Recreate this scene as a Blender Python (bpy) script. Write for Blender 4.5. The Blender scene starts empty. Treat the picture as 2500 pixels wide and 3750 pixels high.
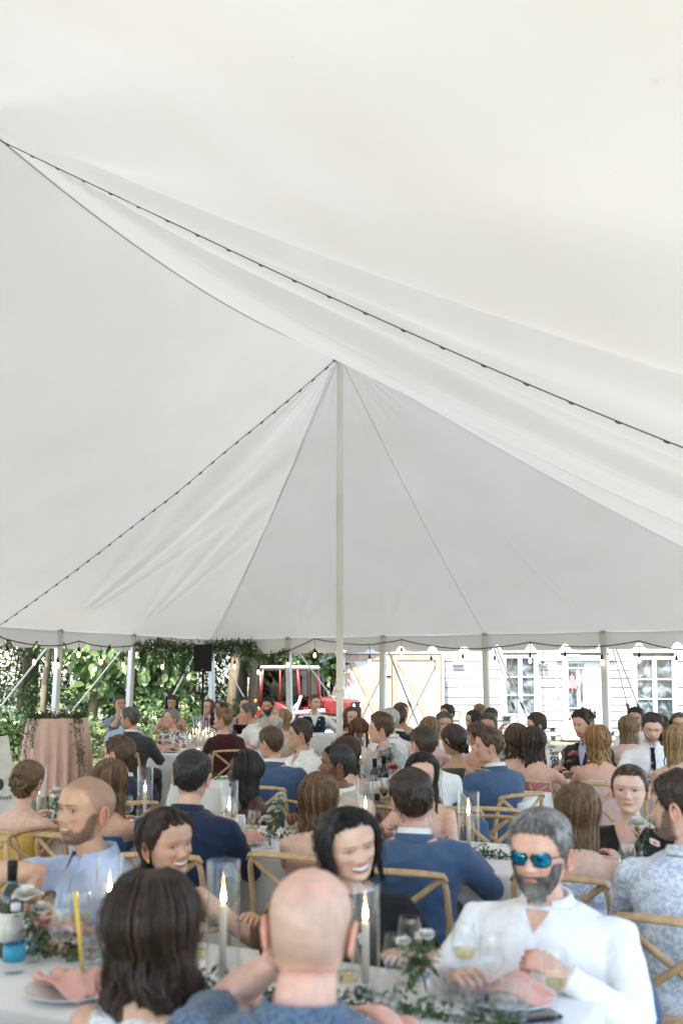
import bpy, bmesh, math, random
import numpy as np
from mathutils import Vector, Matrix, noise as mnoise
R = math.radians
scene = bpy.context.scene
COL = scene.collection
rng = random.Random(7)
nrng = np.random.default_rng(7)

# ---------------------------------------------------------------- camera, sky, sun, exposure
FPX, CAMZ, PITCH, SHIFT = 3646.0, 1.65, R(5.0), 286.0
cam_d = bpy.data.cameras.new('camera')
cam = bpy.data.objects.new('camera', cam_d)
COL.objects.link(cam)
cam.location = (0, 0, CAMZ)
cam.rotation_euler = (R(90) + PITCH, 0, 0)
cam_d.sensor_fit = 'AUTO'
cam_d.sensor_width = 36.0
cam_d.lens = 35.0
cam_d.shift_y = SHIFT / 3750.0
cam_d.clip_start = 0.05
cam_d.clip_end = 600
cam_d.dof.use_dof = True
cam_d.dof.focus_distance = 10.0
cam_d.dof.aperture_fstop = 2.6
scene.camera = cam

SUN_EL = R(61)
SUN_DIR = Vector((-0.25 * math.cos(SUN_EL), -0.968 * math.cos(SUN_EL), math.sin(SUN_EL)))   # towards the sun
world = bpy.data.worlds.new('World')
scene.world = world
world.use_nodes = True
wn = world.node_tree
for n in list(wn.nodes):
    wn.nodes.remove(n)
w_out = wn.nodes.new('ShaderNodeOutputWorld')
w_bg = wn.nodes.new('ShaderNodeBackground')
w_sky = wn.nodes.new('ShaderNodeTexSky')
w_sky.sky_type = 'NISHITA'
w_sky.sun_disc = False
w_sky.sun_elevation = SUN_EL
w_sky.sun_rotation = math.atan2(SUN_DIR.x, SUN_DIR.y)
w_bg.inputs['Strength'].default_value = 0.15
wn.links.new(w_sky.outputs[0], w_bg.inputs['Color'])
wn.links.new(w_bg.outputs[0], w_out.inputs['Surface'])
sun_d = bpy.data.lights.new('sun', 'SUN')
sun_d.energy = 2.6
sun_d.angle = R(0.5)
sun_d.color = (1.0, 0.915, 0.79)
sun = bpy.data.objects.new('sun', sun_d)
COL.objects.link(sun)
sun.location = (20, -20, 30)
sun.rotation_euler = SUN_DIR.to_track_quat('Z', 'Y').to_euler()

vs = scene.view_settings
vs.view_transform = 'Standard'
vs.look = 'None'
vs.exposure = 2.32
vs.gamma = 1.0
vs.use_curve_mapping = False
cy = scene.cycles
cy.use_denoising = True
cy.max_bounces = 10
cy.diffuse_bounces = 5
cy.glossy_bounces = 3
cy.transmission_bounces = 6
cy.transparent_max_bounces = 24
cy.sample_clamp_indirect = 8.0
cy.caustics_reflective = False
cy.caustics_refractive = False

def pix(px, py, Y):
    """a photograph pixel (2500 x 3750) at depth Y -> world point"""
    a = (px - 1250.0) / FPX
    b = (1875.0 + SHIFT - py) / FPX
    d = Vector((a, math.cos(PITCH) - b * math.sin(PITCH), math.sin(PITCH) + b * math.cos(PITCH)))
    d *= Y / d.y
    return Vector((d.x, Y, CAMZ + d.z))

def pixz(px, py, Z):
    """a photograph pixel on the level Z -> world point"""
    p = pix(px, py, 1.0)
    k = (Z - CAMZ) / (p.z - CAMZ)
    return Vector((p.x * k, k, Z))

# ---------------------------------------------------------------- materials
MATS = {}
def _new(name):
    m = bpy.data.materials.new(name)
    m.use_nodes = True
    nt = m.node_tree
    for n in list(nt.nodes):
        nt.nodes.remove(n)
    out = nt.nodes.new('ShaderNodeOutputMaterial')
    return m, nt, out

def lin(c):
    """sRGB 0..255 triple or linear floats -> linear rgba"""
    if max(c) > 1.001:
        c = [((v / 255.0) / 12.92 if v / 255.0 < 0.04045 else ((v / 255.0 + 0.055) / 1.055) ** 2.4) for v in c]
    return (c[0], c[1], c[2], 1.0)

def mat(name, col, rough=0.6, var=0.12, scale=12.0, bump=0.0, bscale=60.0, stretch=(1, 1, 1), metal=0.0,
        spec=0.5, col2=None, attr=None, transl=0.0, sheen=0.0, sss=0.0, emit=None, distort=0.0, coat=0.0, obj_var=0.0):
    """one procedural principled material: base colour broken by noise, optional bump, attribute colour, translucency"""
    if name in MATS:
        return MATS[name]
    m, nt, out = _new(name)
    L = nt.links.new
    bs = nt.nodes.new('ShaderNodeBsdfPrincipled')
    bs.inputs['Roughness'].default_value = rough
    bs.inputs['Metallic'].default_value = metal
    bs.inputs['Specular IOR Level'].default_value = spec
    if sheen:
        bs.inputs['Sheen Weight'].default_value = sheen
    if coat:
        bs.inputs['Coat Weight'].default_value = coat
    if sss:
        bs.inputs['Subsurface Weight'].default_value = sss
        bs.inputs['Subsurface Radius'].default_value = (0.012, 0.005, 0.003)
        bs.inputs['Subsurface Scale'].default_value = 1.0
    tc = nt.nodes.new('ShaderNodeTexCoord')
    mp = nt.nodes.new('ShaderNodeMapping')
    mp.inputs['Scale'].default_value = stretch
    L(tc.outputs['Object'], mp.inputs['Vector'])
    nz = nt.nodes.new('ShaderNodeTexNoise')
    nz.inputs['Scale'].default_value = scale
    nz.inputs['Detail'].default_value = 5
    nz.inputs['Distortion'].default_value = distort
    L(mp.outputs[0], nz.inputs['Vector'])
    c = lin(col)
    if attr:
        at = nt.nodes.new('ShaderNodeAttribute')
        at.attribute_name = attr
        base = at.outputs['Color']
    else:
        rgb = nt.nodes.new('ShaderNodeRGB')
        rgb.outputs[0].default_value = c
        base = rgb.outputs[0]
    if col2 is not None:
        mx2 = nt.nodes.new('ShaderNodeMix')
        mx2.data_type = 'RGBA'
        rp = nt.nodes.new('ShaderNodeValToRGB')
        rp.color_ramp.elements[0].position = 0.42
        rp.color_ramp.elements[1].position = 0.58
        L(nz.outputs['Fac'], rp.inputs[0])
        L(rp.outputs[0], mx2.inputs[0])
        L(base, mx2.inputs[6])
        mx2.inputs[7].default_value = lin(col2)
        base = mx2.outputs[2]
    hs = nt.nodes.new('ShaderNodeHueSaturation')
    mr = nt.nodes.new('ShaderNodeMapRange')
    mr.inputs['From Min'].default_value = 0.3
    mr.inputs['From Max'].default_value = 0.7
    mr.inputs['To Min'].default_value = 1 - var
    mr.inputs['To Max'].default_value = 1 + var
    L(nz.outputs['Fac'], mr.inputs['Value'])
    val = mr.outputs[0]
    if obj_var:
        oi = nt.nodes.new('ShaderNodeObjectInfo')
        mr2 = nt.nodes.new('ShaderNodeMapRange')
        mr2.inputs['To Min'].default_value = 1 - obj_var
        mr2.inputs['To Max'].default_value = 1 + obj_var
        L(oi.outputs['Random'], mr2.inputs['Value'])
        mu = nt.nodes.new('ShaderNodeMath')
        mu.operation = 'MULTIPLY'
        L(val, mu.inputs[0])
        L(mr2.outputs[0], mu.inputs[1])
        val = mu.outputs[0]
    L(val, hs.inputs['Value'])
    L(base, hs.inputs['Color'])
    L(hs.outputs[0], bs.inputs['Base Color'])
    if bump:
        nb = nt.nodes.new('ShaderNodeTexNoise')
        nb.inputs['Scale'].default_value = bscale
        nb.inputs['Detail'].default_value = 4
        L(mp.outputs[0], nb.inputs['Vector'])
        bp = nt.nodes.new('ShaderNodeBump')
        bp.inputs['Strength'].default_value = bump
        bp.inputs['Distance'].default_value = 0.01
        L(nb.outputs['Fac'], bp.inputs['Height'])
        L(bp.outputs[0], bs.inputs['Normal'])
    if emit:
        bs.inputs['Emission Color'].default_value = lin(emit[0])
        bs.inputs['Emission Strength'].default_value = emit[1]
    if transl:
        tr = nt.nodes.new('ShaderNodeBsdfTranslucent')
        L(hs.outputs[0], tr.inputs['Color'])
        ms = nt.nodes.new('ShaderNodeMixShader')
        ms.inputs[0].default_value = transl
        L(bs.outputs[0], ms.inputs[1])
        L(tr.outputs[0], ms.inputs[2])
        L(ms.outputs[0], out.inputs['Surface'])
    else:
        L(bs.outputs[0], out.inputs['Surface'])
    MATS[name] = m
    return m

def glass_mat(name, tint=(1, 1, 1), refl=1.0, rough=0.02, edge=0.6, base=0.035):
    """thin clear glass: transparent with a fresnel reflection"""
    if name in MATS:
        return MATS[name]
    m, nt, out = _new(name)
    L = nt.links.new
    tr = nt.nodes.new('ShaderNodeBsdfTransparent')
    tr.inputs['Color'].default_value = lin(tint)
    gl = nt.nodes.new('ShaderNodeBsdfGlossy')
    gl.inputs['Roughness'].default_value = rough
    gl.inputs['Color'].default_value = (refl, refl, refl, 1)
    lw = nt.nodes.new('ShaderNodeLayerWeight')
    lw.inputs['Blend'].default_value = 0.5
    pw = nt.nodes.new('ShaderNodeMath'); pw.operation = 'POWER'; pw.inputs[1].default_value = 3.2
    L(lw.outputs['Facing'], pw.inputs[0])
    fr = nt.nodes.new('ShaderNodeMath'); fr.operation = 'MULTIPLY_ADD'; fr.inputs[1].default_value = edge; fr.inputs[2].default_value = base
    L(pw.outputs[0], fr.inputs[0])
    ms = nt.nodes.new('ShaderNodeMixShader')
    L(fr.outputs[0], ms.inputs[0])
    L(tr.outputs[0], ms.inputs[1])
    L(gl.outputs[0], ms.inputs[2])
    L(ms.outputs[0], out.inputs['Surface'])
    MATS[name] = m
    return m

def print_mat(name, base, dots, scale=16.0, size=0.28, rough=.8):
    """fabric with a scattered printed motif in several colours"""
    m, nt, out = _new(name)
    L = nt.links.new
    bs = nt.nodes.new('ShaderNodeBsdfPrincipled'); bs.inputs['Roughness'].default_value = rough; bs.inputs['Specular IOR Level'].default_value = .25
    tc = nt.nodes.new('ShaderNodeTexCoord'); vo = nt.nodes.new('ShaderNodeTexVoronoi'); vo.inputs['Scale'].default_value = scale
    nz = nt.nodes.new('ShaderNodeTexNoise'); nz.inputs['Scale'].default_value = scale * 4
    ad = nt.nodes.new('ShaderNodeMath'); ad.operation = 'MULTIPLY_ADD'; ad.inputs[1].default_value = .35; ad.inputs[2].default_value = -.17
    L(tc.outputs['Object'], vo.inputs['Vector']); L(tc.outputs['Object'], nz.inputs['Vector']); L(nz.outputs['Fac'], ad.inputs[0])
    sm = nt.nodes.new('ShaderNodeMath'); sm.operation = 'ADD'; L(vo.outputs['Distance'], sm.inputs[0]); L(ad.outputs[0], sm.inputs[1])
    lt = nt.nodes.new('ShaderNodeMath'); lt.operation = 'LESS_THAN'; lt.inputs[1].default_value = size; L(sm.outputs[0], lt.inputs[0])
    rp = nt.nodes.new('ShaderNodeValToRGB'); rp.color_ramp.interpolation = 'CONSTANT'
    while len(rp.color_ramp.elements) < len(dots): rp.color_ramp.elements.new(.5)
    for i, c in enumerate(dots):
        rp.color_ramp.elements[i].position = i / len(dots); rp.color_ramp.elements[i].color = (*c, 1)
    L(vo.outputs['Color'], rp.inputs[0])
    mx = nt.nodes.new('ShaderNodeMix'); mx.data_type = 'RGBA'; L(lt.outputs[0], mx.inputs[0]); mx.inputs[6].default_value = (*base, 1); L(rp.outputs[0], mx.inputs[7])
    L(mx.outputs[2], bs.inputs['Base Color']); L(bs.outputs[0], out.inputs['Surface'])
    return m

def emit_mat(name, col, strength):
    if name in MATS:
        return MATS[name]
    m, nt, out = _new(name)
    e = nt.nodes.new('ShaderNodeEmission')
    e.inputs['Color'].default_value = lin(col)
    e.inputs['Strength'].default_value = strength
    nt.links.new(e.outputs[0], out.inputs['Surface'])
    MATS[name] = m
    return m

# ---------------------------------------------------------------- mesh builder
class MB:
    def __init__(self):
        self.v = []; self.f = []; self.mi = []; self.n = 0; self.cols = None; self.smooth = True
    def add(self, verts, faces, mi=0):
        verts = np.asarray(verts, float).reshape(-1, 3)
        self.v.append(verts)
        o = self.n
        self.f.extend([tuple(i + o for i in f) for f in faces])
        self.mi.extend([mi] * len(faces))
        self.n += len(verts)
        return self
    def box(self, c, s, rot=None, mi=0, ch=0.0):
        x, y, z = s[0] / 2, s[1] / 2, s[2] / 2
        if ch:
            ch = min(ch, 0.45 * min(x, y, z) * 2)
            vs_ = []
            for sx in (-1, 1):
                for sy in (-1, 1):
                    for sz in (-1, 1):
                        vs_ += [(sx * (x - ch), sy * (y - ch), sz * z), (sx * (x - ch), sy * y, sz * (z - ch)), (sx * x, sy * (y - ch), sz * (z - ch))]
            bm = bmesh.new()
            for q in vs_:
                bm.verts.new(q)
            bmesh.ops.convex_hull(bm, input=bm.verts)
            bm.verts.index_update()
            V = [v_.co[:] for v_ in bm.verts]
            F = [[v_.index for v_ in f_.verts] for f_ in bm.faces]
            bm.free()
        else:
            V = [(-x, -y, -z), (x, -y, -z), (x, y, -z), (-x, y, -z), (-x, -y, z), (x, -y, z), (x, y, z), (-x, y, z)]
            F = [(0, 3, 2, 1), (4, 5, 6, 7), (0, 1, 5, 4), (1, 2, 6, 5), (2, 3, 7, 6), (3, 0, 4, 7)]
        M = (rot.to_matrix() if hasattr(rot, 'to_matrix') else rot) if rot is not None else None
        if M is not None:
            V = [(M @ Vector(q))[:] for q in V]
        V = np.array(V) + np.array(c, float)
        return self.add(V, F, mi)
    def bar(self, a, b, w, d, up=(0, 0, 1), mi=0, ch=0.0):
        """box from a to b, w wide, d deep"""
        a, b = Vector(a), Vector(b)
        t = (b - a)
        L_ = t.length
        t.normalize()
        u = Vector(up)
        s = t.cross(u)
        if s.length < 1e-4:
            s = t.cross(Vector((1, 0, 0)))
        s.normalize()
        n = s.cross(t)
        M = Matrix((s, n, t)).transposed()
        return self.box((a + b) / 2, (w, d, L_), M, mi, ch)
    def tube(self, path, rad, sides=8, caps=True, mi=0, flat=None, up=(0, 0, 1)):
        """swept tube; rad scalar or list; flat = (sx, sy) list/tuple of cross-section scale"""
        P = [Vector(p) for p in path]
        n = len(P)
        if not hasattr(rad, '__len__'):
            rad = [rad] * n
        V = []
        prev = None
        for i in range(n):
            t = (P[min(i + 1, n - 1)] - P[max(i - 1, 0)])
            if t.length < 1e-9:
                t = Vector((0, 0, 1))
            t.normalize()
            if prev is None:
                u = Vector(up)
                s = t.cross(u)
                if s.length < 1e-3:
                    s = t.cross(Vector((1, 0, 0)))
                s.normalize()
            else:
                s = prev - t * prev.dot(t)
                if s.length < 1e-6:
                    s = t.orthogonal()
                s.normalize()
            prev = s
            b = t.cross(s)
            fx, fy = (1, 1) if flat is None else (flat if not hasattr(flat[0], '__len__') else flat[i])
            for k in range(sides):
                a = 2 * math.pi * k / sides
                V.append((P[i] + s * (math.cos(a) * rad[i] * fx) + b * (math.sin(a) * rad[i] * fy))[:])
        F = []
        for i in range(n - 1):
            for k in range(sides):
                k2 = (k + 1) % sides
                F.append((i * sides + k, i * sides + k2, (i + 1) * sides + k2, (i + 1) * sides + k))
        if caps:
            F.append(tuple(range(sides))[::-1])
            F.append(tuple((n - 1) * sides + k for k in range(sides)))
        return self.add(V, F, mi)
    def lathe(self, prof, c=(0, 0, 0), sides=20, mi=0, closed=False):
        """prof: list of (r, z)"""
        V = []; F = []
        n = len(prof)
        for r, z in prof:
            for k in range(sides):
                a = 2 * math.pi * k / sides
                V.append((c[0] + r * math.cos(a), c[1] + r * math.sin(a), c[2] + z))
        m = n if closed else n - 1
        for i in range(m):
            i2 = (i + 1) % n
            for k in range(sides):
                k2 = (k + 1) % sides
                F.append((i * sides + k, i * sides + k2, i2 * sides + k2, i2 * sides + k))
        return self.add(V, F, mi)
    def ell(self, c, r, rot=None, nu=12, nv=8, mi=0):
        V = []; F = []
        for j in range(nv + 1):
            ph = math.pi * j / nv
            for i in range(nu):
                th = 2 * math.pi * i / nu
                V.append(Vector((r[0] * math.sin(ph) * math.cos(th), r[1] * math.sin(ph) * math.sin(th), r[2] * math.cos(ph))))
        if rot is not None:
            M = rot.to_matrix() if hasattr(rot, 'to_matrix') else rot
            V = [M @ q for q in V]
        V = [(q[0] + c[0], q[1] + c[1], q[2] + c[2]) for q in V]
        for j in range(nv):
            for i in range(nu):
                i2 = (i + 1) % nu
                F.append((j * nu + i, (j + 1) * nu + i, (j + 1) * nu + i2, j * nu + i2))
        return self.add(V, F, mi)
    def grid(self, arr, mi=0, flip=False):
        """arr (n, m, 3) grid of points"""
        n, m = arr.shape[:2]
        F = []
        for i in range(n - 1):
            for j in range(m - 1):
                q = (i * m + j, i * m + j + 1, (i + 1) * m + j + 1, (i + 1) * m + j)
                F.append(q[::-1] if flip else q)
        return self.add(arr.reshape(-1, 3), F, mi)
    def verts(self):
        return np.concatenate(self.v) if self.v else np.zeros((0, 3))
    def mesh(self, name, mats=None, smooth=None, sharp=None):
        me = bpy.data.meshes.new(name)
        V = self.verts()
        me.from_pydata(V.tolist(), [], self.f)
        if mats is not None:
            for m_ in (mats if isinstance(mats, (list, tuple)) else [mats]):
                me.materials.append(m_)
        if len(self.mi) == len(me.polygons) and any(self.mi):
            me.polygons.foreach_set('material_index', self.mi)
        sm = self.smooth if smooth is None else smooth
        me.polygons.foreach_set('use_smooth', [bool(sm)] * len(me.polygons))
        if sm and sharp:
            me.set_sharp_from_angle(angle=R(sharp))
        if self.cols is not None:
            at = me.color_attributes.new('Col', 'FLOAT_COLOR', 'POINT')
            at.data.foreach_set('color', np.asarray(self.cols, dtype=np.float32).ravel())
        me.update()
        return me
    def build(self, name, mats=None, parent=None, smooth=None, sharp=None):
        return link(name, self.mesh(name, mats, smooth, sharp), parent)

def link(name, me, parent=None):
    o = bpy.data.objects.new(name, me)
    COL.objects.link(o)
    if parent is not None:
        o.parent = parent
    return o

def tag(o, label=None, cat=None, group=None, kind=None):
    if label: o['label'] = label
    if cat: o['category'] = cat
    if group: o['group'] = group
    if kind: o['kind'] = kind
    return o

def empty(name, loc=(0, 0, 0), rz=0.0):
    o = bpy.data.objects.new(name, None)
    COL.objects.link(o)
    o.location = loc
    o.rotation_euler = (0, 0, rz)
    o.empty_display_size = 0.1
    return o

KIDS = {}
def copy_tree(o, parent=None):
    c = o.copy()
    COL.objects.link(c)
    c.parent = parent
    for ch in o.children:
        copy_tree(ch, c)
    return c

def bezier(p0, p1, p2, n):
    p0, p1, p2 = Vector(p0), Vector(p1), Vector(p2)
    return [((1 - t) ** 2) * p0 + 2 * t * (1 - t) * p1 + t * t * p2 for t in [i / (n - 1) for i in range(n)]]

def smoothstep(a, b, x):
    t = np.clip((np.asarray(x, float) - a) / (b - a), 0, 1)
    return t * t * (3 - 2 * t)

# ---------------------------------------------------------------- tent frame of reference
PEAK_Z, EAVE_Z, HALF, BAY = 6.0, 2.45, 6.1, 6.35
A0 = pixz(1244, 1300, PEAK_Z)
UD = Vector((0.443, 0.8965, 0)).normalized()       # along the ridge, away from the camera
VD = Vector((UD.y, -UD.x, 0))                       # across the tent, to the right
def T(u, v, z=0.0):
    return Vector((A0.x, A0.y, 0)) + UD * u + VD * v + Vector((0, 0, z))
def tuv(p):
    d = Vector((p[0] - A0.x, p[1] - A0.y, 0))
    return d.dot(UD), d.dot(VD)
# ================================================================ ground
M_GRASS = mat('lawn', (0.10, 0.125, 0.055), 0.9, 0.4, 3.0, bump=0.6, bscale=90, col2=(0.22, 0.205, 0.15))
g = MB()
gx = np.array([-160, -60, -30, -16, -8, -4, 0, 4, 8, 16, 30, 60, 160.0])
gy = np.array([-60, -20, -8, -2, 2, 6, 10, 14, 18, 22, 28, 40, 70, 200.0])
arr = np.zeros((len(gy), len(gx), 3))
for i, y in enumerate(gy):
    for j, x in enumerate(gx):
        arr[i, j] = (x, y, 0.0)
g.grid(arr, flip=False)
tag(g.build('ground', M_GRASS), kind='structure', label='mown lawn under and around the wedding tent')

def blades(name, n, region, hgt, m, seed):
    r = np.random.default_rng(seed)
    p = region(r, n)
    a = r.uniform(0, 2 * math.pi, n); h = r.uniform(0.5, 1.2, n) * hgt; w = r.uniform(0.003, 0.007, n)
    lx = r.normal(0, 0.35, n) * h; ly = r.normal(0, 0.35, n) * h
    V = np.zeros((n, 3, 3))
    V[:, 0] = np.stack([p[:, 0] - w * np.cos(a), p[:, 1] - w * np.sin(a), np.zeros(n)], 1)
    V[:, 1] = np.stack([p[:, 0] + w * np.cos(a), p[:, 1] + w * np.sin(a), np.zeros(n)], 1)
    V[:, 2] = np.stack([p[:, 0] + lx, p[:, 1] + ly, h], 1)
    b = MB(); b.add(V.reshape(-1, 3), [(3 * i, 3 * i + 1, 3 * i + 2) for i in range(n)])
    return b.build(name, m)
M_BLADE = mat('grass_blade', (0.09, 0.15, 0.04), 0.8, 0.5, 2.0, transl=0.3)
tag(blades('grass', 26000, lambda r, n: np.stack([r.uniform(-9, -1.5, n), r.uniform(12.5, 22, n)], 1), 0.06, M_BLADE, 3),
    'short green grass blades of the lawn beyond the guests', 'grass', kind='stuff')

# ================================================================ the tent
def canvas_mat():
    m, nt, out = _new('tent_vinyl')
    L = nt.links.new
    bs = nt.nodes.new('ShaderNodeBsdfPrincipled')
    tr = nt.nodes.new('ShaderNodeBsdfTranslucent')
    ms = nt.nodes.new('ShaderNodeMixShader')
    tc = nt.nodes.new('ShaderNodeTexCoord')
    nz = nt.nodes.new('ShaderNodeTexNoise'); nz.inputs['Scale'].default_value = 0.9; nz.inputs['Detail'].default_value = 6
    L(tc.outputs['Object'], nz.inputs['Vector'])
    rp = nt.nodes.new('ShaderNodeValToRGB')
    rp.color_ramp.elements[0].position = 0.3; rp.color_ramp.elements[0].color = (0.82, 0.785, 0.745, 1)
    rp.color_ramp.elements[1].position = 0.7; rp.color_ramp.elements[1].color = (0.86, 0.84, 0.82, 1)
    L(nz.outputs['Fac'], rp.inputs[0])
    # small dirt specks
    vo = nt.nodes.new('ShaderNodeTexVoronoi'); vo.inputs['Scale'].default_value = 3.2
    L(tc.outputs['Object'], vo.inputs['Vector'])
    lt = nt.nodes.new('ShaderNodeMath'); lt.operation = 'LESS_THAN'; lt.inputs[1].default_value = 0.018
    L(vo.outputs['Distance'], lt.inputs[0])
    mu = nt.nodes.new('ShaderNodeMath'); mu.operation = 'MULTIPLY'; mu.inputs[1].default_value = 0.35
    L(lt.outputs[0], mu.inputs[0])
    mx = nt.nodes.new('ShaderNodeMix'); mx.data_type = 'RGBA'
    L(mu.outputs[0], mx.inputs[0]); L(rp.outputs[0], mx.inputs[6]); mx.inputs[7].default_value = (0.35, 0.28, 0.2, 1)
    L(mx.outputs[2], bs.inputs['Base Color']); L(mx.outputs[2], tr.inputs['Color'])
    bs.inputs['Roughness'].default_value = 0.42
    bs.inputs['Specular IOR Level'].default_value = 0.5
    ms.inputs[0].default_value = 0.105
    L(bs.outputs[0], ms.inputs[1]); L(tr.outputs[0], ms.inputs[2])
    L(ms.outputs[0], out.inputs['Surface'])
    return m
M_CANVAS = canvas_mat()
M_WELT = mat('tent_welt', (0.82, 0.80, 0.77), 0.5, 0.05, 6, transl=.3)
M_POLE = mat('pole_aluminium', (0.72, 0.70, 0.66), 0.38, 0.1, 5, bump=0.05, bscale=30, metal=0.25, stretch=(1, 1, 0.2))
M_SIDEP = mat('painted_pole', (0.70, 0.69, 0.66), 0.55, 0.10, 6, bump=0.15, bscale=20, stretch=(1, 1, 0.1))
M_STEEL = mat('steel', (0.35, 0.35, 0.34), 0.4, 0.15, 30, metal=0.8)
M_CORD = mat('dark_cord', (0.11, 0.10, 0.09), 0.8, 0.2, 50)
M_STRAP = mat('guy_strap', (0.80, 0.81, 0.84), 0.7, 0.08, 40, bump=0.2, bscale=200)

U_BACK, U_END = -BAY - HALF, HALF
left_poles = [3.45, 1.45, -0.9, -3.2, -5.5, -7.9, -10.3]
def canopy_z(u, v, detail=True):
    u = np.asarray(u, float); v = np.asarray(v, float)
    a = np.abs(v) / HALF
    ue = np.where(u > 0, u / HALF, np.where(u < U_BACK + HALF, (U_BACK + HALF - u) / HALF, 0))
    s = np.mod(u, BAY) / BAY
    mid = (u <= 0) & (u >= U_BACK + HALF)
    hr = PEAK_Z - np.where(mid, np.where(u > -BAY, 0.26, 0.06) * 4 * s * (1 - s), 0)
    rho = np.maximum(a, ue)
    rho = np.clip(rho, 0, 1)
    # between the hips the sheet hangs a little hollow
    g_ = (1 - rho) - 0.12 * rho * (1 - rho)
    z = EAVE_Z + (hr - EAVE_Z) * g_
    if not detail:
        return z
    # hollow between the seams that run from a peak down to the end poles
    ang = np.arctan2(v, np.maximum(u, 1e-3))
    z = z - np.where(u > 0, 0.05 * np.sin(np.abs(ang) * 6) ** 2 * np.sin(np.pi * rho), 0)
    # puckers that fan out from the left side poles towards the peak
    r_ = np.zeros_like(z)
    for (up, vp, amp, reach, k) in [(3.45, -HALF, 1.0, 4.6, 30), (1.45, -HALF, 1.15, 6.2, 26), (-0.9, -HALF, 0.35, 3.0, 24),
                                    (HALF, -2.03 * 2, 0.35, 2.6, 34), (HALF, -2.03, 0.45, 3.2, 30), (HALF, 0, 0.2, 2.4, 30), (HALF, 2.03, 0.4, 3.0, 34)]:
        du, dv = u - up, v - vp
        d = np.hypot(du, dv)
        th = np.arctan2(dv, du); t0 = math.atan2(-vp, -up)
        da = np.arctan2(np.sin(th - t0), np.cos(th - t0))
        env = np.exp(-((da + 0.10) / 0.30) ** 2) * np.clip(d / 0.8, 0, 1) * np.clip(1 - d / reach, 0, 1) ** 0.8
        r_ += amp * 0.05 * env * (np.sin(da * k + 1.3 * np.sin(d * 0.9)) + 0.5 * np.sin(da * k * 1.9 + 2 + d * 0.5)) * (0.5 + 0.5 * d / reach)
    # fine creases under the peak
    d = np.hypot(u, v)
    th = np.arctan2(v, u)
    r_ += 0.006 * np.exp(-((d - 0.7) / 0.5) ** 2) * np.sin(th * 46)
    # broad soft folds of the slack sheet on the sunny side, drawn from the second peak
    du, dv = u + BAY, v
    d = np.hypot(du, dv); th = np.arctan2(dv, du)
    env = np.exp(-((th - 1.15) / 0.34) ** 2) * np.clip(d / 2.0, 0, 1) * (v > 0)
    r_ += 0.075 * env * (np.sin(th * 21 + 0.7 * np.sin(d)) + 0.5 * np.sin(th * 37 + 1))
    env2 = np.exp(-((th - 1.95) / 0.36) ** 2) * np.clip(d / 1.6, 0, 1) * (v > 0)
    r_ += 0.07 * env2 * (np.sin(th * 17 + 0.6 * d) + 0.6 * np.sin(th * 31 + 2))
    fade = np.clip((1 - rho) * 9, 0, 1)
    return z + r_ * fade + 0.0

tent = empty('tent', T(0, 0, 0))
tent_inv = Matrix.Translation(-Vector(tent.location))
tag(tent, 'white vinyl pole tent with scalloped valance over the whole wedding party', 'tent')
def tent_part(mb, name, m, **k):
    o = mb.build(name, m, tent, **k)
    o.matrix_parent_inverse = tent_inv
    return o

def panel(u0, u1, v0, v1, du, dv, name='canopy_panel'):
    us = np.linspace(u0, u1, max(2, int(round(abs(u1 - u0) / du)) + 1))
    vs_ = np.linspace(v0, v1, max(2, int(round(abs(v1 - v0) / dv)) + 1))
    U, V = np.meshgrid(us, vs_, indexing='ij')
    Z = canopy_z(U, V)
    X = A0.x + UD.x * U + VD.x * V
    Y = A0.y + UD.y * U + VD.y * V
    b = MB(); b.grid(np.stack([X, Y, Z], -1))
    return tent_part(b, name, M_CANVAS)
def tri_panel(corner1, corner2, n, name='canopy_panel'):
    """triangular end panel from the peak (0,0) to two eave points, as a fan grid"""
    b = MB()
    ss = np.linspace(0.0, 1, n); tt = np.linspace(0, 1, n)
    S, Tt = np.meshgrid(ss, tt, indexing='ij')
    S2 = np.maximum(S, 0.002)
    U = S2 * (corner1[0] * (1 - Tt) + corner2[0] * Tt)
    V = S2 * (corner1[1] * (1 - Tt) + corner2[1] * Tt)
    Z = canopy_z(U, V)
    b.grid(np.stack([A0.x + UD.x * U + VD.x * V, A0.y + UD.y * U + VD.y * V, Z], -1))
    return tent_part(b, name, M_CANVAS)
tri_panel((0.0, -HALF), (HALF, -HALF), 100)
tri_panel((HALF, -HALF), (HALF, 0), 90)
tri_panel((HALF, 0), (HALF, HALF), 70)
tri_panel((HALF, HALF), (0.0, HALF), 40)
panel(-BAY, 0, -HALF, 0, 0.12, 0.12)
panel(-BAY, 0, 0, HALF, 0.08, 0.08)
panel(U_BACK, -BAY, -HALF, 0, 0.15, 0.15)
panel(U_BACK, -BAY, 0, HALF, 0.08, 0.08)

def on_canopy(u, v, dz=0.0):
    return T(u, v, float(canopy_z(u, v)) + dz)
def seam(p, q, r=0.005, m=None, dz=-0.008, n=60, name='seam_welt', flat=(1.6, 0.6)):
    b = MB()
    pts = [on_canopy(p[0] + (q[0] - p[0]) * t, p[1] + (q[1] - p[1]) * t, dz) for t in np.linspace(0.012, 0.995, n)]
    b.tube(pts, r, 6, flat=flat)
    return tent_part(b, name, m or M_WELT)
seam((0, 0), (HALF, 0), r=.003); seam((0, 0), (HALF, -HALF), r=0.0035); seam((0.04, -0.1), (HALF - 0.05, -HALF + 0.12), r=0.003)
seam((0, 0), (0, HALF), r=.003); seam((0, 0), (HALF, HALF), r=.003); seam((3.4, 1.2), (HALF, 2.03), r=.002); seam((0, 0), (-BAY, 0), r=0.007)
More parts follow.
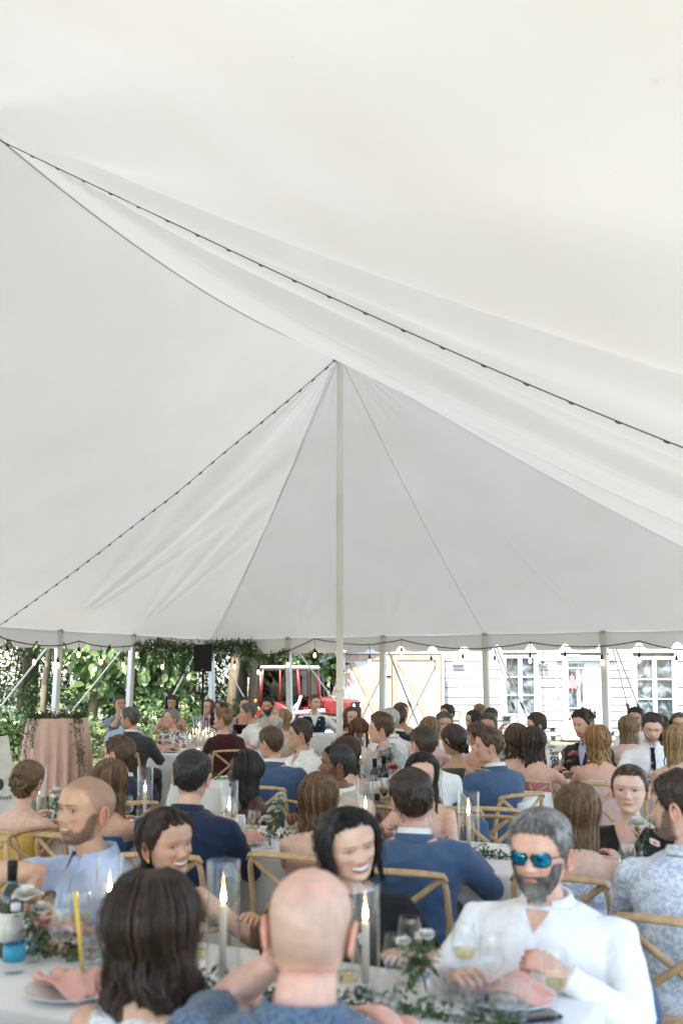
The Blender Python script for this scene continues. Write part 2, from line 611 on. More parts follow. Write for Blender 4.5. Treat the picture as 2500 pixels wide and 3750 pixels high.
# dark laced joints between the sheets, with their toggles
def lacing(p, q, n_clip, r, dz=-.014, tg=1.0):
    seam(p, q, r, M_CORD, dz, 160, 'lacing_cord', (1, 1))
    b = MB()
    for i in range(1, n_clip):
        t = i / n_clip
        c = on_canopy(p[0] + (q[0] - p[0]) * t, p[1] + (q[1] - p[1]) * t, dz - .006)
        d = on_canopy(p[0] + (q[0] - p[0]) * (t + 0.008), p[1] + (q[1] - p[1]) * (t + 0.008), dz - .006) - c
        d.normalize()
        k = MB(); k.tube([c - d * 0.045 * tg, c - d * 0.02 * tg, c + d * 0.02 * tg, c + d * 0.045 * tg], [0.008 * tg, 0.016 * tg, 0.016 * tg, 0.008 * tg], 6)
        tent_part(k, 'lacing_toggle', M_CORD)
lacing((0, 0), (0, -HALF), 30, 0.0045, -.014, .75)
lacing((-BAY, 0.05), (-BAY, HALF), 24, 0.0042, -.075, .4)
lacing((-BAY, 0), (-BAY, -HALF), 8, 0.006)

# centre poles
for k in range(2):
    u = -BAY * k
    b = MB()
    base = T(u, 0, 0)
    b.lathe([(0.0, 0.0), (0.047, 0.0), (0.047, 4.05), (0.047, 4.052), (0.041, 4.06), (0.041, 5.93), (0.03, 5.96), (0.0, 5.96)], base, 20)
    po = tent_part(b, 'center_pole', M_POLE, sharp=40)
    b = MB()
    b.lathe([(0.0475, 4.03), (0.05, 4.035), (0.05, 4.07), (0.0475, 4.075)], base, 20)
    b.build('pole_collar', M_POLE, po)
    b = MB(); b.lathe([(0.0475, 2.86), (0.052, 2.865), (0.052, 2.885), (0.0475, 2.89)], base, 20)
    b.build('pole_collar', M_POLE, po)
    b = MB(); b.lathe([(0.048, 0.0), (0.12, 0.0), (0.12, 0.02), (0.048, 0.02)], base, 16)
    o = b.build('base_plate', M_POLE, po)
    b = MB()
    for j in range(3):
        b.tube([base + Vector((0.058 * math.cos(a), 0.058 * math.sin(a), 1.46 + 0.011 * j + 0.004 * math.sin(a))) for a in np.linspace(0, 2 * math.pi, 17)], 0.006, 6)
    b.tube(bezier(base + Vector((0.058, 0, 1.48)), base + Vector((0.13, 0, 1.55)), base + Vector((0.11, 0, 1.25)), 8), 0.006, 6)
    b.build('rope_tie', M_STRAP, po)
    b = MB()
    b.lathe([(0.0, 5.90), (0.085, 5.93), (0.10, 5.945), (0.0, 5.975)], base, 14)
    b.tube([base + Vector((-0.06, -0.02, 5.90)), base + Vector((-0.09, -0.03, 5.93))], 0.02, 8)
    b.build('peak_plate', M_STEEL, po)

# side poles, eave rope, valance, guy straps
def side_pole(u, v, lean=(0.0, 0.0)):
    top = T(u, v, EAVE_Z - 0.01); foot = T(u + lean[0], v + lean[1], 0)
    b = MB(); b.bar(foot, top, 0.105, 0.105, up=VD, ch=0.012)
    p_ = tent_part(b, 'side_pole', M_SIDEP, smooth=False)
    b = MB(); b.lathe([(0.0, 0.03), (0.055, 0.03), (0.062, 0.0), (0.062, -0.03), (0.0, -0.03)], top + Vector((0, 0, 0.0)), 12)
    b.build('pole_cap', M_STEEL, p_, sharp=40)
    return p_
def guy(u, v, du, dv, w=0.05):
    top = T(u, v, EAVE_Z - 0.02); foot = T(u + du, v + dv, 0.02)
    b = MB(); b.bar(top, foot, w, 0.006, up=(0, 0, 1))
    p_ = tent_part(b, 'guy_strap', M_STRAP, smooth=False)
    b = MB(); b.bar(foot + Vector((0, 0, 0.25)), foot + Vector((0, 0, -0.3)), 0.03, 0.03); b.build('stake', M_STEEL, p_, smooth=False)
    c = top.lerp(foot, 0.55)
    b = MB(); b.bar(c - (foot - top).normalized() * 0.09, c + (foot - top).normalized() * 0.09, 0.06, 0.03, ch=0.008)
    b.build('ratchet', M_STEEL, p_, smooth=False)
end_v = [-HALF, -2.03 * 2 - 0.15, -2.03 - 0.05, 0.0, 2.03 + 0.15, 2.03 * 2, HALF]
for i, v in enumerate(end_v):
    side_pole(HALF, v, (0.12, -0.1 if i in (2,) else 0.0))
    if i in (3, 4):
        guy(HALF, v + 0.12, 1.7, 0.55, 0.03); guy(HALF, v + 0.1, 1.9, 0.2, 0.022)
    elif i not in (0,):
        guy(HALF, v, 2.2, 0.1 if i != 1 else 0.9, 0.045)
guy(HALF - 0.3, -HALF, 0.5, -1.9); guy(HALF, -HALF, 1.7, 0.6, 0.045)
for u in left_poles:
    side_pole(u, -HALF, (0, -0.12))
    guy(u, -HALF, -0.25, -2.2)
for u in [3.4, 1.0, -1.6, -4.2, -6.8, -9.2]:
    side_pole(u, HALF); guy(u, HALF, 0.1, 2.2)
def valance(p, q, n_sc, name='valance'):
    """hanging strip from eave point p to q (u,v) with ogee notches along its lower edge"""
    p2, q2 = T(p[0], p[1]), T(q[0], q[1])
    Ld = (q2 - p2); ln = Ld.length; Ld.normalize()
    nrm = Ld.cross(Vector((0, 0, 1)))
    n = int(ln / 0.02)
    rows = 6
    arr = np.zeros((rows, n, 3))
    for j in range(n):
        t = j / (n - 1)
        ph = (t * n_sc + 0.35) % 1.0
        d = abs(ph - 0.5) * ln / n_sc
        drop = 0.315 - 0.105 * float(np.clip(math.cos(min(d / 0.105, 1) * math.pi / 2), 0, 1)) ** 0.8 + 0.012 * (1 - math.cos(2 * math.pi * (ph - 0.5))) * 0.5
        for i in range(rows):
            z = EAVE_Z + 0.012 - drop * i / (rows - 1)
            wv = 0.02 * math.sin(t * ln * 2.1) * i / (rows - 1) + 0.012 * math.sin(t * ln * 6.3 + 1) * i / (rows - 1)
            w_ = p2 + Ld * (t * ln) + nrm * (wv + 0.0)
            arr[i, j] = (w_.x, w_.y, z)
    b = MB(); b.grid(arr)
    o = tent_part(b, name, M_CANVAS)
    h = MB()
    h.tube([p2 + Ld * (ln * t) + nrm * -0.02 + Vector((0, 0, EAVE_Z - 0.004 - 0.02 * math.sin(t * math.pi * 6) ** 2)) for t in np.linspace(0, 1, 80)], 0.008, 6)
    h.build('eave_rope', M_STRAP, o)
    return o
for v in (-HALF, -3.05, 0, 3.05, HALF):
    side_pole(U_BACK, v); guy(U_BACK, v, -2.0, 0)
valance((U_BACK, -HALF), (U_BACK, HALF), 19)
valance((HALF, HALF), (HALF, -HALF), 19)
valance((HALF, -HALF), (U_BACK, -HALF), 29)
valance((U_BACK, HALF), (HALF, HALF), 29)

def pix_plane(px, py, p0, nrm):
    d = pix(px, py, 1.0) - Vector((0, 0, CAMZ))
    o = Vector((0, 0, CAMZ))
    k = (p0 - o).dot(nrm) / d.dot(nrm)
    return o + d * k
# ================================================================ house, barn doors, things outside
M_WHITEWASH = mat('whitewashed_board', (0.47, 0.46, 0.45), 0.85, 0.22, 3.0, bump=0.5, bscale=14, stretch=(0.35, 1, 5), obj_var=0.07)
M_WPAINT = mat('white_paint', (0.62, 0.62, 0.61), 0.5, 0.05, 6, bump=0.08, bscale=30)
M_PINE = mat('new_pine', (0.42, 0.30, 0.21), 0.7, 0.22, 5, bump=0.25, bscale=20, stretch=(3, 3, 0.5), obj_var=0.12)
M_DARKGL = mat('old_window_glass', (0.04, 0.055, 0.06), 0.06, 0.5, 3.0, spec=0.8, col2=(0.16, 0.19, 0.21), distort=1.5)
M_SLATE = mat('roof_metal', (0.32, 0.32, 0.32), 0.5, 0.15, 8, metal=0.3)
M_BLACKP = mat('black_plastic', (0.006, 0.006, 0.0065), 0.6, 0.15, 30, spec=.3)
M_PINKLEAF = mat('pale_pink_metal', (0.58, 0.24, 0.24), 0.5, 0.1, 9)
M_STONE = mat('foundation_stone', (0.38, 0.37, 0.35), 0.9, 0.35, 7, bump=0.9, bscale=18)
HY = 26.0
def hx(px): return (px - 1250) / FPX * HY * 1.0
def hp(px, py): return pix(px, py, HY)

house = empty('farmhouse', (6.5, HY, 0))
tag(house, 'old whitewashed board farmhouse with paned windows and a glazed door', 'house')
hinv = Matrix.Translation(-Vector(house.location))
def hpart(mb, name, m, parent=None, **k):
    o = mb.build(name, m, parent or house, **k)
    if parent is None:
        o.matrix_parent_inverse = hinv
    return o
HX0, HX1 = hp(1596, 2500).x, 14.5
# openings: (x0, x1, z0, z1)
w1 = (hp(1805, 0).x, hp(1922, 0).x, hp(0, 2622).z, hp(0, 2399).z)
w2 = (hp(2253, 0).x, hp(2396, 0).x, hp(0, 2640).z, hp(0, 2404).z)
w3 = (11.2, 12.3, 0.55, 2.2)
dr = (hp(2006, 0).x, hp(2170, 0).x, 0.0, hp(0, 2402).z)
b = MB(); b.box(((HX0 + HX1) / 2, HY + 2.6, 1.7), (HX1 - HX0, 4.9, 3.4)); hpart(b, 'wall', M_STONE, smooth=False)
z = 0.34
r2 = random.Random(5)
b = MB()
for i in range(60):
    x = HX0 + (HX1 - HX0) * (i % 20 + 0.5) / 20; zz = 0.06 + 0.115 * (i // 20)
    k = MB(); k.box((x + r2.uniform(-.05, .05) + (i // 20 % 2) * .28, HY + 0.1, zz), (r2.uniform(.48, .6), r2.uniform(.18, .24), 0.12), ch=0.025)
    hpart(k, 'foundation_stone', M_STONE, smooth=False)
while z < 3.3:
    h = r2.uniform(0.17, 0.25)
    segs = [(HX0, HX1)]
    for (x0, x1, z0, z1) in (w1, w2, w3, dr):
        if z + h > z0 + 0.02 and z < z1 - 0.02:
            ns = []
            for a, c in segs:
                if x1 <= a or x0 >= c: ns.append((a, c)); continue
                if x0 > a: ns.append((a, x0))
                if x1 < c: ns.append((x1, c))
            segs = ns
    for a, c in segs:
        while c - a > 0.05:
            e = min(c, a + r2.uniform(2.2, 4.5))
            if c - e < 0.5: e = c
            k = MB(); k.box(((a + e) / 2, HY + r2.uniform(-0.012, 0.012), z + h / 2), (e - a - 0.008, 0.07, h - r2.uniform(0.012, 0.026)),
                            rot=Matrix.Rotation(r2.uniform(-.004, .004), 3, 'Y') @ Matrix.Rotation(r2.uniform(-.03, .01), 3, 'X'), ch=0.008)
            hpart(k, 'plank', M_WHITEWASH, smooth=False)
            a = e
    z += h
def window(o4, tilt=0.0):
    x0, x1, z0, z1 = o4
    f = MB(); y = HY - 0.045
    fw = 0.085
    f.box(((x0 + x1) / 2, y, z1 - fw / 2), (x1 - x0 + 0.06, 0.09, fw), ch=.006)
    f.box(((x0 + x1) / 2, y - .02, z0 + 0.03), (x1 - x0 + 0.12, 0.15, 0.06), ch=.006)
    for x in (x0 + fw / 2, x1 - fw / 2):
        f.box((x, y, (z0 + z1) / 2), (fw, 0.088, z1 - z0 - 0.12), ch=.006)
    xm = (x0 + x1) / 2
    f.box((xm, y + .005, (z0 + z1) / 2), (0.11, 0.07, z1 - z0 - 0.15), ch=.005)
    w = hpart(f, 'window', M_WPAINT, smooth=False)
    iz0, iz1 = z0 + 0.06, z1 - fw
    for (a, c) in ((x0 + fw, xm - 0.055), (xm + 0.055, x1 - fw)):
        for i in range(3):
            za, zb = iz0 + (iz1 - iz0) * i / 3, iz0 + (iz1 - iz0) * (i + 1) / 3
            k = MB(); k.box(((a + c) / 2, HY + 0.02 + r2.uniform(-.004, .004), (za + zb) / 2), (c - a, 0.008, zb - za), rot=Matrix.Rotation(r2.uniform(-.012, .012), 3, 'Z'))
            hpart(k, 'pane', M_DARKGL, w, smooth=False).matrix_parent_inverse = Matrix.Identity(4)
        for i in (1, 2):
            za = iz0 + (iz1 - iz0) * i / 3
            k = MB(); k.box(((a + c) / 2, HY - 0.01, za), (c - a, 0.04, 0.032)); hpart(k, 'glazing_bar', M_WPAINT, w, smooth=False)
    for xc in (x0 - .035, x1 + .04):
        k = MB(); k.box((xc, HY - 0.03, (z0 + z1) / 2), (0.07, 0.05, z1 - z0 + .1)); hpart(k, 'casing', M_WHITEWASH, w, smooth=False)
    return w
def fixw(o):  # children of a part placed in world coordinates: keep them there
    for ch in o.children:
        ch.matrix_parent_inverse = Matrix.Identity(4)
for o4 in (w1, w2, w3): window(o4)
# door
x0, x1, z0, z1 = dr
z0 = 0.12
f = MB()
for x, w_ in ((x0 + 0.085, 0.17), (x1 - 0.085, 0.17)):
    f.box((x, HY - 0.04, (z0 + z1) / 2 - 0.05), (w_, 0.11, z1 - z0 - 0.1), ch=.006)
f.box(((x0 + x1) / 2, HY - 0.05, z1 - 0.06), (x1 - x0 + 0.3, 0.13, 0.13), ch=.006)
f.box(((x0 + x1) / 2, HY - 0.12, z0 - 0.03), (x1 - x0 + 0.1, 0.34, 0.1), ch=.01)
hpart(f, 'door_frame', M_WHITEWASH, smooth=False)
dx0, dx1, dz0, dz1 = x0 + 0.17, x1 - 0.17, z0 + 0.02, z1 - 0.125
d = MB()
def gpt(px, py): return hp(px, py)
# panes of the door: columns and rows measured on the photograph
cols = [(2047, 2061), (2067, 2088), (2090, 2113), (2119, 2133)]
panes = []
for c in cols: panes.append((c[0], c[1], 2431, 2444))
panes += [(2047, 2062, 2451, 2588), (2069, 2112, 2451, 2590), (2121, 2135, 2451, 2590), (2073, 2115, 2597, 2611)]
door = hpart(MB().box(((dx0 + dx1) / 2, HY + 0.03, (dz0 + dz1) / 2), (dx1 - dx0, 0.03, dz1 - dz0)), 'door', M_WPAINT, smooth=False)
xs = sorted(set([dx0, dx1])); 
for (a, c, t_, bt) in panes:
    pa, pc = hp(a, t_), hp(c, bt)
    k = MB(); k.box(((pa.x + pc.x) / 2, HY + 0.008, (pa.z + pc.z) / 2), (pc.x - pa.x, 0.008, pa.z - pc.z)); k.build('pane', M_DARKGL, door, smooth=False)
def dbar(px0, py0, px1, py1, name='glazing_bar', th=0.03):
    pa, pc = hp(px0, py0), hp(px1, py1)
    k = MB(); k.box(((pa.x + pc.x) / 2, HY - 0.005, (pa.z + pc.z) / 2), (abs(pc.x - pa.x), th, abs(pa.z - pc.z)), ch=.004); k.build(name, M_WPAINT, door, smooth=False)
dbar(2062, 2445, 2067, 2595); dbar(2114, 2432, 2119, 2595); dbar(2041, 2445, 2140, 2450); dbar(2041, 2591, 2140, 2596); dbar(2088, 2430, 2090, 2445)
dbar(2032, 2415, 2046, 2690, 'door_stile'); dbar(2136, 2415, 2146, 2690, 'door_stile'); dbar(2047, 2415, 2135, 2430, 'door_rail'); dbar(2047, 2612, 2135, 2622, 'door_rail'); dbar(2047, 2662, 2135, 2690, 'door_rail'); dbar(2047, 2648, 2135, 2651, 'door_rail')
k = MB(); c = hp(2041, 2554); k.ell((c.x, HY - 0.05, c.z), (0.03, 0.03, 0.03)); k.build('door_knob', M_STEEL, door)
# the folded tin maple leaf on the door
half = [(0, 1.0), (0.10, 0.80), (0.22, 0.86), (0.17, 0.47), (0.36, 0.66), (0.41, 0.56), (0.63, 0.60), (0.57, 0.42), (0.66, 0.36), (0.33, 0.08), (0.38, -0.02), (0.04, 0.03), (0.03, -0.30), (0, -0.30)]
c = hp(2091, 2497)
S = 0.33
b = MB()
for sgn in (-1, 1):
    V = [(c.x, HY - 0.075, c.z + S * 0.10)] + [(c.x + sgn * x * S * 0.95, HY - 0.045 - 0.02 * (1 - abs(x)), c.z + (y - 0.45) * S * 1.15) for x, y in half]
    n = len(half)
    F = [(0, i + 1, i + 2) for i in range(n - 1)]
    b.add(V, [f_ if sgn > 0 else f_[::-1] for f_ in F])
o = b.build('maple_leaf_ornament', M_PINKLEAF, None, smooth=False)
sm = o.modifiers.new('thick', 'SOLIDIFY'); sm.thickness = 0.006
tag(o, 'pale pink tin maple leaf hanging on the glazed door', 'ornament')

def text_obj(body, name, size, loc, rot, m, parent=None, extrude=0.002, align='CENTER', shear=0.0, mirror=False):
    cu = bpy.data.curves.new(name, 'FONT')
    cu.body = body; cu.size = size; cu.extrude = extrude; cu.align_x = align; cu.align_y = 'CENTER'; cu.shear = shear
    cu.resolution_u = 3
    o = bpy.data.objects.new(name, cu)
    COL.objects.link(o)
    dg = bpy.context.evaluated_depsgraph_get()
    me = bpy.data.meshes.new_from_object(o.evaluated_get(dg))
    bpy.data.objects.remove(o)
    M = Matrix.Translation(loc) @ rot.to_4x4()
    if mirror: M = M @ Matrix.Scale(-1, 4, (1, 0, 0))
    me.transform(M)
    me.materials.clear(); me.materials.append(m)
    q = link(name, me, parent)
    return q
FRONT = Matrix.Rotation(R(90), 3, 'X')
# small sign over the door, wall lamps, plaque
a_, c_ = hp(2062, 2397), hp(2119, 2408)
sg = MB(); sg.box(((a_.x + c_.x) / 2, HY - 0.13, (a_.z + c_.z) / 2), (c_.x - a_.x, 0.015, a_.z - c_.z), ch=.003)
sgo = sg.build('door_sign', mat('sign_grey', (0.42, 0.44, 0.5), 0.6), None, smooth=False)
tag(sgo, 'small grey sign lettered Baby Come In above the glazed door', 'sign')
text_obj('Baby - Come In', 'lettering', 0.058, Vector(((a_.x + c_.x) / 2, HY - 0.141, (a_.z + c_.z) / 2)), FRONT, M_WPAINT, sgo)
c = hp(1983, 2434)
fl = empty('security_light', (c.x, HY - 0.04, c.z)); tag(fl, 'twin floodlight with cable between left window and door', 'lamp')
for sx in (-1, 1):
    k = MB(); k.box((sx * 0.075, -0.09, 0), (0.11, 0.10, 0.075), rot=Matrix.Rotation(sx * 0.2, 3, 'Z'), ch=.012); k.build('lamp_head', M_WPAINT, fl, smooth=False)
    k = MB(); k.box((sx * 0.085, -0.145, 0), (0.09, 0.006, 0.055), rot=Matrix.Rotation(sx * 0.2, 3, 'Z')); k.build('lens', M_DARKGL, fl, smooth=False)
k = MB(); k.lathe([(0, .02), (.05, .02), (.055, 0), (.05, -.05), (0, -.06)], (0, -.03, .06), 12); k.build('sensor', M_BLACKP, fl)
k = MB(); k.tube([(0, 0.0, -.03), (0.01, 0.0, -.6), (0.02, 0.0, -1.3)], 0.008, 6); k.tube(bezier((0, 0, .08), (.05, 0, .2), (.02, 0, .36), 6), .007, 6); k.build('cable', M_BLACKP, fl)
c = hp(1676, 2427)
k = MB(); k.box((c.x, HY - 0.06, c.z), (0.27, 0.06, 0.10), ch=.01); k.box((c.x, HY - 0.085, c.z - .045), (0.29, 0.10, 0.02), ch=.004)
tag(k.build('wall_vent', mat('vent_grey', (0.40, 0.41, 0.43), 0.5), smooth=False), 'small grey louvred vent on the white wall beside barn doors', 'vent')
# roof
b = MB(); b.bar((HX0 - 0.3, HY + 1.2, 3.9), (HX1 + 0.3, HY + 1.2, 3.9), 3.4, 0.12, up=(0, -0.5, 1)); hpart(b, 'roof', M_SLATE, smooth=False)
b = MB(); b.bar((HX0 - 0.3, HY + 3.9, 3.9), (HX1 + 0.3, HY + 3.9, 3.9), 3.4, 0.12, up=(0, 0.5, 1)); hpart(b, 'roof', M_SLATE, smooth=False)
# stone and rough block planter things by the wall
for px_, py_, w_, h_ in ((1712, 2640, 0.45, 0.62), (1905, 2655, 0.5, 0.45)):
    c = pix(px_, py_, HY - 0.5)
    k = MB(); k.box((c.x, HY - 0.5, h_ * 0.72), (w_, 0.3, h_ * 1.44), ch=.05)
    tag(k.build('stump', M_STONE, smooth=False), 'rough bleached block standing against the farmhouse wall %s' % ('below the barn side of the left window' if px_ < 1800 else 'between left window and door'), 'block')

# barn with the pair of X-braced doors
GY = 25.4
def gp(px, py): return pix(px, py, GY)
barn = empty('barn', (1.2, GY, 0)); tag(barn, 'white barn front with two pine framed X braced doors', 'barn')
binv = Matrix.Translation(-Vector(barn.location))
def bpart(mb, name, m, parent=None, **k):
    o = mb.build(name, m, parent or barn, **k)
    if parent is None: o.matrix_parent_inverse = binv
    return o
gx0, gx1 = gp(1256, 0).x, gp(1600, 0).x
M_WSHEET = mat('white_sheet', (0.55, 0.53, 0.50), 0.7, 0.05, 2, bump=0.1, bscale=9)
bpart(MB().box(((gx0 + gx1) / 2, GY + 2.0, 1.5), (gx1 - gx0, 3.9, 3.0)), 'wall', M_WSHEET, smooth=False)
def doorleaf(px0, px1):
    x0, x1 = gp(px0, 0).x, gp(px1, 0).x
    zt, zb = gp(0, 2399).z, 0.1
    dl = bpart(MB().box(((x0 + x1) / 2, GY, (zt + zb) / 2), (x1 - x0 - .01, 0.03, zt - zb)), 'door', M_WSHEET, smooth=False)
    y = GY - 0.035
    fr = 0.13
    def plank(a, c, name='rail', y_=y):
        k = MB(); k.bar((a[0], y_, a[1]), (c[0], y_, c[1]), fr, 0.035, up=(0, 1, 0), ch=.004); k.build(name, M_PINE, dl, smooth=False)
    plank((x0 + fr / 2 + .005, zb), (x0 + fr / 2 + .005, zt - fr - .002), 'stile'); plank((x1 - fr / 2 - .005, zb), (x1 - fr / 2 - .005, zt - fr - .002), 'stile')
    plank((x0 + .005, zt - fr / 2), (x1 - .005, zt - fr / 2)); plank((x0 + fr + .01, zb + fr / 2), (x1 - fr - .01, zb + fr / 2)); 
    plank((x0 + fr + .05, zt - fr - .06), (x1 - fr - .05, zb + fr + .06), 'brace', y + .004)
    plank((x0 + fr + .05, zb + fr + .06), (x1 - fr - .05, zt - fr - .06), 'brace', y - .014)
    return dl
d1 = doorleaf(1262, 1423); d2 = doorleaf(1425, 1592)
for dl, px_, sx in ((d1, 1262, 1), (d2, 1591, -1)):
    for py_ in (2431, 2640):
        c = gp(px_, py_)
        k = MB(); k.box((c.x, GY - .06, c.z), (.03, .012, .12)); k.add([(c.x + sx * .02, GY - .062, c.z + .035), (c.x + sx * .14, GY - .062, c.z + .01), (c.x + sx * .14, GY - .062, c.z - .01), (c.x + sx * .02, GY - .062, c.z - .035)], [(0, 1, 2, 3)])
        k.build('hinge', M_BLACKP, dl, smooth=False)
c = gp(1422, 2477)
k = MB(); k.box((c.x, GY - .065, c.z), (.12, .02, .035), ch=.004); k.build('latch', M_BLACKP, d2, smooth=False)
k = MB(); k.box(((gx0 + gx1) / 2, GY - .02, gp(0, 2392).z + .035), (gx1 - gx0, .08, .1)); bpart(k, 'lintel', M_WPAINT, smooth=False)
for px_ in (1259, 1598):
    k = MB(); x = gp(px_, 0).x; k.box((x, GY - .03, 1.3), (.06, .09, 2.6)); bpart(k, 'corner_trim', M_WPAINT, smooth=False)
# low shed roof reaching out to the left
a_, c_ = pix(1165, 2412, GY), pix(1262, 2372, GY)
k = MB(); k.bar((a_.x, GY + 1.2, a_.z + .02), (c_.x + 1.2, GY + 1.2, c_.z + .02 + (c_.z - a_.z) * 1.2 / (c_.x - a_.x)), 2.9, 0.07, up=(-.4, 0, 1)); bpart(k, 'roof', M_SLATE, smooth=False)
k = MB(); k.bar((a_.x + .02, GY - .27, a_.z - .05), (c_.x + 1.2, GY - .27, c_.z - .05 + (c_.z - a_.z) * 1.2 / (c_.x - a_.x)), 0.035, 0.14, up=(0, 0, 1)); bpart(k, 'fascia', M_WPAINT, smooth=False)
b = MB(); b.box((a_.x + .12, GY + .1, .95), (.07, .07, 1.9)); bpart(b, 'post', M_PINE, smooth=False)

# boards leaning on the barn corner
for i in range(7):
    x = pix(1225, 0, GY - .25).x + r2.uniform(-.12, .12)
    top = Vector((x + .12 + .03 * i, GY - .12 - .02 * i, 1.25 + r2.uniform(-.15, .4))); bot = Vector((x - .42 + .07 * i, GY - .75 - .03 * i, 0.01))
    k = MB(); k.bar(bot, top, 0.10, 0.028, up=(0, 1, .2), ch=.003)
    tag(k.build('lumber_plank', M_PINE, smooth=False), 'loose pine plank leaning at the barn corner by the trough', 'plank', 'pine planks leaning at the barn corner')
# galvanised trough
M_GALV = mat('galvanised', (0.42, 0.43, 0.44), 0.4, 0.2, 9, metal=0.6, bump=.1, bscale=40)
c = pix(1180, 2640, 24.6)
tr_ = empty('steel_trough', (c.x, 24.6, 0)); tag(tr_, 'galvanised steel water trough behind the navy waistcoat', 'trough')
def oval(rx, ry, z, n=28): return [(rx * math.cos(a), ry * math.sin(a), z) for a in np.linspace(0, 2 * math.pi, n, endpoint=False)]
k = MB(); rows = [oval(.5, .3, 0), oval(.52, .32, .3), oval(.52, .32, .33), oval(.53, .33, .36), oval(.56, .36, .95), oval(.56, .36, .95), oval(.54, .34, .94), oval(.5, .3, .05)]
n = 28
k.add(np.array(rows).reshape(-1, 3), [(i * n + j, i * n + (j + 1) % n, (i + 1) * n + (j + 1) % n, (i + 1) * n + j) for i in range(len(rows) - 1) for j in range(n)] + [tuple(range(7 * n, 8 * n))])
k.build('tub', M_GALV, tr_, sharp=50)
k = MB(); k.tube(oval(.565, .365, .95) + [oval(.565, .365, .95)[0]], .018, 8, caps=False); k.build('rim', M_GALV, tr_)

# tractor
M_RED = mat('tractor_red', (0.22, 0.022, 0.022), 0.35, 0.2, 6, coat=.3)
M_TYRE = mat('tyre', (0.06, 0.058, 0.055), 0.85, 0.3, 20, bump=.4, bscale=30)
M_CABGL = glass_mat('cab_glass', (0.40, 0.42, 0.38), .9)
M_AMBER = mat('amber_lens', (0.75, 0.25, 0.05), 0.3)
TY = 23.6
c = pix(1062, 2600, TY)
tr_ = empty('tractor', (c.x, TY, 0), R(-28)); tag(tr_, 'red cab tractor with frost white trim parked before the trees', 'tractor'); tr_.scale = (.86, .86, .97)
def tp(mb, name, m, parent=None, **k): return mb.build(name, m, parent or tr_, **k)
# local: +x forward (to the right), y away; cab 1.25 long 1.2 wide
tp(MB().box((0, 0, 1.93), (1.25, 1.22, 0.10), ch=.045), 'cab_roof', M_WPAINT)
for (x, y) in ((-.55, -.55), (-.55, .55), (.58, -.55), (.58, .55)):
    k = MB(); k.tube([(x * 1.08, y, 1.0), (x * 1.05, y, 1.4), (x * .95, y, 1.9)], .042, 8); tp(k, 'cab_pillar', M_RED)
for (x, y) in ((0.02, -.56), (0.02, .56)):
    k = MB(); k.tube([(x, y, 1.0), (x, y, 1.9)], .03, 8); tp(k, 'door_pillar', M_RED)
tp(MB().box((-.58, 0, 1.45), (.012, 1.02, .85), ch=.005), 'rear_window', M_CABGL, smooth=False)
k = MB(); k.tube([(-.6, y, z_) for y, z_ in ((-.52, 1.05), (-.53, 1.8), (-.42, 1.89), (.42, 1.89), (.53, 1.8), (.52, 1.05), (.42, .98), (-.42, .98), (-.52, 1.05))], .035, 8); tp(k, 'rear_window_frame', M_WPAINT)
for y in (-.56, .56):
    tp(MB().box((-.28, y, 1.45), (.5, .012, .8)), 'side_window', M_CABGL, smooth=False); tp(MB().box((.32, y, 1.45), (.5, .012, .8)), 'side_window', M_CABGL, smooth=False)
tp(MB().box((.6, 0, 1.45), (.012, 1.02, .8)), 'windscreen', M_CABGL, smooth=False)
k = MB(); k.box((-.1, 0, 1.05), (.42, .45, .12), ch=.04); k.box((-.3, 0, 1.3), (.12, .45, .5), ch=.05); tp(k, 'driver_seat', mat('seat_tan', (0.55, 0.38, 0.3), .6))
k = MB(); k.tube([(.36 + .02 * math.cos(a), .17 * math.sin(a), 1.35 + .17 * math.cos(a)) for a in np.linspace(0, 2 * math.pi, 20)], .015, 6); k.tube([(.36, 0, 1.35), (.5, 0, 1.05)], .02, 6); tp(k, 'steering_wheel', M_BLACKP)
tp(MB().box((.1, 0, .78), (1.35, .7, .42), ch=.06), 'chassis', M_RED, smooth=False)
k = MB(); k.box((1.35, 0, 1.0), (1.35, .58, .42), rot=Matrix.Rotation(.05, 3, 'Y'), ch=.07); tp(k, 'hood', M_RED, smooth=False)
tp(MB().box((2.04, 0, .9), (.05, .5, .45), ch=.02), 'grille', M_BLACKP, smooth=False)
for y in (-.2, .2):
    k = MB(); k.ell((2.07, y, 1.03), (.02, .07, .06)); tp(k, 'headlight', M_WPAINT)
k = MB(); k.tube([(.95, .12, 1.15), (.95, .12, 1.75)], .035, 8); tp(k, 'exhaust_pipe', M_BLACKP)
for y in (-.68, .68):
    k = MB(); k.tube([(-.1 + .53 * math.cos(a), y, .40 + .53 * math.sin(a)) for a in np.linspace(.35, math.pi - .1, 14)], .1, 8, flat=(1.9, .3), up=(0, 1, 0)); tp(k, 'fender', M_RED)
    k = MB(); k.ell((-.72, y * .9, 1.12), (.04, .06, .06)); tp(k, 'tail_light', M_AMBER)
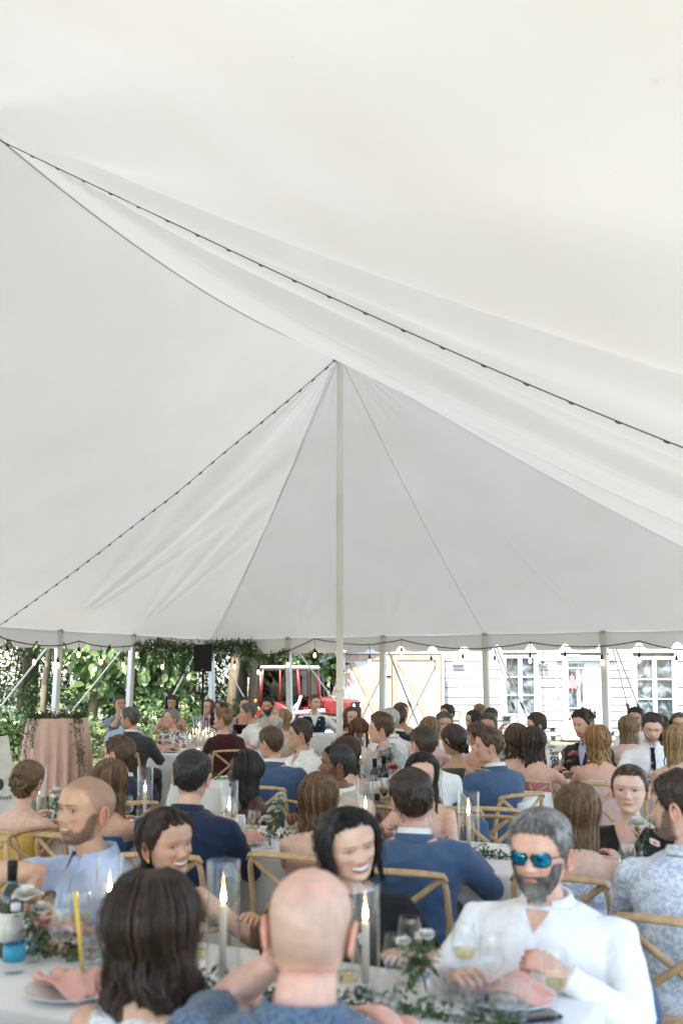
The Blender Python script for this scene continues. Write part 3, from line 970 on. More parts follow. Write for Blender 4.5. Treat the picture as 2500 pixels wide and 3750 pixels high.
def wheel(x, y, r, w):
    k = MB()
    prof = [(r * .58, -w / 2), (r * .9, -w / 2), (r, -w * .32), (r * 1.0, w * .32), (r * .9, w / 2), (r * .58, w / 2)]
    k.lathe(prof, (0, 0, 0), 32)
    for i in range(22):
        a = 2 * math.pi * i / 22
        for s_ in (-1, 1):
            aa = a + (math.pi / 22 if s_ > 0 else 0)
            k.box((r * 1.01 * math.cos(aa), r * 1.01 * math.sin(aa), s_ * w * .22), (.05, .045, w * .5), rot=Matrix.Rotation(aa, 3, 'Z') @ Matrix.Rotation(s_ * .6, 3, 'X'))
    V = k.verts(); k.v = [np.stack([V[:, 0] + x, V[:, 2] + y, V[:, 1] + r], 1)]
    w_ = tp(k, 'wheel', M_TYRE, sharp=40)
    k = MB(); k.lathe([(0, .04), (r * .2, .05), (r * .3, -.02), (r * .5, -.03), (r * .6, .06), (r * .6, -.06), (0, -.06)], (0, 0, 0), 20)
    V = k.verts(); k.v = [np.stack([V[:, 0] + x, V[:, 2] + y, V[:, 1] + r], 1)]
    k.build('rim', M_WPAINT, w_)
for y in (-.68, .68): wheel(-.1, y, .47, .30)
for y in (-.55, .55): wheel(1.55, y, .36, .22)
k = MB(); k.tube(bezier((.7, -.4, 1.05), (1.0, -.5, 1.5), (1.25, -.35, 1.05), 10), .015, 6); k.tube(bezier((.6, -.45, 1.05), (.9, -.6, 1.4), (1.4, -.35, .9), 10), .012, 6); tp(k, 'hydraulic_hose', M_BLACKP)
# pipe rack implement of pale tubes beside it
k = MB()
c = pix(1085, 2600, 21.6)
fr_ = empty('pipe_frame', (c.x, 21.6, 0)); tag(fr_, 'pale welded pipe frame standing in front of the tractor', 'frame')
for pts in ([(-.1, 0, .0), (-.1, 0, .95), (.05, 0, 1.1)], [(-.25, .3, 0), (-.05, .15, .8), (.1, 0, 1.25)], [(.42, .1, 0), (.42, .1, .95), (.5, .05, 1.25)]):
    MB().tube(pts, .028, 8).build('upright', M_STRAP, fr_)
MB().tube([(-.35, 0, .86), (.62, 0.05, .93)], .045, 10).build('crossbar', M_STRAP, fr_)
MB().tube([(.3, .02, .9), (.05, -.1, .1)], .028, 8).build('strut', M_STRAP, fr_)
# ================================================================ trees and plants
def leaf_cloud(P, N, size, seed, heart=True, droop=0.5, aspect=0.8):
    """one mesh of bent leaves at points P with outward directions N; returns MB"""
    r = np.random.default_rng(seed)
    n = len(P)
    N = N / np.maximum(np.linalg.norm(N, axis=1, keepdims=True), 1e-6)
    t = N * 0.6 + r.normal(0, 0.55, (n, 3)); t[:, 2] -= droop
    t /= np.linalg.norm(t, axis=1, keepdims=True)
    up = N * 0.7 + np.array([0, 0, 0.8]) + r.normal(0, 0.45, (n, 3))
    s = np.cross(t, up); s /= np.maximum(np.linalg.norm(s, axis=1, keepdims=True), 1e-6)
    w = np.cross(s, t)
    sz = (size * r.uniform(0.6, 1.25, n))[:, None]
    if heart:
        prof = [(0.0, 0.0, 0), (0.16, 0.34, .10), (0.55, 0.40, .12), (1.0, 0.0, -.06), (0.55, -0.40, .12), (0.16, -0.34, .10), (0.5, 0.0, -0.02)]
        F1 = [(0, 1, 6), (1, 2, 6), (2, 3, 6), (3, 4, 6), (4, 5, 6), (5, 0, 6)]
    else:
        prof = [(0, 0, 0), (.45, .3, .06), (1, 0, -.05), (.45, -.3, .06)]
        F1 = [(0, 1, 2), (0, 2, 3)]
    k = len(prof)
    V = np.zeros((n, k, 3))
    for i, (a, b_, c_) in enumerate(prof):
        V[:, i] = P + t * (a * sz) + s * (b_ * aspect * sz) + w * (c_ * sz)
    b = MB()
    b.v = [V.reshape(-1, 3)]; b.n = n * k
    fa = np.array(F1)
    b.f = (fa[None] + (np.arange(n) * k)[:, None, None]).reshape(-1, 3).tolist()
    b.mi = [0] * len(b.f)
    shade = r.uniform(0.6, 1.35, n)
    yel = r.uniform(0, 1, n)
    c = np.ones((n, k, 4))
    b._shade = (shade, yel, k)
    return b
def leaf_cols(b, base, base2):
    shade, yel, k = b._shade
    c = np.asarray(base)[None] * (1 - yel[:, None]) + np.asarray(base2)[None] * yel[:, None]
    c = c * shade[:, None]
    c = np.concatenate([c, np.ones((len(c), 1))], 1)
    b.cols = np.repeat(c, k, axis=0)
    return b
M_LEAF = mat('leaf', (1, 1, 1), 0.36, 0.1, 5, attr='Col', transl=0.32, spec=0.5)
M_BARK = mat('bark', (0.16, 0.13, 0.095), 0.95, 0.35, 9, bump=1.0, bscale=22, stretch=(2, 2, 0.35))
M_BARKL = mat('pale_bark', (0.26, 0.20, 0.13), 0.95, 0.3, 9, bump=1.0, bscale=22, stretch=(2, 2, 0.35))

def clump_points(r, centres, radii, per):
    P = []; N = []
    for c, rad in zip(centres, radii):
        d = r.normal(0, 1, (per, 3)); d /= np.linalg.norm(d, axis=1, keepdims=True)
        q = r.uniform(0.25, 1.0, (per, 1)) ** 0.5
        P.append(np.array(c) + d * q * np.array(rad)); N.append(d)
    return np.concatenate(P), np.concatenate(N)

def tree(name, x, y, h, lean, rad, z0, crown, n_cl, per, lsize, cols, label, seed, bark=None, heart=True, group=None, droop=.5, tr=0.12, extra_clumps=()):
    """crown = (rx, ry, rz, cz): ellipsoid the leaf clumps are spread through"""
    r = np.random.default_rng(seed)
    t = empty(name, (x, y, 0))
    tag(t, label, 'tree', group)
    top = np.array([lean[0], lean[1], h])
    path = [np.array([0, 0, -0.1]), top * 0.3 + r.normal(0, .05, 3) * [1, 1, 0], top * 0.6 + r.normal(0, .08, 3) * [1, 1, 0], top]
    b = MB(); b.tube(path, [tr * 1.25, tr, tr * 0.8, tr * 0.35], 10)
    cen = []
    for i in range(n_cl):
        d = r.normal(0, 1, 3); d /= np.linalg.norm(d)
        q = r.uniform(0.35, 1) ** 0.6
        cen.append(np.array([lean[0] * .8, lean[1] * .8, crown[3]]) + d * q * np.array(crown[:3]))
    cen = [c for c in cen if c[2] > z0] + [np.array(c) for c in extra_clumps]
    for i, c in enumerate(cen):
        if i % 3 == 0:
            s_ = path[1] * .3 + path[2] * .7 if c[2] > path[2][2] else path[1] * .6 + path[2] * .4
            mid = (s_ + c) / 2 + np.array([0, 0, .15 * np.linalg.norm(c - s_)])
            b.tube(bezier(s_, mid, c, 6), [tr * .38, tr * .32, tr * .26, tr * .2, tr * .15, tr * .06], 6)
    b.build('trunk', bark or M_BARK, t)
    P, N = clump_points(r, cen, [np.array([rad, rad, rad * .75]) * r.uniform(.7, 1.3) for _ in cen], per)
    lb = leaf_cloud(P, N, lsize, seed + 1, heart, droop)
    leaf_cols(lb, *cols)
    lb.build('crown', M_LEAF, t, smooth=False)
    return t
CAT = ((0.15, 0.24, 0.08), (0.28, 0.36, 0.16))
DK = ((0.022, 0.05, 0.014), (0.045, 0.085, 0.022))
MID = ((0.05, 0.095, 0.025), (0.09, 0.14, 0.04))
def gpos(px, Y): return (px - 1250) / FPX * Y * 1.0, Y
# big-leaved trees at the lawn's edge
big = [  # px, Y, h, lean, crown rx ry rz cz, clumps, label
    (160, 22.4, 5.2, (.3, .3), (1.2, .9, 1.5, 3.6), 26, 'slim big leaved tree rising behind the pink draped table', .07),
    (330, 22.0, 4.8, (.5, .2), (1.25, 1.0, 1.75, 2.5), 46, 'bushy big leaved tree with leaves hanging to eye level behind the garlanded table', .10),
    (470, 22.6, 4.9, (.6, .3), (1.15, .9, 1.7, 2.5), 44, 'leaning big leaved tree behind the person in grey blue t-shirt', .11),
    (640, 23.4, 5.6, (-.2, .2), (.9, .8, 1.5, 3.3), 26, 'thin stemmed big leaved tree behind the loudspeaker', .06),
    (835, 24.0, 6.0, (.5, .3), (.8, .8, 1.7, 3.6), 26, 'leaning ivy hung tree between the loudspeaker and the thick trunk', .12),
    (1010, 25.6, 6.2, (.3, -.8), (1.4, .9, 1.2, 3.1), 30, 'big leaved tree hanging over the tractor cab', .10),
    (1190, 26.4, 5.6, (-.1, -.9), (.9, .7, 1.1, 2.55), 24, 'big leaved tree hanging beside the barn eave', .09)]
for i, (px_, Y, h, lean, cr, ncl, lab, tr_r) in enumerate(big):
    x, y = gpos(px_, Y)
    tree('catalpa_tree', x, y, h, lean, 0.42, 0.75, cr, ncl, 34, 0.235, CAT, lab, 100 + i * 7, M_BARKL, True, 'big leaved trees along the lawn edge', .75, tr_r)
x, y = gpos(925, 24.6)
tree('forest_tree', x, y, 9.5, (.2, .3), .8, 3.6, (2.2, 2.0, 2.6, 7.0), 40, 70, .16, MID, 'thick straight trunk standing behind the person in maroon straps', 201, M_BARKL, False, 'trees of the dark wood', .4, .15)
x, y = gpos(884, 26.0)
tree('forest_tree', x, y, 9.0, (.3, .3), .8, 3.6, (2.0, 2.0, 2.6, 6.8), 36, 70, .16, MID, 'grey trunk just beside the thick straight trunk', 203, M_BARK, False, 'trees of the dark wood', .4, .12)
where = ['beyond the garlanded table', 'beyond the left edge of the lawn', 'behind the slim big leaved tree', 'behind the bushy big leaved tree', 'behind the leaning big leaved tree', 'behind the loudspeaker',
         'behind the thick straight trunk', 'behind the tractor cab', 'behind the tractor hood', 'behind the steel trough', 'over the barn roof', 'deep in the wood past the loudspeaker', 'deep in the wood past the lawn corner', 'deep in the wood past the tractor', 'at the back of the wood past the barn']
fp = [(-60, 26), (-420, 24), (110, 29), (320, 28), (520, 29), (700, 28), (850, 31), (1010, 30), (1120, 29), (1230, 31), (1380, 33), (640, 35), (80, 35), (1060, 37), (1290, 38)]
for i, (px_, Y) in enumerate(fp):
    x, y = gpos(px_, Y)
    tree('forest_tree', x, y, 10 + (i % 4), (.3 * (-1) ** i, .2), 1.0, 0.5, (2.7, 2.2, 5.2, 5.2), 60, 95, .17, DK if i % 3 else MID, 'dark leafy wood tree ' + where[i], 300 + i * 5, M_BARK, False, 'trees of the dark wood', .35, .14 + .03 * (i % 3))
# shrubs and ferns at the foot of the trees
def shrub(px_, Y, r_, h, n, size, cols, label, seed, heart=True, name='shrub'):
    x, y = gpos(px_, Y)
    rr = np.random.default_rng(seed)
    s = empty(name, (x, y, 0)); tag(s, label, 'shrub', 'shrubs below the wood')
    b = MB()
    cen = [np.array([rr.uniform(-r_, r_), rr.uniform(-r_ * .6, r_ * .6), rr.uniform(.15, h)]) for _ in range(max(6, int(n / 30)))]
    for c in cen[::2]:
        b.tube(bezier((c[0] * .15, c[1] * .15, 0), (c[0] * .4, c[1] * .4, c[2] * .7), c, 5), [.02, .016, .013, .009, .004], 5)
    b.build('stem', M_BARK, s)
    P, N = clump_points(rr, cen, [np.array([.3, .3, .24]) for _ in cen], 30)
    P[:, 2] = np.maximum(P[:, 2], .06)
    leaf_cols(leaf_cloud(P, N, size, seed + 1, heart, .4), *cols).build('foliage', M_LEAF, s, smooth=False)
shrub(590, 20.9, .7, 1.15, 700, .11, CAT, 'pale leafy shrub beside the person in sky blue shirt', 401)
shrub(20, 20.2, .8, .8, 700, .12, MID, 'low shrub on the lawn edge left of the pink table', 402)
shrub(150, 20.8, .8, .9, 600, .13, MID, 'low shrub hidden behind the pink table', 403)
shrub(420, 20.6, .7, .8, 600, .11, CAT, 'low shrub behind the person in grey blue t-shirt', 404)
shrub(760, 21.8, .9, 1.0, 700, .11, MID, 'shrub below the loudspeaker', 405)
shrub(-150, 20.0, .9, 1.0, 600, .13, MID, 'shrub past the lawn edge beyond the sign', 406)
shrub(900, 22.2, .8, .8, 500, .11, MID, 'shrub at the foot of the thick straight trunk', 407)
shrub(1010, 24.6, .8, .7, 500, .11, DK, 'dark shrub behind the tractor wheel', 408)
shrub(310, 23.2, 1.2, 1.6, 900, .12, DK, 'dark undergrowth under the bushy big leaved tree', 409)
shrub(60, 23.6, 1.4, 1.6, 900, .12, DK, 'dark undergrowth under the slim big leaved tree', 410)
shrub(690, 25, 1.4, 1.4, 900, .12, DK, 'dark undergrowth past the loudspeaker', 411)

# ================================================================ figures
M_SKIN = mat('skin', (0.5, 0.3, 0.2), 0.46, 0.10, 38, attr='Col', bump=0.16, bscale=260, sss=0.08, spec=0.42)
M_HAIR = mat('hair', (0.1, 0.06, 0.03), 0.40, 0.5, 150, attr='Col', bump=0.9, bscale=170, stretch=(1, 1, 0.12), spec=0.5)
M_EYEW = mat('eye_white', (0.46, 0.42, 0.40), 0.35, 0.02)
M_IRIS = mat('iris', (0.05, 0.03, 0.02), 0.15, 0.1)
M_TEETH = mat('teeth', (0.80, 0.78, 0.72), 0.25, 0.02)
M_MOUTH = mat('mouth_inside', (0.12, 0.03, 0.03), 0.6, 0.05)
M_GOLD = mat('gold', (0.75, 0.5, 0.2), 0.3, 0.05, metal=0.9)
BODY_M = [M_SKIN, M_EYEW, M_IRIS, M_TEETH, M_MOUTH]

ZK = np.array([0, .008, .02, .035, .05, .06, .075, .09, .105, .12, .135, .15, .17, .19, .205, .218, .228, .235])
FK = np.array([.050, .074, .083, .083, .081, .085, .086, .087, .087, .084, .091, .093, .090, .079, .064, .044, .024, 0])
BK = np.array([.000, .006, .018, .034, .052, .062, .078, .090, .099, .104, .107, .107, .102, .090, .076, .055, .033, 0])
WK = np.array([.016, .031, .045, .055, .061, .064, .068, .072, .0745, .0765, .078, .079, .077, .070, .060, .046, .029, 0])
def head_surf(a, z, grow=0.0, jaw=1.0):
    """point of the bare skull at azimuth a (0 = face) and height z above the chin"""
    F = np.interp(z, ZK, FK); B = np.interp(z, ZK, BK); W = np.interp(z, ZK, WK)
    W = W * (1 + (jaw - 1) * np.clip(1 - z / .10, 0, 1))
    ca, sa = np.cos(a), np.sin(a)
    e = np.where(ca > 0, 0.86, 0.95)
    x = W * np.sign(sa) * np.abs(sa) ** e
    y = -np.where(ca > 0, F, B) * np.sign(ca) * np.abs(ca) ** e
    y = np.where(ca > 0, -F * np.abs(ca) ** e, B * np.abs(ca) ** e)
    return x, y
def face_y(x, z, jaw=1.0, fem=False, smile=0.0):
    """front surface y at face coordinates (x, z)"""
    F = np.interp(z, ZK, FK); W = np.interp(z, ZK, WK) * (1 + (jaw - 1) * np.clip(1 - z / .10, 0, 1))
    sa = np.clip(np.abs(x) / W, 0, .999) ** (1 / .86)
    ca = np.sqrt(1 - np.minimum(sa, 1) ** 2)
    y = -F * ca ** .86
    return y - face_feat(x, z, fem, smile)
def face_feat(x, z, fem, smile):
    """forward relief of the face"""
    ax = np.abs(x)
    g = lambda c, s: np.exp(-(c / s) ** 2)
    r = 0
    nose_a = np.clip((.128 - z) / (.128 - .086), 0, 1) * np.clip((z - .073) / .010, 0, 1)
    wdt = .0075 + .0055 * np.clip((.115 - z) / .03, 0, 1)
    r = r + (.021 if fem else .024) * nose_a ** .9 * g(ax, wdt)
    r = r + .008 * g(ax - .0125, .006) * g(z - .081, .0075)          # nostril wings
    r = r - .0085 * g(ax - .031, .014) * g(z - .119, .0095)           # sockets
    r = r + .0055 * g(ax - .028, .020) * g(z - .139, .0075) * (.6 if fem else 1)   # brow
    r = r + (.0045 + .006 * smile) * g(ax - .040, .016) * g(z - (.090 + .004 * smile), .016)   # cheek
    r = r + .0055 * g(ax, .020) * g(z - .054, .012)                   # muzzle
    r = r - .004 * g(ax, .02) * g(z - .037, .006)
    r = r - (.0012 + .0030 * smile) * g(ax - (.026 + .012 * np.clip((.082 - z) / .04, 0, 1)), .0045) * g(z - .066, .018)   # fold beside the mouth
    r = r + .0008 * np.sin(x * 90 + z * 40) * g(z - .08, .06)
    r = r + .006 * g(ax, .017) * g(z - .018, .012)                    # chin
    return r

def smoothnoise(P, k, seed, n=5):
    r = np.random.default_rng(seed)
    o = np.zeros(len(P))
    for i in range(n):
        d = r.normal(0, 1, 3) * k
        o += np.sin(P @ d + r.uniform(0, 6.28))
    return o / n ** .5

def make_head(mb, cols, tone, opt, na, nz):
    """adds the head surface and the features of the face to mb (origin at the chin, face to -y)"""
    fem = opt.get('fem', False); smile = opt.get('smile', 0.0); jaw = opt.get('jaw', .90 if fem else 1.03)
    t = np.arange(na) / na
    a = 2 * math.pi * t - 0.42 * np.sin(2 * math.pi * t)
    s = np.linspace(0, 1, nz)
    z = np.interp(s, [0, .05, .62, .85, 1], [0.0, .008, .145, .215, .235])
    A_, Z_ = np.meshgrid(a, z)
    x, y = head_surf(A_, Z_, jaw=jaw)
    front = np.cos(A_) > 0.05
    y = y - np.where(front, face_feat(x, Z_, fem, smile), 0) * np.clip(np.cos(A_) * 3, 0, 1)
    V = np.stack([x, y, Z_], -1).reshape(-1, 3)
    F = []
    for i in range(nz - 1):
        for j in range(na):
            j2 = (j + 1) % na
            F.append((i * na + j, i * na + j2, (i + 1) * na + j2, (i + 1) * na + j))
    F.append(tuple(range(na))[::-1])
    mb.add(V, F, 0)
    c = np.tile(np.array([*tone, 1.0]), (len(V), 1))
    X, Yv, Zv = V.T
    ax = np.abs(X)
    fr = (Yv < 0)
    g = lambda q, s_: np.exp(-(q / s_) ** 2)
    mot = smoothnoise(V, 55, int(abs(opt.get('seed', 3))), 6)
    c[:, :3] *= (1 + .045 * mot)[:, None]; c[:, 1:3] *= (1 - .03 * smoothnoise(V, 95, 11, 6))[:, None]
    blush = fr * (g(ax - .040, .018) * g(Zv - .085, .018) * .28 + g(ax, .013) * g(Zv - .08, .012) * .22)
    c[:, 1] *= 1 - .55 * blush; c[:, 2] *= 1 - .55 * blush
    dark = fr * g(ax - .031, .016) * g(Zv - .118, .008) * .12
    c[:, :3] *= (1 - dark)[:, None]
    if opt.get('stubble'):
        sc, amt = opt['stubble']
        zu = np.interp(ax, [0, .018, .026, .036, .050, .060, .068, .074], [.071, .071, .066, .052, .056, .074, .105, .120])
        m = np.clip((zu - Zv) / .010, 0, 1) * np.clip((.006 - Yv) / .018, 0, 1)
        m = m * (1 - np.clip(1.5 * g(ax, .020) * g(Zv - .0545, .0085), 0, 1)) * amt
        m = m * (.86 + .14 * np.clip(smoothnoise(V, 400, 3), -1, 1))
        c[:, :3] = c[:, :3] * (1 - m[:, None]) + np.array(sc) * m[:, None]
    if opt.get('buzz'):
        sc, amt = opt['buzz']
        hz = hairline(np.arctan2(X, -Yv), opt.get('hl', .185))
        m = np.clip((Zv - hz) / .014, 0, 1) * amt * (1 - opt.get('bald_top', 0) * np.clip((Zv - .17) / .03, 0, 1))
        c[:, :3] = c[:, :3] * (1 - m[:, None]) + np.array(sc) * m[:, None]
    cols.append(c)
    def extra(fn, mi, col):
        n0 = mb.n
        fn(mi)
        cols.append(np.tile(np.array([*col, 1.0]), (mb.n - n0, 1)))
    FY = lambda x_, z_: float(face_y(np.array(x_), np.array(z_), jaw, fem, smile))
    # ears
    if opt.get('ears', True):
        for sx in (-1, 1):
            def ear(mi):
                ex = np.interp(.10, ZK, WK) + .004
                pts = []
                for q in np.linspace(0, 2 * math.pi, 13):
                    pts.append((sx * (ex + .007 + .004 * math.cos(q)), .012 - .017 * math.sin(q + .15) * (1.05 if math.sin(q) < 0 else .8), .103 + .031 * math.cos(q)))
                mb.tube(pts, .0055, 6, caps=False, mi=mi)
                mb.ell((sx * (ex + .003), .012, .102), (.005, .014, .026), None, 8, 6, mi)
            extra(ear, 0, (tone[0] * 1.0, tone[1] * .82, tone[2] * .80))
    # eyes
    hide_eyes = opt.get('no_eyes', False)
    if not hide_eyes:
        squint = opt.get('squint', .55 * smile)
        for sx in (-1, 1):
            ex, ez = sx * .0315, .1185
            hw, hh = .0145, .0058 * (1 - .6 * squint)
            gx = opt.get('gaze', 0.0)
            def almond(mi):
                V_ = [(ex, FY(ex, ez) - .0035, ez)]
                n = 14
                for k in range(n):
                    q = 2 * math.pi * k / n
                    xx = ex + hw * math.cos(q); zz = ez + hh * math.sin(q) * (1 if math.sin(q) > 0 else .8)
                    V_.append((xx, FY(xx, zz) - .0012, zz))
                mb.add(V_, [(0, 1 + k, 1 + (k + 1) % n) for k in range(n)], mi)
            extra(almond, 1, (1, 1, 1))
            def iris(mi):
                ix = ex + gx * .006
                n = 10; rr = .0058
                V_ = [(ix, FY(ix, ez) - .0052, ez)]
                for k in range(n):
                    q = 2 * math.pi * k / n
                    xx = ix + rr * math.cos(q); zz = ez + min(rr, hh) * math.sin(q)
                    V_.append((xx, FY(xx, zz) - .0040, zz))
                mb.add(V_, [(0, 1 + k, 1 + (k + 1) % n) for k in range(n)], mi)
            extra(iris, 2, (1, 1, 1))
            def lash(mi):
                pts = []; 
                for k in np.linspace(-1.05, 1.05, 9):
                    xx = ex + hw * k; zz = ez + hh * max(0, 1 - k * k) ** .5 + .0006
                    pts.append((xx, FY(xx, zz) - .0022, zz))
                mb.tube(pts, .0017 if fem else .0012, 5, mi=mi)
            extra(lash, 2, (1, 1, 1))
            def lid(mi):
                pts = []
                for k in np.linspace(-1.1, 1.1, 9):
                    xx = ex + (hw + .001) * k; zz = ez + (hh + .0042) * max(0, 1 - (k * .9) ** 2) ** .5
                    pts.append((xx, FY(xx, zz) - .0006, zz))
                mb.tube(pts, .0032, 6, mi=mi)
            extra(lid, 0, (tone[0] * .8, tone[1] * .72, tone[2] * .7))
        bc = tuple(np.array(opt.get('brow', (.05, .03, .02))) * .62 + np.array(tone) * .30)
        for sx in (-1, 1):
            def brow(mi):
                pts = []; rad = []
                for k in np.linspace(0, 1, 9):
                    xx = sx * (.012 + .038 * k); zz = .1365 + .006 * math.sin(k * 2.2) - .004 * k + opt.get('brow_up', 0) * .004
                    pts.append((xx, FY(xx, zz) - .0008, zz)); rad.append((.0034 if not fem else .0022) * (1 - .65 * k ** 2))
                mb.tube(pts, rad, 6, mi=mi, flat=(1.0, .7))
            extra(brow, 0, bc)
    # mouth
    lip = opt.get('lip', (tone[0] * .82, tone[1] * .52, tone[2] * .52))
    mz = .0545; mw = .0235 + .0085 * smile; op = opt.get('open', .0075 * smile if smile > .4 else 0.0)
    def mcurve(k, off):
        return mz + smile * .0085 * k * k + off * max(0, 1 - k * k) ** .6
    if op > 0.001:
        def cav(mi, dz0=0.0, dz1=0.0, dy=.0012):
            n = 11; V_ = []
            for k in np.linspace(-.92, .92, n):
                xx = mw * k
                for zz in (mcurve(k, op * .75 - dz0), mcurve(k, -op + dz1)):
                    V_.append((xx, FY(xx, zz) - dy, zz))
            mb.add(V_, [(2 * i, 2 * i + 1, 2 * i + 3, 2 * i + 2) for i in range(n - 1)], mi)
        extra(lambda mi: cav(mi), 4, (1, 1, 1))
        if smile > .4:
            extra(lambda mi: cav(mi, .0004, op * .55, .0020), 3, (1, 1, 1))
    for off, rad in ((op * .75 + .0028, .0034), (-op - .0034, .0042)):
        def lipf(mi):
            pts = []; rr = []
            for k in np.linspace(-1, 1, 13):
                xx = mw * k; zz = mcurve(k, off)
                pts.append((xx, FY(xx, zz) - .0002, zz)); rr.append(rad * (.35 + .65 * max(0, 1 - k * k) ** .5))
            mb.tube(pts, rr, 6, mi=mi)
        extra(lipf, 0, lip)

def hairline(a, front=.185):
    """height of the hair line at azimuth a (0 = face)"""
    d = np.abs(np.degrees(np.arctan2(np.sin(a), np.cos(a))))
    return np.interp(d, [0, 25, 48, 62, 75, 84, 97, 120, 150, 180], [front, front - .001, front - .012, front - .045, .115, .108, .125, .070, .045, .040])

def hair_shell(thick_top, thick_side, front=.185, seed=1, na=64, nz=34, bald=0.0, lump=.006, fringe=0.0, ear_cover=False, nape=0.0, freq=70, quiff=0.0):
    """closed cap of hair over the skull; dips under the skin at the hair line"""
    a = 2 * math.pi * np.arange(na) / na
    z = np.interp(np.linspace(0, 1, nz), [0, .55, 1], [.02, .165, .2349])
    A_, Z_ = np.meshgrid(a, z)
    x, y = head_surf(A_, Z_)
    hl = hairline(A_, front)
    if ear_cover:
        d = np.abs(np.degrees(np.arctan2(np.sin(A_), np.cos(A_))))
        hl = np.where(d > 62, np.minimum(hl, np.interp(d, [62, 86, 100], [hl.max() - .045, .10, .055])), hl)
    hl = hl - nape * (np.cos(A_) < -.3) - fringe * np.clip(np.cos(A_) * 2 - .6, 0, 1)
    top = smoothstep(.15, .215, Z_)
    Tt = thick_side + (thick_top - thick_side) * top
    frn = np.clip(np.cos(A_) * 1.4 - .1, 0, 1)
    hl = hl + frn * .0035 * np.sin(A_ * 9 + seed) + frn * .003 * np.sin(A_ * 23 + 2 * seed)
    T_ = Tt * smoothstep(-.002, 1, (Z_ - hl) / (.018 + .034 * frn)) ** .8
    P = np.stack([x, y, Z_], -1).reshape(-1, 3)
    r = np.random.default_rng(seed)
    strands = (np.sin(A_ * freq + 3 * np.sin(Z_ * 40) + r.uniform(0, 6)) * .35 + np.sin(A_ * freq * .43 + 1 + Z_ * 25) * .65)
    ln = smoothnoise(P, 60, seed).reshape(A_.shape)
    T_ = T_ * (1 + .14 * strands + lump / .02 * .35 * ln)
    if quiff:
        T_ = T_ + quiff * smoothstep(.185, .22, Z_) * np.clip(np.cos(A_), 0, 1) ** 1.5
    if bald:
        dtop = np.hypot(x, (y - .025) * .8)
        T_ = T_ * (1 - bald * (1 - smoothstep(.045, .066, dtop)) * (Z_ > .14)) 
        T_ = np.where(bald * (dtop < .052) * (Z_ > .17) > .5, -.004, T_)
    T_ = np.where(Z_ < hl + .0005, -.006, T_)
    nrm = np.stack([x / .075, y / .09, (Z_ - .13) / .10], -1)
    nrm = nrm / np.linalg.norm(nrm, axis=-1, keepdims=True)
    V = np.stack([x, y, Z_], -1) + nrm * T_[..., None]
    F = []
    for i in range(nz - 1):
        for j in range(na):
            j2 = (j + 1) % na
            F.append((i * na + j, i * na + j2, (i + 1) * na + j2, (i + 1) * na + j))
    F.append(tuple((nz - 1) * na + j for j in range(na)))
    return V.reshape(-1, 3), F

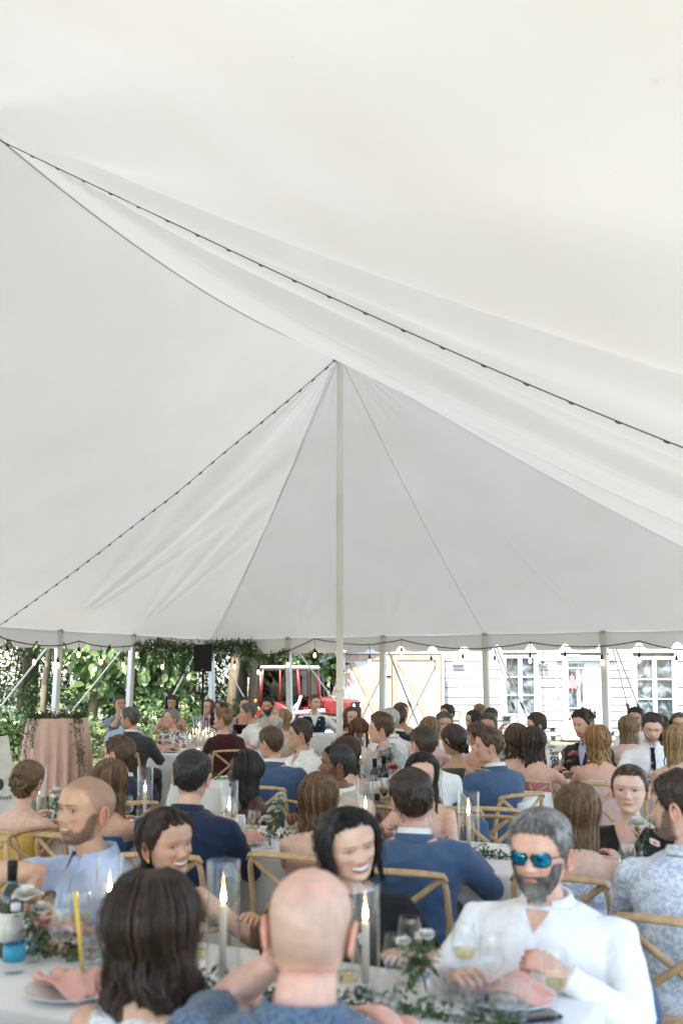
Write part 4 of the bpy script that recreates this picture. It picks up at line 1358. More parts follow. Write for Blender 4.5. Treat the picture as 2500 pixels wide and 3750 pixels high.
class Hair:
    def __init__(self, col, col2, seed):
        self.mb = MB(); self.cols = []; self.c1 = np.array(col); self.c2 = np.array(col2 if col2 is not None else np.array(col) * 1.5); self.r = np.random.default_rng(seed); self.seed = seed
    def _c(self, n, f=None):
        f = self.r.uniform(0, 1) if f is None else f
        c = self.c1 * (1 - f) + self.c2 * f
        self.cols.append(np.tile(np.array([*c, 1.0]), (n, 1)))
    th_top = .02; th_side = .008
    def shell(self, *a, **k):
        self.th_top, self.th_side = a[0], a[1]
        V, F = hair_shell(*a, **k, seed=self.seed)
        self.mb.add(V, F)
        f = np.clip(.35 + .3 * smoothnoise(V, 90, self.seed + 3), 0, 1)[:, None]
        c = self.c1 * (1 - f) + self.c2 * f
        self.cols.append(np.concatenate([c, np.ones((len(V), 1))], 1))
    def lock(self, pts, w, th=.45, sides=4, f=None):
        n0 = self.mb.n
        n = len(pts)
        rad = [w * (.55 + .45 * math.sin(math.pi * min(1, (i / (n - 1)) * 1.15 + .12))) * (1 if i < n - 1 else .25) for i in range(n)]
        # widest across the head, so keep the flat side outwards
        self.mb.tube(pts, rad, sides, flat=(1.0, th))
        self._c(self.mb.n - n0, f)
    def tufts(self, n, ln, w, front=.185, zmin=.05, zmax=.235, up=.3, back=.4):
        for i in range(n):
            a = self.r.uniform(0, 2 * math.pi); z = self.r.uniform(zmin, zmax - .004)
            if z < hairline(np.array(a), front) + .008: continue
            x, y = head_surf(np.array(a), np.array(z))
            p = np.array([x, y, z]); nrm = np.array([x / .075, y / .09, (z - .13) / .10]); nrm /= np.linalg.norm(nrm)
            d = np.array([0, back, -.9 + up]) + self.r.normal(0, .30, 3); d = d - nrm * d.dot(nrm); d /= np.linalg.norm(d)
            th_ = self.th_top * smoothstep(.15, .21, z) + self.th_side * (1 - smoothstep(.15, .21, z))
            q0 = p + nrm * th_ * .5; q1 = p + nrm * (th_ + .005) + d * ln * .5; q2 = p + nrm * (th_ * .8 + .001) + d * ln
            self.lock(bezier(q0, q1, q2, 5), w * self.r.uniform(.6, 1.2))
    def curtain(self, n, zend, w, wave=0.006, wfreq=22, amin=58, off=.016, back=.115, spread=.02, zjit=.03, part=0.0, side_only=None, front_drop=None):
        """locks that follow the skull from the parting and hang to zend (relative to the chin)"""
        for i in range(n):
            a = R(self.r.uniform(amin, 360 - amin))
            if side_only is not None:
                a = R(self.r.uniform(*side_only))
            o = off * self.r.uniform(.55, 1.25)
            x0 = part + .012 * math.sin(a)
            pts = []
            a_start = a if math.cos(a) < .2 else a
            for z in (.232, .215, .19, .16, .13, .10, .07):
                x, y = head_surf(np.array(a_start), np.array(z))
                k = np.array([x, y, 0.0]); kn = k / max(np.linalg.norm(k), 1e-4)
                q = np.array([x, y, z]) + kn * o * (.6 if z > .2 else 1) + np.array([0, 0, o * .8 if z > .19 else 0])
                pts.append(q)
            ze = zend + self.r.uniform(-zjit, zjit)
            x, y = pts[-1][0], pts[-1][1]
            ph = self.r.uniform(0, 1.2) + round(a * 2.2) * 1.7
            m = max(4, int((.07 - ze) / .028))
            for j in range(1, m + 1):
                t_ = j / m
                z = .07 + (ze - .07) * t_
                yy = y + (max(y, back * (1 - .4 * abs(math.sin(a)))) - y) * smoothstep(0, .8, t_) if math.cos(a) < .35 else y + .01 * t_
                xx = x * (1 + spread * 4 * t_ * (1 if t_ < .5 else 1))
                wv = wave * min(1, t_ * 2 + .2)
                pts.append(np.array([xx + wv * math.sin(z * wfreq * 3 + ph), yy + wv * .7 * math.cos(z * wfreq * 3 + ph), z]))
            if i % 4 == 0:
                j_ = self.r.normal(0, .008, 3); self.lock([q + j_ * min(1, m_ / 6) + np.array([q[0], q[1], 0]) * .06 for m_, q in enumerate(pts)], w * .22, 1.0, 3)
            self.lock(pts, w * self.r.uniform(.7, 1.25), .5)
    def flyaways(self, n, long_, front):
        """thin single strands that stand a little off the mass of hair"""
        for i in range(n):
            a = self.r.uniform(R(35), R(325)); z = self.r.uniform(.10, .233)
            if z < hairline(np.array(a), front) + .004: continue
            x, y = head_surf(np.array(a), np.array(z)); nrm = np.array([x / .075, y / .09, (z - .13) / .10]); nrm /= np.linalg.norm(nrm)
            p = np.array([x, y, z]) + nrm * (.012 if long_ else max(self.th_side, .006))
            d = np.array([0, .25, -1.0]) + self.r.normal(0, .35, 3); d = d - nrm * d.dot(nrm) * .9; d /= np.linalg.norm(d)
            ln = self.r.uniform(.02, .055) if long_ else self.r.uniform(.012, .026)
            k_ = self.r.uniform(.3, 1.2)
            self.lock([p, p + d * ln * .35 + nrm * .004 * k_, p + d * ln * .7 + nrm * .004 * k_, p + d * ln - nrm * self.r.uniform(-.004, .006)], .0008, 1.0, 3, self.r.uniform(.2, 1))
    def wisps(self, n, front):
        """fine strands rooted along the hair line, combed back over the mass"""
        for i in range(n):
            a = self.r.uniform(-R(105), R(105)); z = float(hairline(np.array(a), front)) + self.r.uniform(-.004, .006)
            pts = []
            ln = self.r.uniform(.02, .045)
            for t_ in np.linspace(0, 1, 4):
                aa = a * (1 + .25 * t_ * ln / .03); zz_ = min(z + ln * t_ * (.8 if abs(a) < R(50) else .35), .232)
                x, y = head_surf(np.array(aa), np.array(zz_)); nrm = np.array([x / .075, y / .09, (zz_ - .13) / .10]); nrm /= np.linalg.norm(nrm)
                pts.append(np.array([x, y, zz_]) + nrm * (.0005 + (self.th_top * .8 if abs(a) < R(50) else self.th_side) * t_ ** .7 + self.r.uniform(0, .003)))
            self.lock(pts, .0015, .8, 3, self.r.uniform(0, .8))
    def bun(self, c, rad, n=22, w=.012):
        c = np.array(c)
        n0 = self.mb.n
        self.mb.ell(c, (rad * .86, rad * .8, rad * .82), None, 14, 10); self._c(self.mb.n - n0, .2)
        for i in range(n):
            ax = self.r.normal(0, 1, 3); ax /= np.linalg.norm(ax)
            u = np.cross(ax, [0, 0, 1.0]); u /= max(np.linalg.norm(u), 1e-4); v = np.cross(ax, u)
            a0 = self.r.uniform(0, 6.28); span = self.r.uniform(1.2, 2.6)
            pts = [c + (u * math.cos(a0 + q) + v * math.sin(a0 + q)) * rad * .93 + ax * rad * self.r.uniform(-.05, .35) for q in np.linspace(0, span, 8)]
            self.lock(pts, w * self.r.uniform(.7, 1.3))
    def sweep_back(self, n, target, w=.010, front=.187, off=.010):
        """locks pulled from the hair line to a gathered point"""
        tg = np.array(target)
        for i in range(n):
            a = R(self.r.uniform(-100, 100)) if i % 3 else R(self.r.uniform(100, 260))
            z = float(hairline(np.array(a), front)) + .006 if abs(math.degrees(a)) < 100 or True else .1
            x, y = head_surf(np.array(a), np.array(z))
            p0 = np.array([x, y, z])
            pts = [p0]
            for t_ in np.linspace(.12, 1, 8):
                q = p0 * (1 - t_) + tg * t_
                # push out to the skull
                d = q - np.array([0, .01, .125]); rr = d / np.array([.077, .105, .112]); l = np.linalg.norm(rr)
                if l < 1.06: q = np.array([0, .01, .125]) + d * ((1.06 + off) / max(l, .2)) * 1.0
                pts.append(q)
            self.lock(pts, w * self.r.uniform(.7, 1.3), .4)

def remesh(mb, voxel, smooth=5, name='tmp'):
    me = mb.mesh(name)
    o = link(name, me)
    m = o.modifiers.new('r', 'REMESH'); m.mode = 'VOXEL'; m.voxel_size = voxel
    if smooth:
        s = o.modifiers.new('s', 'SMOOTH'); s.factor = .5; s.iterations = smooth
    dg = bpy.context.evaluated_depsgraph_get()
    ev = o.evaluated_get(dg)
    em = ev.to_mesh()
    nv, nf = len(em.vertices), len(em.polygons)
    V = np.zeros(nv * 3); em.vertices.foreach_get('co', V); V = V.reshape(-1, 3)
    N = np.zeros(nv * 3); em.vertices.foreach_get('normal', N); N = N.reshape(-1, 3)
    L_ = np.zeros(len(em.loops), int); em.loops.foreach_get('vertex_index', L_)
    ls = np.zeros(nf, int); em.polygons.foreach_get('loop_start', ls)
    lt = np.zeros(nf, int); em.polygons.foreach_get('loop_total', lt)
    F = [tuple(L_[a:a + b].tolist()) for a, b in zip(ls, lt)]
    ev.to_mesh_clear()
    bpy.data.objects.remove(o); bpy.data.meshes.remove(me)
    return V, N, F

TORSO = [  # z, half width, half depth, centre y   (seat at .46, chin at 1.105)
    (.465, .172, .125, .03), (.56, .165, .118, .035), (.66, .150, .106, .035), (.76, .160, .112, .035), (.86, .174, .117, .035),
    (.93, .180, .112, .040), (.985, .170, .096, .045), (1.025, .122, .076, .046), (1.055, .080, .062, .044)]
NECK = [(1.03, .066, .060, .044), (1.07, .058, .057, .036), (1.11, .055, .056, .026), (1.16, .054, .056, .016)]

def loft(mb, st, n=20, inf=0.0):
    """closed loft of elliptical stations (z, hw, hd, cy)"""
    V = []
    for (z, w, d, cyy) in st:
        for k in range(n):
            a = 2 * math.pi * k / n
            e = .88
            c_, s_ = math.cos(a), math.sin(a)
            V.append(((w + inf) * math.copysign(abs(c_) ** e, c_), cyy + (d + inf) * math.copysign(abs(s_) ** e, s_), z))
    F = []
    m = len(st)
    for i in range(m - 1):
        for k in range(n):
            k2 = (k + 1) % n
            F.append((i * n + k, i * n + k2, (i + 1) * n + k2, (i + 1) * n + k))
    F.append(tuple(range(n))[::-1]); F.append(tuple((m - 1) * n + k for k in range(n)))
    mb.add(V, F)

def ik(S, W, l1, l2, pole):
    d = W - S
    L_ = min(d.length, (l1 + l2) * .998)
    dn = d.normalized()
    W2 = S + dn * L_
    c = (l1 * l1 + L_ * L_ - l2 * l2) / (2 * L_)
    h = math.sqrt(max(l1 * l1 - c * c, 0))
    p = pole - dn * pole.dot(dn)
    p.normalize()
    return S + dn * c + p * h, W2

def make_hand(mb, wrist, fwd, palm_n, side, curl=.5, s=1.0, spread=1.0):
    """palm, four unequal jointed fingers and a thumb leaving the side of the palm"""
    f = Vector(fwd).normalized(); n = Vector(palm_n); n = (n - f * n.dot(f)).normalized()
    x = f.cross(n) * side        # towards the thumb
    wrist = Vector(wrist)
    P = lambda a, b, c: wrist + f * (a * s) + x * (b * s) + n * (c * s)
    mb.tube([P(-.02, 0, 0), P(.012, 0, 0), P(.045, .001, 0), P(.08, .002, .002), P(.096, .002, .004)], [.024 * s, .028 * s, .036 * s, .038 * s, .030 * s], 10, flat=(1.0, .46), up=n)
    for k, (b, ln) in enumerate(((.028, .070), (.009, .078), (-.010, .072), (-.028, .057))):
        base = P(.082, b, .002)
        d = (f + x * (b * 2.2 * spread)).normalized()
        pts = [base]; ang = 0
        for seg, bend in ((.46, .55), (.31, 1.0), (.23, .7)):
            ang += bend * curl * (1 + .06 * k)
            dd = d * math.cos(ang) + n * math.sin(ang)
            pts.append(pts[-1] + dd * (ln * seg * s))
        mb.tube([P(.06, b * .9, 0)] + pts, [.0085 * s, .0092 * s, .0085 * s, .0075 * s, .0048 * s], 7)
    t0 = P(.022, .022, .004); td = (f * .62 + x * .70 + n * .35 * (curl + .4)).normalized()
    t1 = t0 + td * .036 * s; t2 = t1 + (td * .8 + f * .4 + n * .3 * curl).normalized() * .030 * s; t3 = t2 + (td * .4 + f * .7 + n * .5 * curl).normalized() * .024 * s
    mb.tube([P(.008, .010, 0), t0, t1, t2, t3], [.012 * s, .0135 * s, .0115 * s, .0098 * s, .0055 * s], 7)

SK = {'fair': (.67, .435, .33), 'pink': (.67, .40, .305), 'tan': (.56, .33, .22), 'olive': (.52, .32, .215), 'asian': (.65, .43, .31), 'brown': (.20, .095, .055), 'dark': (.085, .038, .022)}
HC = {'black': ((.008, .007, .007), (.022, .018, .017)), 'dkbrown': ((.018, .010, .006), (.055, .030, .016)), 'brown': ((.045, .022, .011), (.11, .058, .028)), 'ltbrown': ((.09, .048, .022), (.21, .12, .055)),
      'blonde': ((.19, .11, .045), (.46, .31, .14)), 'dkblonde': ((.12, .07, .03), (.33, .21, .10)), 'auburn': ((.07, .022, .010), (.17, .06, .024)), 'grey': ((.16, .15, .14), (.36, .35, .33)), 'dkgrey': ((.05, .045, .04), (.16, .15, .14)), 'white': ((.36, .35, .33), (.6, .58, .55)),
      'honey': ((.16, .075, .025), (.42, .25, .09)), 'balayage': ((.04, .021, .011), (.27, .15, .065))}
def cloth(name, col, **k):
    kw = dict(rough=.82, var=.07, scale=30, bump=.25, bscale=220, spec=.25, sheen=.15)
    kw.update(k)
    return mat('cloth_' + name, col, **kw)

def person(P):
    """build one seated guest from the dictionary P; the body mesh is the object, hair and clothes its children"""
    fem = P.get('fem', False)
    D = P['D']; lod = 0 if D < 3.9 else (1 if D < 6.8 else 2)
    vox = (.0118, .0155, .022)[lod]
    covered = P['top'][0] in ('suit', 'shirt', 'vest')
    bvox = vox * ((1.35 if covered else 1.08) if lod < 2 else (1.4 if covered else 1.2))
    hs = P.get('hs', .97 if fem else 1.03)
    top = pix(P['px'], P['py'], D)
    hair_t = P.get('hair_t', .014)
    ztop = top.z - hair_t
    seat = P.get('seat', .46)
    lean = P.get('lean', .03 + .13 * ((int(P['px'] * 13 + P['py'] * 7) % 97) / 97.0))
    wid = P.get('w', .86 if fem else 1.0) * hs
    dep = P.get('d', wid)
    st = (ztop - seat - .235 * hs) / (1.105 - .46)
    st = max(.74, min(1.2, st))
    zz = lambda z: seat + (z - .46) * st
    chin = zz(1.105)
    sh = lambda z: -lean * (z - seat)              # forward shear
    sd = P.get('seed', int(P['px'] * 7 + P['py']) % 9973)
    r = np.random.default_rng(sd)
    P.setdefault('roll', r.uniform(-4, 4)); P.setdefault('nod', r.uniform(-5, 7))
    psi = R(P['f']); hpsi = R(P.get('h', P['f'])) - psi
    hy = sh(chin + .1) + .008 - P.get('head_fwd', 0)
    HM = Matrix.Translation((P.get('head_x', 0), hy, chin)) @ Matrix.Translation((0, .03, .0)) @ Matrix.Rotation(hpsi, 4, 'Z') @ Matrix.Rotation(R(P.get('nod', 0)), 4, 'X') @ Matrix.Rotation(R(P.get('roll', 0)), 4, 'Y') @ Matrix.Translation((0, -.03, 0)) @ Matrix.Diagonal((hs * P.get('fw', 1.04), hs, hs * P.get('fh', 1.0), 1))
    HMn = np.array(HM)
    def tx(V): return V @ HMn[:3, :3].T + HMn[:3, 3]
    # ---- stations
    fat = P.get('fat', 0.0)
    def stations(tab, zlo=-1, zhi=9, winf=0.0):
        out = []
        for (z, w, d, c) in tab:
            if z < zlo - 1e-6 or z > zhi + 1e-6: continue
            ff = fat * math.exp(-((z - .66) / .17) ** 2)
            out.append((zz(z), w * wid + ff + winf, d * dep + ff * 1.1 + winf, c + sh(zz(z)) - ff * .7))
        return out
    def interp_tab(z):
        t = np.array(TORSO); return tuple(np.interp(z, t[:, 0], t[:, i]) for i in range(4))
    body = MB()
    loft(body, stations(TORSO))
    nk = [(zz(z), w * (.80 if fem else 1.0) * hs * P.get('neck', 1), d * (.82 if fem else 1.0) * hs * P.get('neck', 1), c + sh(zz(z)) - (.01 if z > 1.1 else 0)) for (z, w, d, c) in NECK]
    loft(body, nk, 14)
    if fem:
        bz, br = zz(.84), P.get('bust', .068) * hs
        for sx in (-1, 1): body.ell((sx * .072 * wid / .86, sh(bz) - .055 * dep, bz), (br, br * .9, br), None, 12, 8)
    base = Vector((top.x, D, 0)) - Matrix.Rotation(psi, 3, 'Z') @ Vector((P.get('head_x', 0), hy + .01, 0))
    for key in 'LR':
        if P.get('hand%sw' % key):
            P['hand' + key] = tuple(Matrix.Rotation(-psi, 3, 'Z') @ (pix(*P['hand%sw' % key]) - base))
    # ---- arms
    shx = .172 * wid + .012
    arms = {}
    l1, l2 = .285 * hs, .255 * hs
    ar = (.86 if fem else 1.0) * hs * P.get('arm', 1.0)
    for sx, key in ((-1, 'R'), (1, 'L')):
        S = Vector((sx * shx, .036 + sh(zz(.952)), zz(.952)))
        tgt = P.get('hand' + key)
        if tgt is None:
            tgt = (sx * (.13 + r.uniform(-.04, .05)), -.36 + r.uniform(-.04, .05), .80)
        elif tgt == 'lap':
            tgt = (sx * .10, -.27, .66)
        W = Vector(tgt)
        pole = Vector(P.get('pole' + key, (sx * .7, .35, -.75)))
        E, W = ik(S, W, l1, l2, pole)
        arms[key] = (S, E, W, sx)
        body.ell(S + Vector((0, 0, -.005)), (.056 * ar, .054 * ar, .060 * ar), None, 12, 8)
        body.tube([S + Vector((-sx * .05, 0, .012)), S, S.lerp(E, .35), S.lerp(E, .8), E, E.lerp(W, .25), E.lerp(W, .7), W], [v * ar for v in (.045, .052, .049, .041, .040, .041, .033, .0265)], 10)
    # bare legs below skirts and the thighs of everyone
    kn = {}
    for sx in (-1, 1):
        K = Vector((sx * .12, -.43 * hs, seat + .085)); A_ = Vector((sx * .11, -.40 * hs, .085)); Hh = Vector((sx * .085, .0, seat + .085))
        kn[sx] = (Hh, K, A_)
        if fem: body.tube([Hh, Hh.lerp(K, .5), K, K.lerp(A_, .25), K.lerp(A_, .6), A_, A_ + Vector((0, 0, -.05))], [.078, .07, .052, .05, .042, .032, .034], 10)
    V, N, F = remesh(body, bvox, 4)
    mb = MB(); mb.add(V, F); cols = [np.tile(np.array([*SK[P['skin']], 1.0]), (len(V), 1))]
    tone = np.array(SK[P['skin']])
    # head
    hb = MB(); hc = []
    na, nz = ((96, 76), (56, 46), (36, 32))[lod]
    opt = dict(P.get('face', {})); opt['fem'] = fem; opt['seed'] = sd
    hair = HC[P.get('hc', 'brown')]
    opt.setdefault('brow', tuple(np.array(hair[0]) * 1.2 + .008))
    make_head(hb, hc, tone, opt, na, nz)
    hb.v = [tx(hb.verts())]
    o0 = mb.n
    mb.v.append(hb.v[0]); mb.f.extend([tuple(i + o0 for i in f_) for f_ in hb.f]); mb.mi.extend(hb.mi); mb.n += hb.n
    cols += hc
    for key, (S, E, W, sx) in arms.items():
        n0 = mb.n
        fw = (W - E).normalized()
        hd = P.get('hdir' + key)
        fwd = Vector(hd) if hd else (fw + Vector((-sx * .15, 0, -.05)))
        pn = Vector(P.get('hpalm' + key, (-sx * .35, 0, -1)))
        make_hand(mb, W, fwd, pn, -sx, P.get('curl' + key, .55), (.88 if fem else 1.0) * hs)
        cc = np.array([*(tone * np.array([1.0, .93, .92])), 1.0])
        cols.append(np.tile(cc, (mb.n - n0, 1)))
    mb.cols = np.concatenate(cols)
    me = mb.mesh('person', BODY_M)
    o = link('person', me)
    o.location = (base.x, base.y, 0)
    o.rotation_euler = (0, 0, psi)
    tag(o, P['label'], 'person', P.get('group', 'seated wedding guests'))
    P['obj'] = o; P['base'] = base; P['psi'] = psi
    # ---- hair
    H = Hair(*hair, sd)
    sty = P.get('hair', 'short'); fr = P.get('hl', .199 if fem else .190)
    lk = (.95, .52, .25)[lod]
    w_ = (.0070, .0098, .016)[lod]
    nn = lambda n: max(12, int(n * lk))
    if sty == 'short':
        H.shell(P.get('ht', .022), P.get('hsd', .009), fr, bald=P.get('bald', 0), quiff=P.get('quiff', 0), na=(96, 72, 48)[lod], nz=(44, 36, 26)[lod])
        if P.get('tuft', 1): H.tufts(nn(260), .028, w_ * .55, fr, .10 if P.get('bald') else .06, .17 if P.get('bald') else .235)
    elif sty == 'curlytop':
        H.shell(.03, .010, fr); 
        for i in range(nn(170)):
            a = H.r.uniform(0, 6.28); z = H.r.uniform(.155, .232); x, y = head_surf(np.array(a), np.array(z))
            if z < hairline(np.array(a), fr) + .004: continue
            nrm = np.array([x / .075, y / .09, (z - .12) / .09]); nrm /= np.linalg.norm(nrm)
            c = np.array([x, y, z]) + nrm * H.r.uniform(.012, .034); u = np.cross(nrm, H.r.normal(0, 1, 3)); u /= np.linalg.norm(u); v = np.cross(nrm, u); q0 = H.r.uniform(0, 6)
            H.lock([c + (u * math.cos(q) + v * math.sin(q)) * .012 + nrm * .004 * q * .5 for q in np.linspace(q0, q0 + 4, 7) - q0 * 0], w_ * .6)
    elif sty == 'balding':
        H.shell(.006, .009, fr, bald=1.0); H.tufts(nn(90), .02, w_ * .5, fr, .06, .16)
    elif sty == 'long':
        H.shell(P.get('ht', .020), .014, fr, ear_cover=True, na=72)
        H.curtain(nn(P.get('nl', 190) * 1.7), P.get('zend', -.30), w_ * P.get('lw', .8), P.get('wave', .006), P.get('wf', 22), P.get('amin', 62), P.get('off', .017), P.get('back', .115), P.get('spread', .02), P.get('zj', .04))
    elif sty == 'bob':
        H.shell(.022, .016, fr, ear_cover=True, na=72, fringe=P.get('fringe', 0))
        H.curtain(nn(260), P.get('zend', -.01), w_ * .85, P.get('wave', .004), 22, P.get('amin', 60), .019, .09, .03, .02)
    elif sty == 'shortf':   # short layered women's cut
        H.shell(.026, .018, fr, ear_cover=False); H.tufts(nn(300), .036, w_ * .8, fr, .05)
    elif sty == 'curlylong':
        H.shell(.026, .02, fr, ear_cover=True, fringe=.03); H.curtain(nn(190), P.get('zend', -.08), w_ * 1.4, .014, 34, 58, .026, .10, .05, .05)
    elif sty == 'updo':
        H.shell(.014, .009, fr, nape=.0); H.sweep_back(nn(120), (0, .095, .12), w_ * .9); H.bun(P.get('bunc', (0, .112, .125)), P.get('bunr', .048), nn(46), w_ * 1.1)
    elif sty == 'lowbun':
        H.shell(.014, .010, fr); H.sweep_back(nn(120), (0, .085, .06), w_ * .9); H.bun((0, .105, .055), P.get('bunr', .036), nn(30), w_)
    elif sty == 'pulled':
        H.shell(.010, .007, fr); H.sweep_back(nn(150), (0, .085, .10), w_ * .8, off=.0)
    elif sty == 'halfup':
        H.shell(.016, .012, fr, ear_cover=True); H.sweep_back(nn(90), (0, .10, .14), w_ * .9); H.bun((0, .108, .145), .024, nn(16), w_)
        H.curtain(nn(P.get('nl', 150) * 1.7), P.get('zend', -.30), w_ * .85, P.get('wave', .012), 24, P.get('amin', 75), .018, .118, .02, .04)
    if sty not in ('none', 'balding'):
        H.wisps((240, 90, 30)[lod], fr)
        H.flyaways((560, 180, 36)[lod], sty in ('long', 'bob', 'halfup', 'curlylong'), fr)
    if P.get('beard'):
        bc = HC[P.get('bc', P.get('hc', 'brown'))]
        a = np.linspace(-R(88), R(88), 46); z = np.linspace(-.012, .10, 26)
        A_, Z_ = np.meshgrid(a, z); zc = np.maximum(Z_, .004)
        x, y = head_surf(A_, zc, jaw=1.05)
        y = y - np.where(np.cos(A_) > .05, face_feat(x, zc, False, 0), 0) * np.clip(np.cos(A_) * 3, 0, 1)
        ax = np.abs(x)
        up = .070 - .004 * np.exp(-(ax / .008) ** 2) + .045 * smoothstep(.045, .066, ax)
        T_ = P['beard'] * smoothstep(0, .012, up - Z_) * (1 - np.exp(-(ax / .021) ** 2) * np.exp(-((Z_ - .0535) / .0078) ** 2) * 1.6)
        T_ = T_ * (1 - smoothstep(R(62), R(80), np.abs(A_)) * .85)
        T_ = np.where((T_ <= 0.0004) | (np.abs(A_) > R(84)), -.005, T_)
        T_ = T_ * (1 + .25 * smoothnoise(np.stack([x, y, Z_], -1).reshape(-1, 3), 160, sd).reshape(T_.shape))
        nrm = np.stack([x / .06, y / .085, (Z_ - .07) / .09], -1); nrm /= np.linalg.norm(nrm, axis=-1, keepdims=True)
        G = np.stack([x, y, Z_ * 1.0], -1) + nrm * T_[..., None]
        n0 = H.mb.n; H.mb.grid(G, flip=True)
        f_ = np.clip(.3 + .35 * smoothnoise(G.reshape(-1, 3), 120, sd), 0, 1)[:, None]
        c = np.array(bc[0]) * (1 - f_) + np.array(bc[1]) * f_
        if P.get('greychin'):
            g_ = (np.exp(-((G.reshape(-1, 3)[:, 0] - .012) / .03) ** 2) * smoothstep(.035, .012, Z_.ravel()) * .0 + np.exp(-(G.reshape(-1, 3)[:, 0] / .026) ** 2) * np.clip((.04 - Z_.ravel()) / .02, 0, 1))[:, None] * .75
            c = c * (1 - g_) + np.array([.30, .30, .29]) * g_
        H.cols.append(np.concatenate([c, np.ones((len(c), 1))], 1))
    if H.mb.n:
        H.mb.v = [tx(H.mb.verts())]
        H.mb.cols = np.concatenate(H.cols)
        H.mb.build('hair', M_HAIR, o)
    # ---- clothes
    cl = P['top']; kind = cl[0]; cm = cl[1]
    up_ = {'suit': (.020, 1.045), 'shirt': (.013, 1.06), 'tee': (.012, 1.045), 'vest': (.016, 1.0), 'strapless': (.007, .875), 'straps': (.007, .90), 'sleeveless': (.009, 1.02), 'vneck': (.010, 1.03), 'blouse': (.012, 1.05)}[kind]
    inf, ztopc = up_
    g = MB()
    tab = [s_ for s_ in TORSO if s_[0] < ztopc - .005] + [(ztopc,) + interp_tab(ztopc)[1:]]
    if kind == 'sleeveless' or kind == 'vneck':
        tab = [(z, w * (1 if z < .93 else .86 if z < .99 else .95), d, c) for z, w, d, c in tab]
    loft(g, stations(tab, winf=inf), 24)
    if fem:
        for sx in (-1, 1): g.ell((sx * .072 * wid / .86, sh(zz(.84)) - .055 * dep, zz(.84)), (br + inf, br * .9 + inf, br + inf * .5), None, 12, 8)
    sl = {'suit': 1.0, 'shirt': P.get('sleeve', 1.0), 'tee': .42, 'blouse': P.get('sleeve', .5)}.get(kind, 0)
    if P.get('sleeve') is not None and kind in ('vneck',): sl = P['sleeve']
    if sl:
        for key, (S, E, W, sx) in arms.items():
            pts = [S + Vector((-sx * .06, 0, .014)), S + Vector((0, 0, .006)), S.lerp(E, .3), S.lerp(E, .65)]
            rr = [.052, .062, .056, .053]
            if sl > .5:
                pts += [S.lerp(E, .93), E, E.lerp(W, .2), E.lerp(W, .6), E.lerp(W, .93 if sl >= 1 else .5)]
                rr += [.049, .049, .048, .042, .036]
                if sl < 1: pts[-2] = E.lerp(W, .35); rr[-1] = .043
            else:
                pts += [S.lerp(E, sl + .25)]; rr += [.056]
            k_ = inf - .013
            g.tube(pts, [q * ar + k_ + .004 for q in rr], 12)
            g.ell(S + Vector((0, 0, -.004)), (.062 * ar + k_, .06 * ar + k_, .062 * ar + k_), None, 12, 8)
    dress = P.get('bottom') is None and fem
    if dress:
        for sx in (-1, 1):
            Hh, K, A_ = kn[sx]
            g.tube([Hh + Vector((0, .03, 0)), Hh.lerp(K, .5), K + Vector((0, .0, .005)), K.lerp(A_, .3) , K.lerp(A_, .62)], [.10, .094, .078, .09, .10], 12)
        g.box((0, -.2, seat + .07), (.2, .42, .1))
    V, N, F = remesh(g, vox * (1.05 if lod < 2 else 1.2), 5)
    sc_w = P.get('wrk', 1.0)
    wr = smoothnoise(V * np.array([1, 1, 1.7]), 34, sd + 5, 6) * .55 + smoothnoise(V, 70, sd + 6, 6) * .28
    drag = np.sin(V[:, 2] * 75 + V[:, 0] * 30 * np.sign(V[:, 0] + 1e-6) + 2 * np.sin(V[:, 1] * 21)) * np.exp(-((np.abs(V[:, 0]) - .15) / .10) ** 2)
    V = V + N * ((wr * .0042 + drag * .0028) * sc_w * (1.1 if kind != 'strapless' else .5))[:, None]
    gm = MB(); gm.add(V, F)
    nm = {'suit': 'jacket', 'shirt': 'shirt', 'tee': 't_shirt', 'vest': 'waistcoat', 'blouse': 'blouse'}.get(kind, 'dress' if dress else 'top')
    me = gm.mesh(nm, cm)
    bm = None
    vn = P.get('vneck') or ((.055, .90) if kind == 'vneck' else None) or ((.075, .80) if kind == 'vest' else None)
    if vn:
        wv, zv = vn
        bm = bmesh.new(); bm.from_mesh(me)
        z1 = zz(1.06); z0 = zz(zv)
        for sx in (-1, 1):
            nrm = Vector(((z1 - z0), 0, -sx * wv)).normalized()
            gm_ = [q for q in bm.verts] + [q for q in bm.edges] + [q for q in bm.faces]
            bmesh.ops.bisect_plane(bm, geom=gm_, plane_co=(0, 0, z0), plane_no=nrm)
        kill = []
        for f_ in bm.faces:
            c = f_.calc_center_median()
            if c.z > z0 and abs(c.x) < wv * (c.z - z0) / (z1 - z0) and c.y < sh(c.z) + .035: kill.append(f_)
        bmesh.ops.delete(bm, geom=kill, context='FACES')
        bm.to_mesh(me); bm.free()
        for p_ in me.polygons: p_.use_smooth = True
    go = link(nm, me, o)
    from mathutils.bvhtree import BVHTree
    bv = BVHTree.FromPolygons(V.tolist(), F)
    def front(x, z, off=.003):
        h_ = bv.ray_cast(Vector((x, -1.0, z)), Vector((0, 1, 0)))
        return (h_[0].y if h_[0] is not None else sh(z) - .1) - off
    def patch(pts, m, name, off=.004, div=5, parent=None):
        """ruled patch between left and right border polylines (x,z) laid on the front of the garment"""
        Lb, Rb = pts
        arr = np.zeros((len(Lb), div, 3))
        for i, (p_, q_) in enumerate(zip(Lb, Rb)):
            for j in range(div):
                t_ = j / (div - 1); x = p_[0] + (q_[0] - p_[0]) * t_; z = p_[1] + (q_[1] - p_[1]) * t_
                arr[i, j] = (x, front(x, z, off), z)
        k = MB(); k.grid(arr)
        ob = k.build(name, m, parent or o)
        return ob
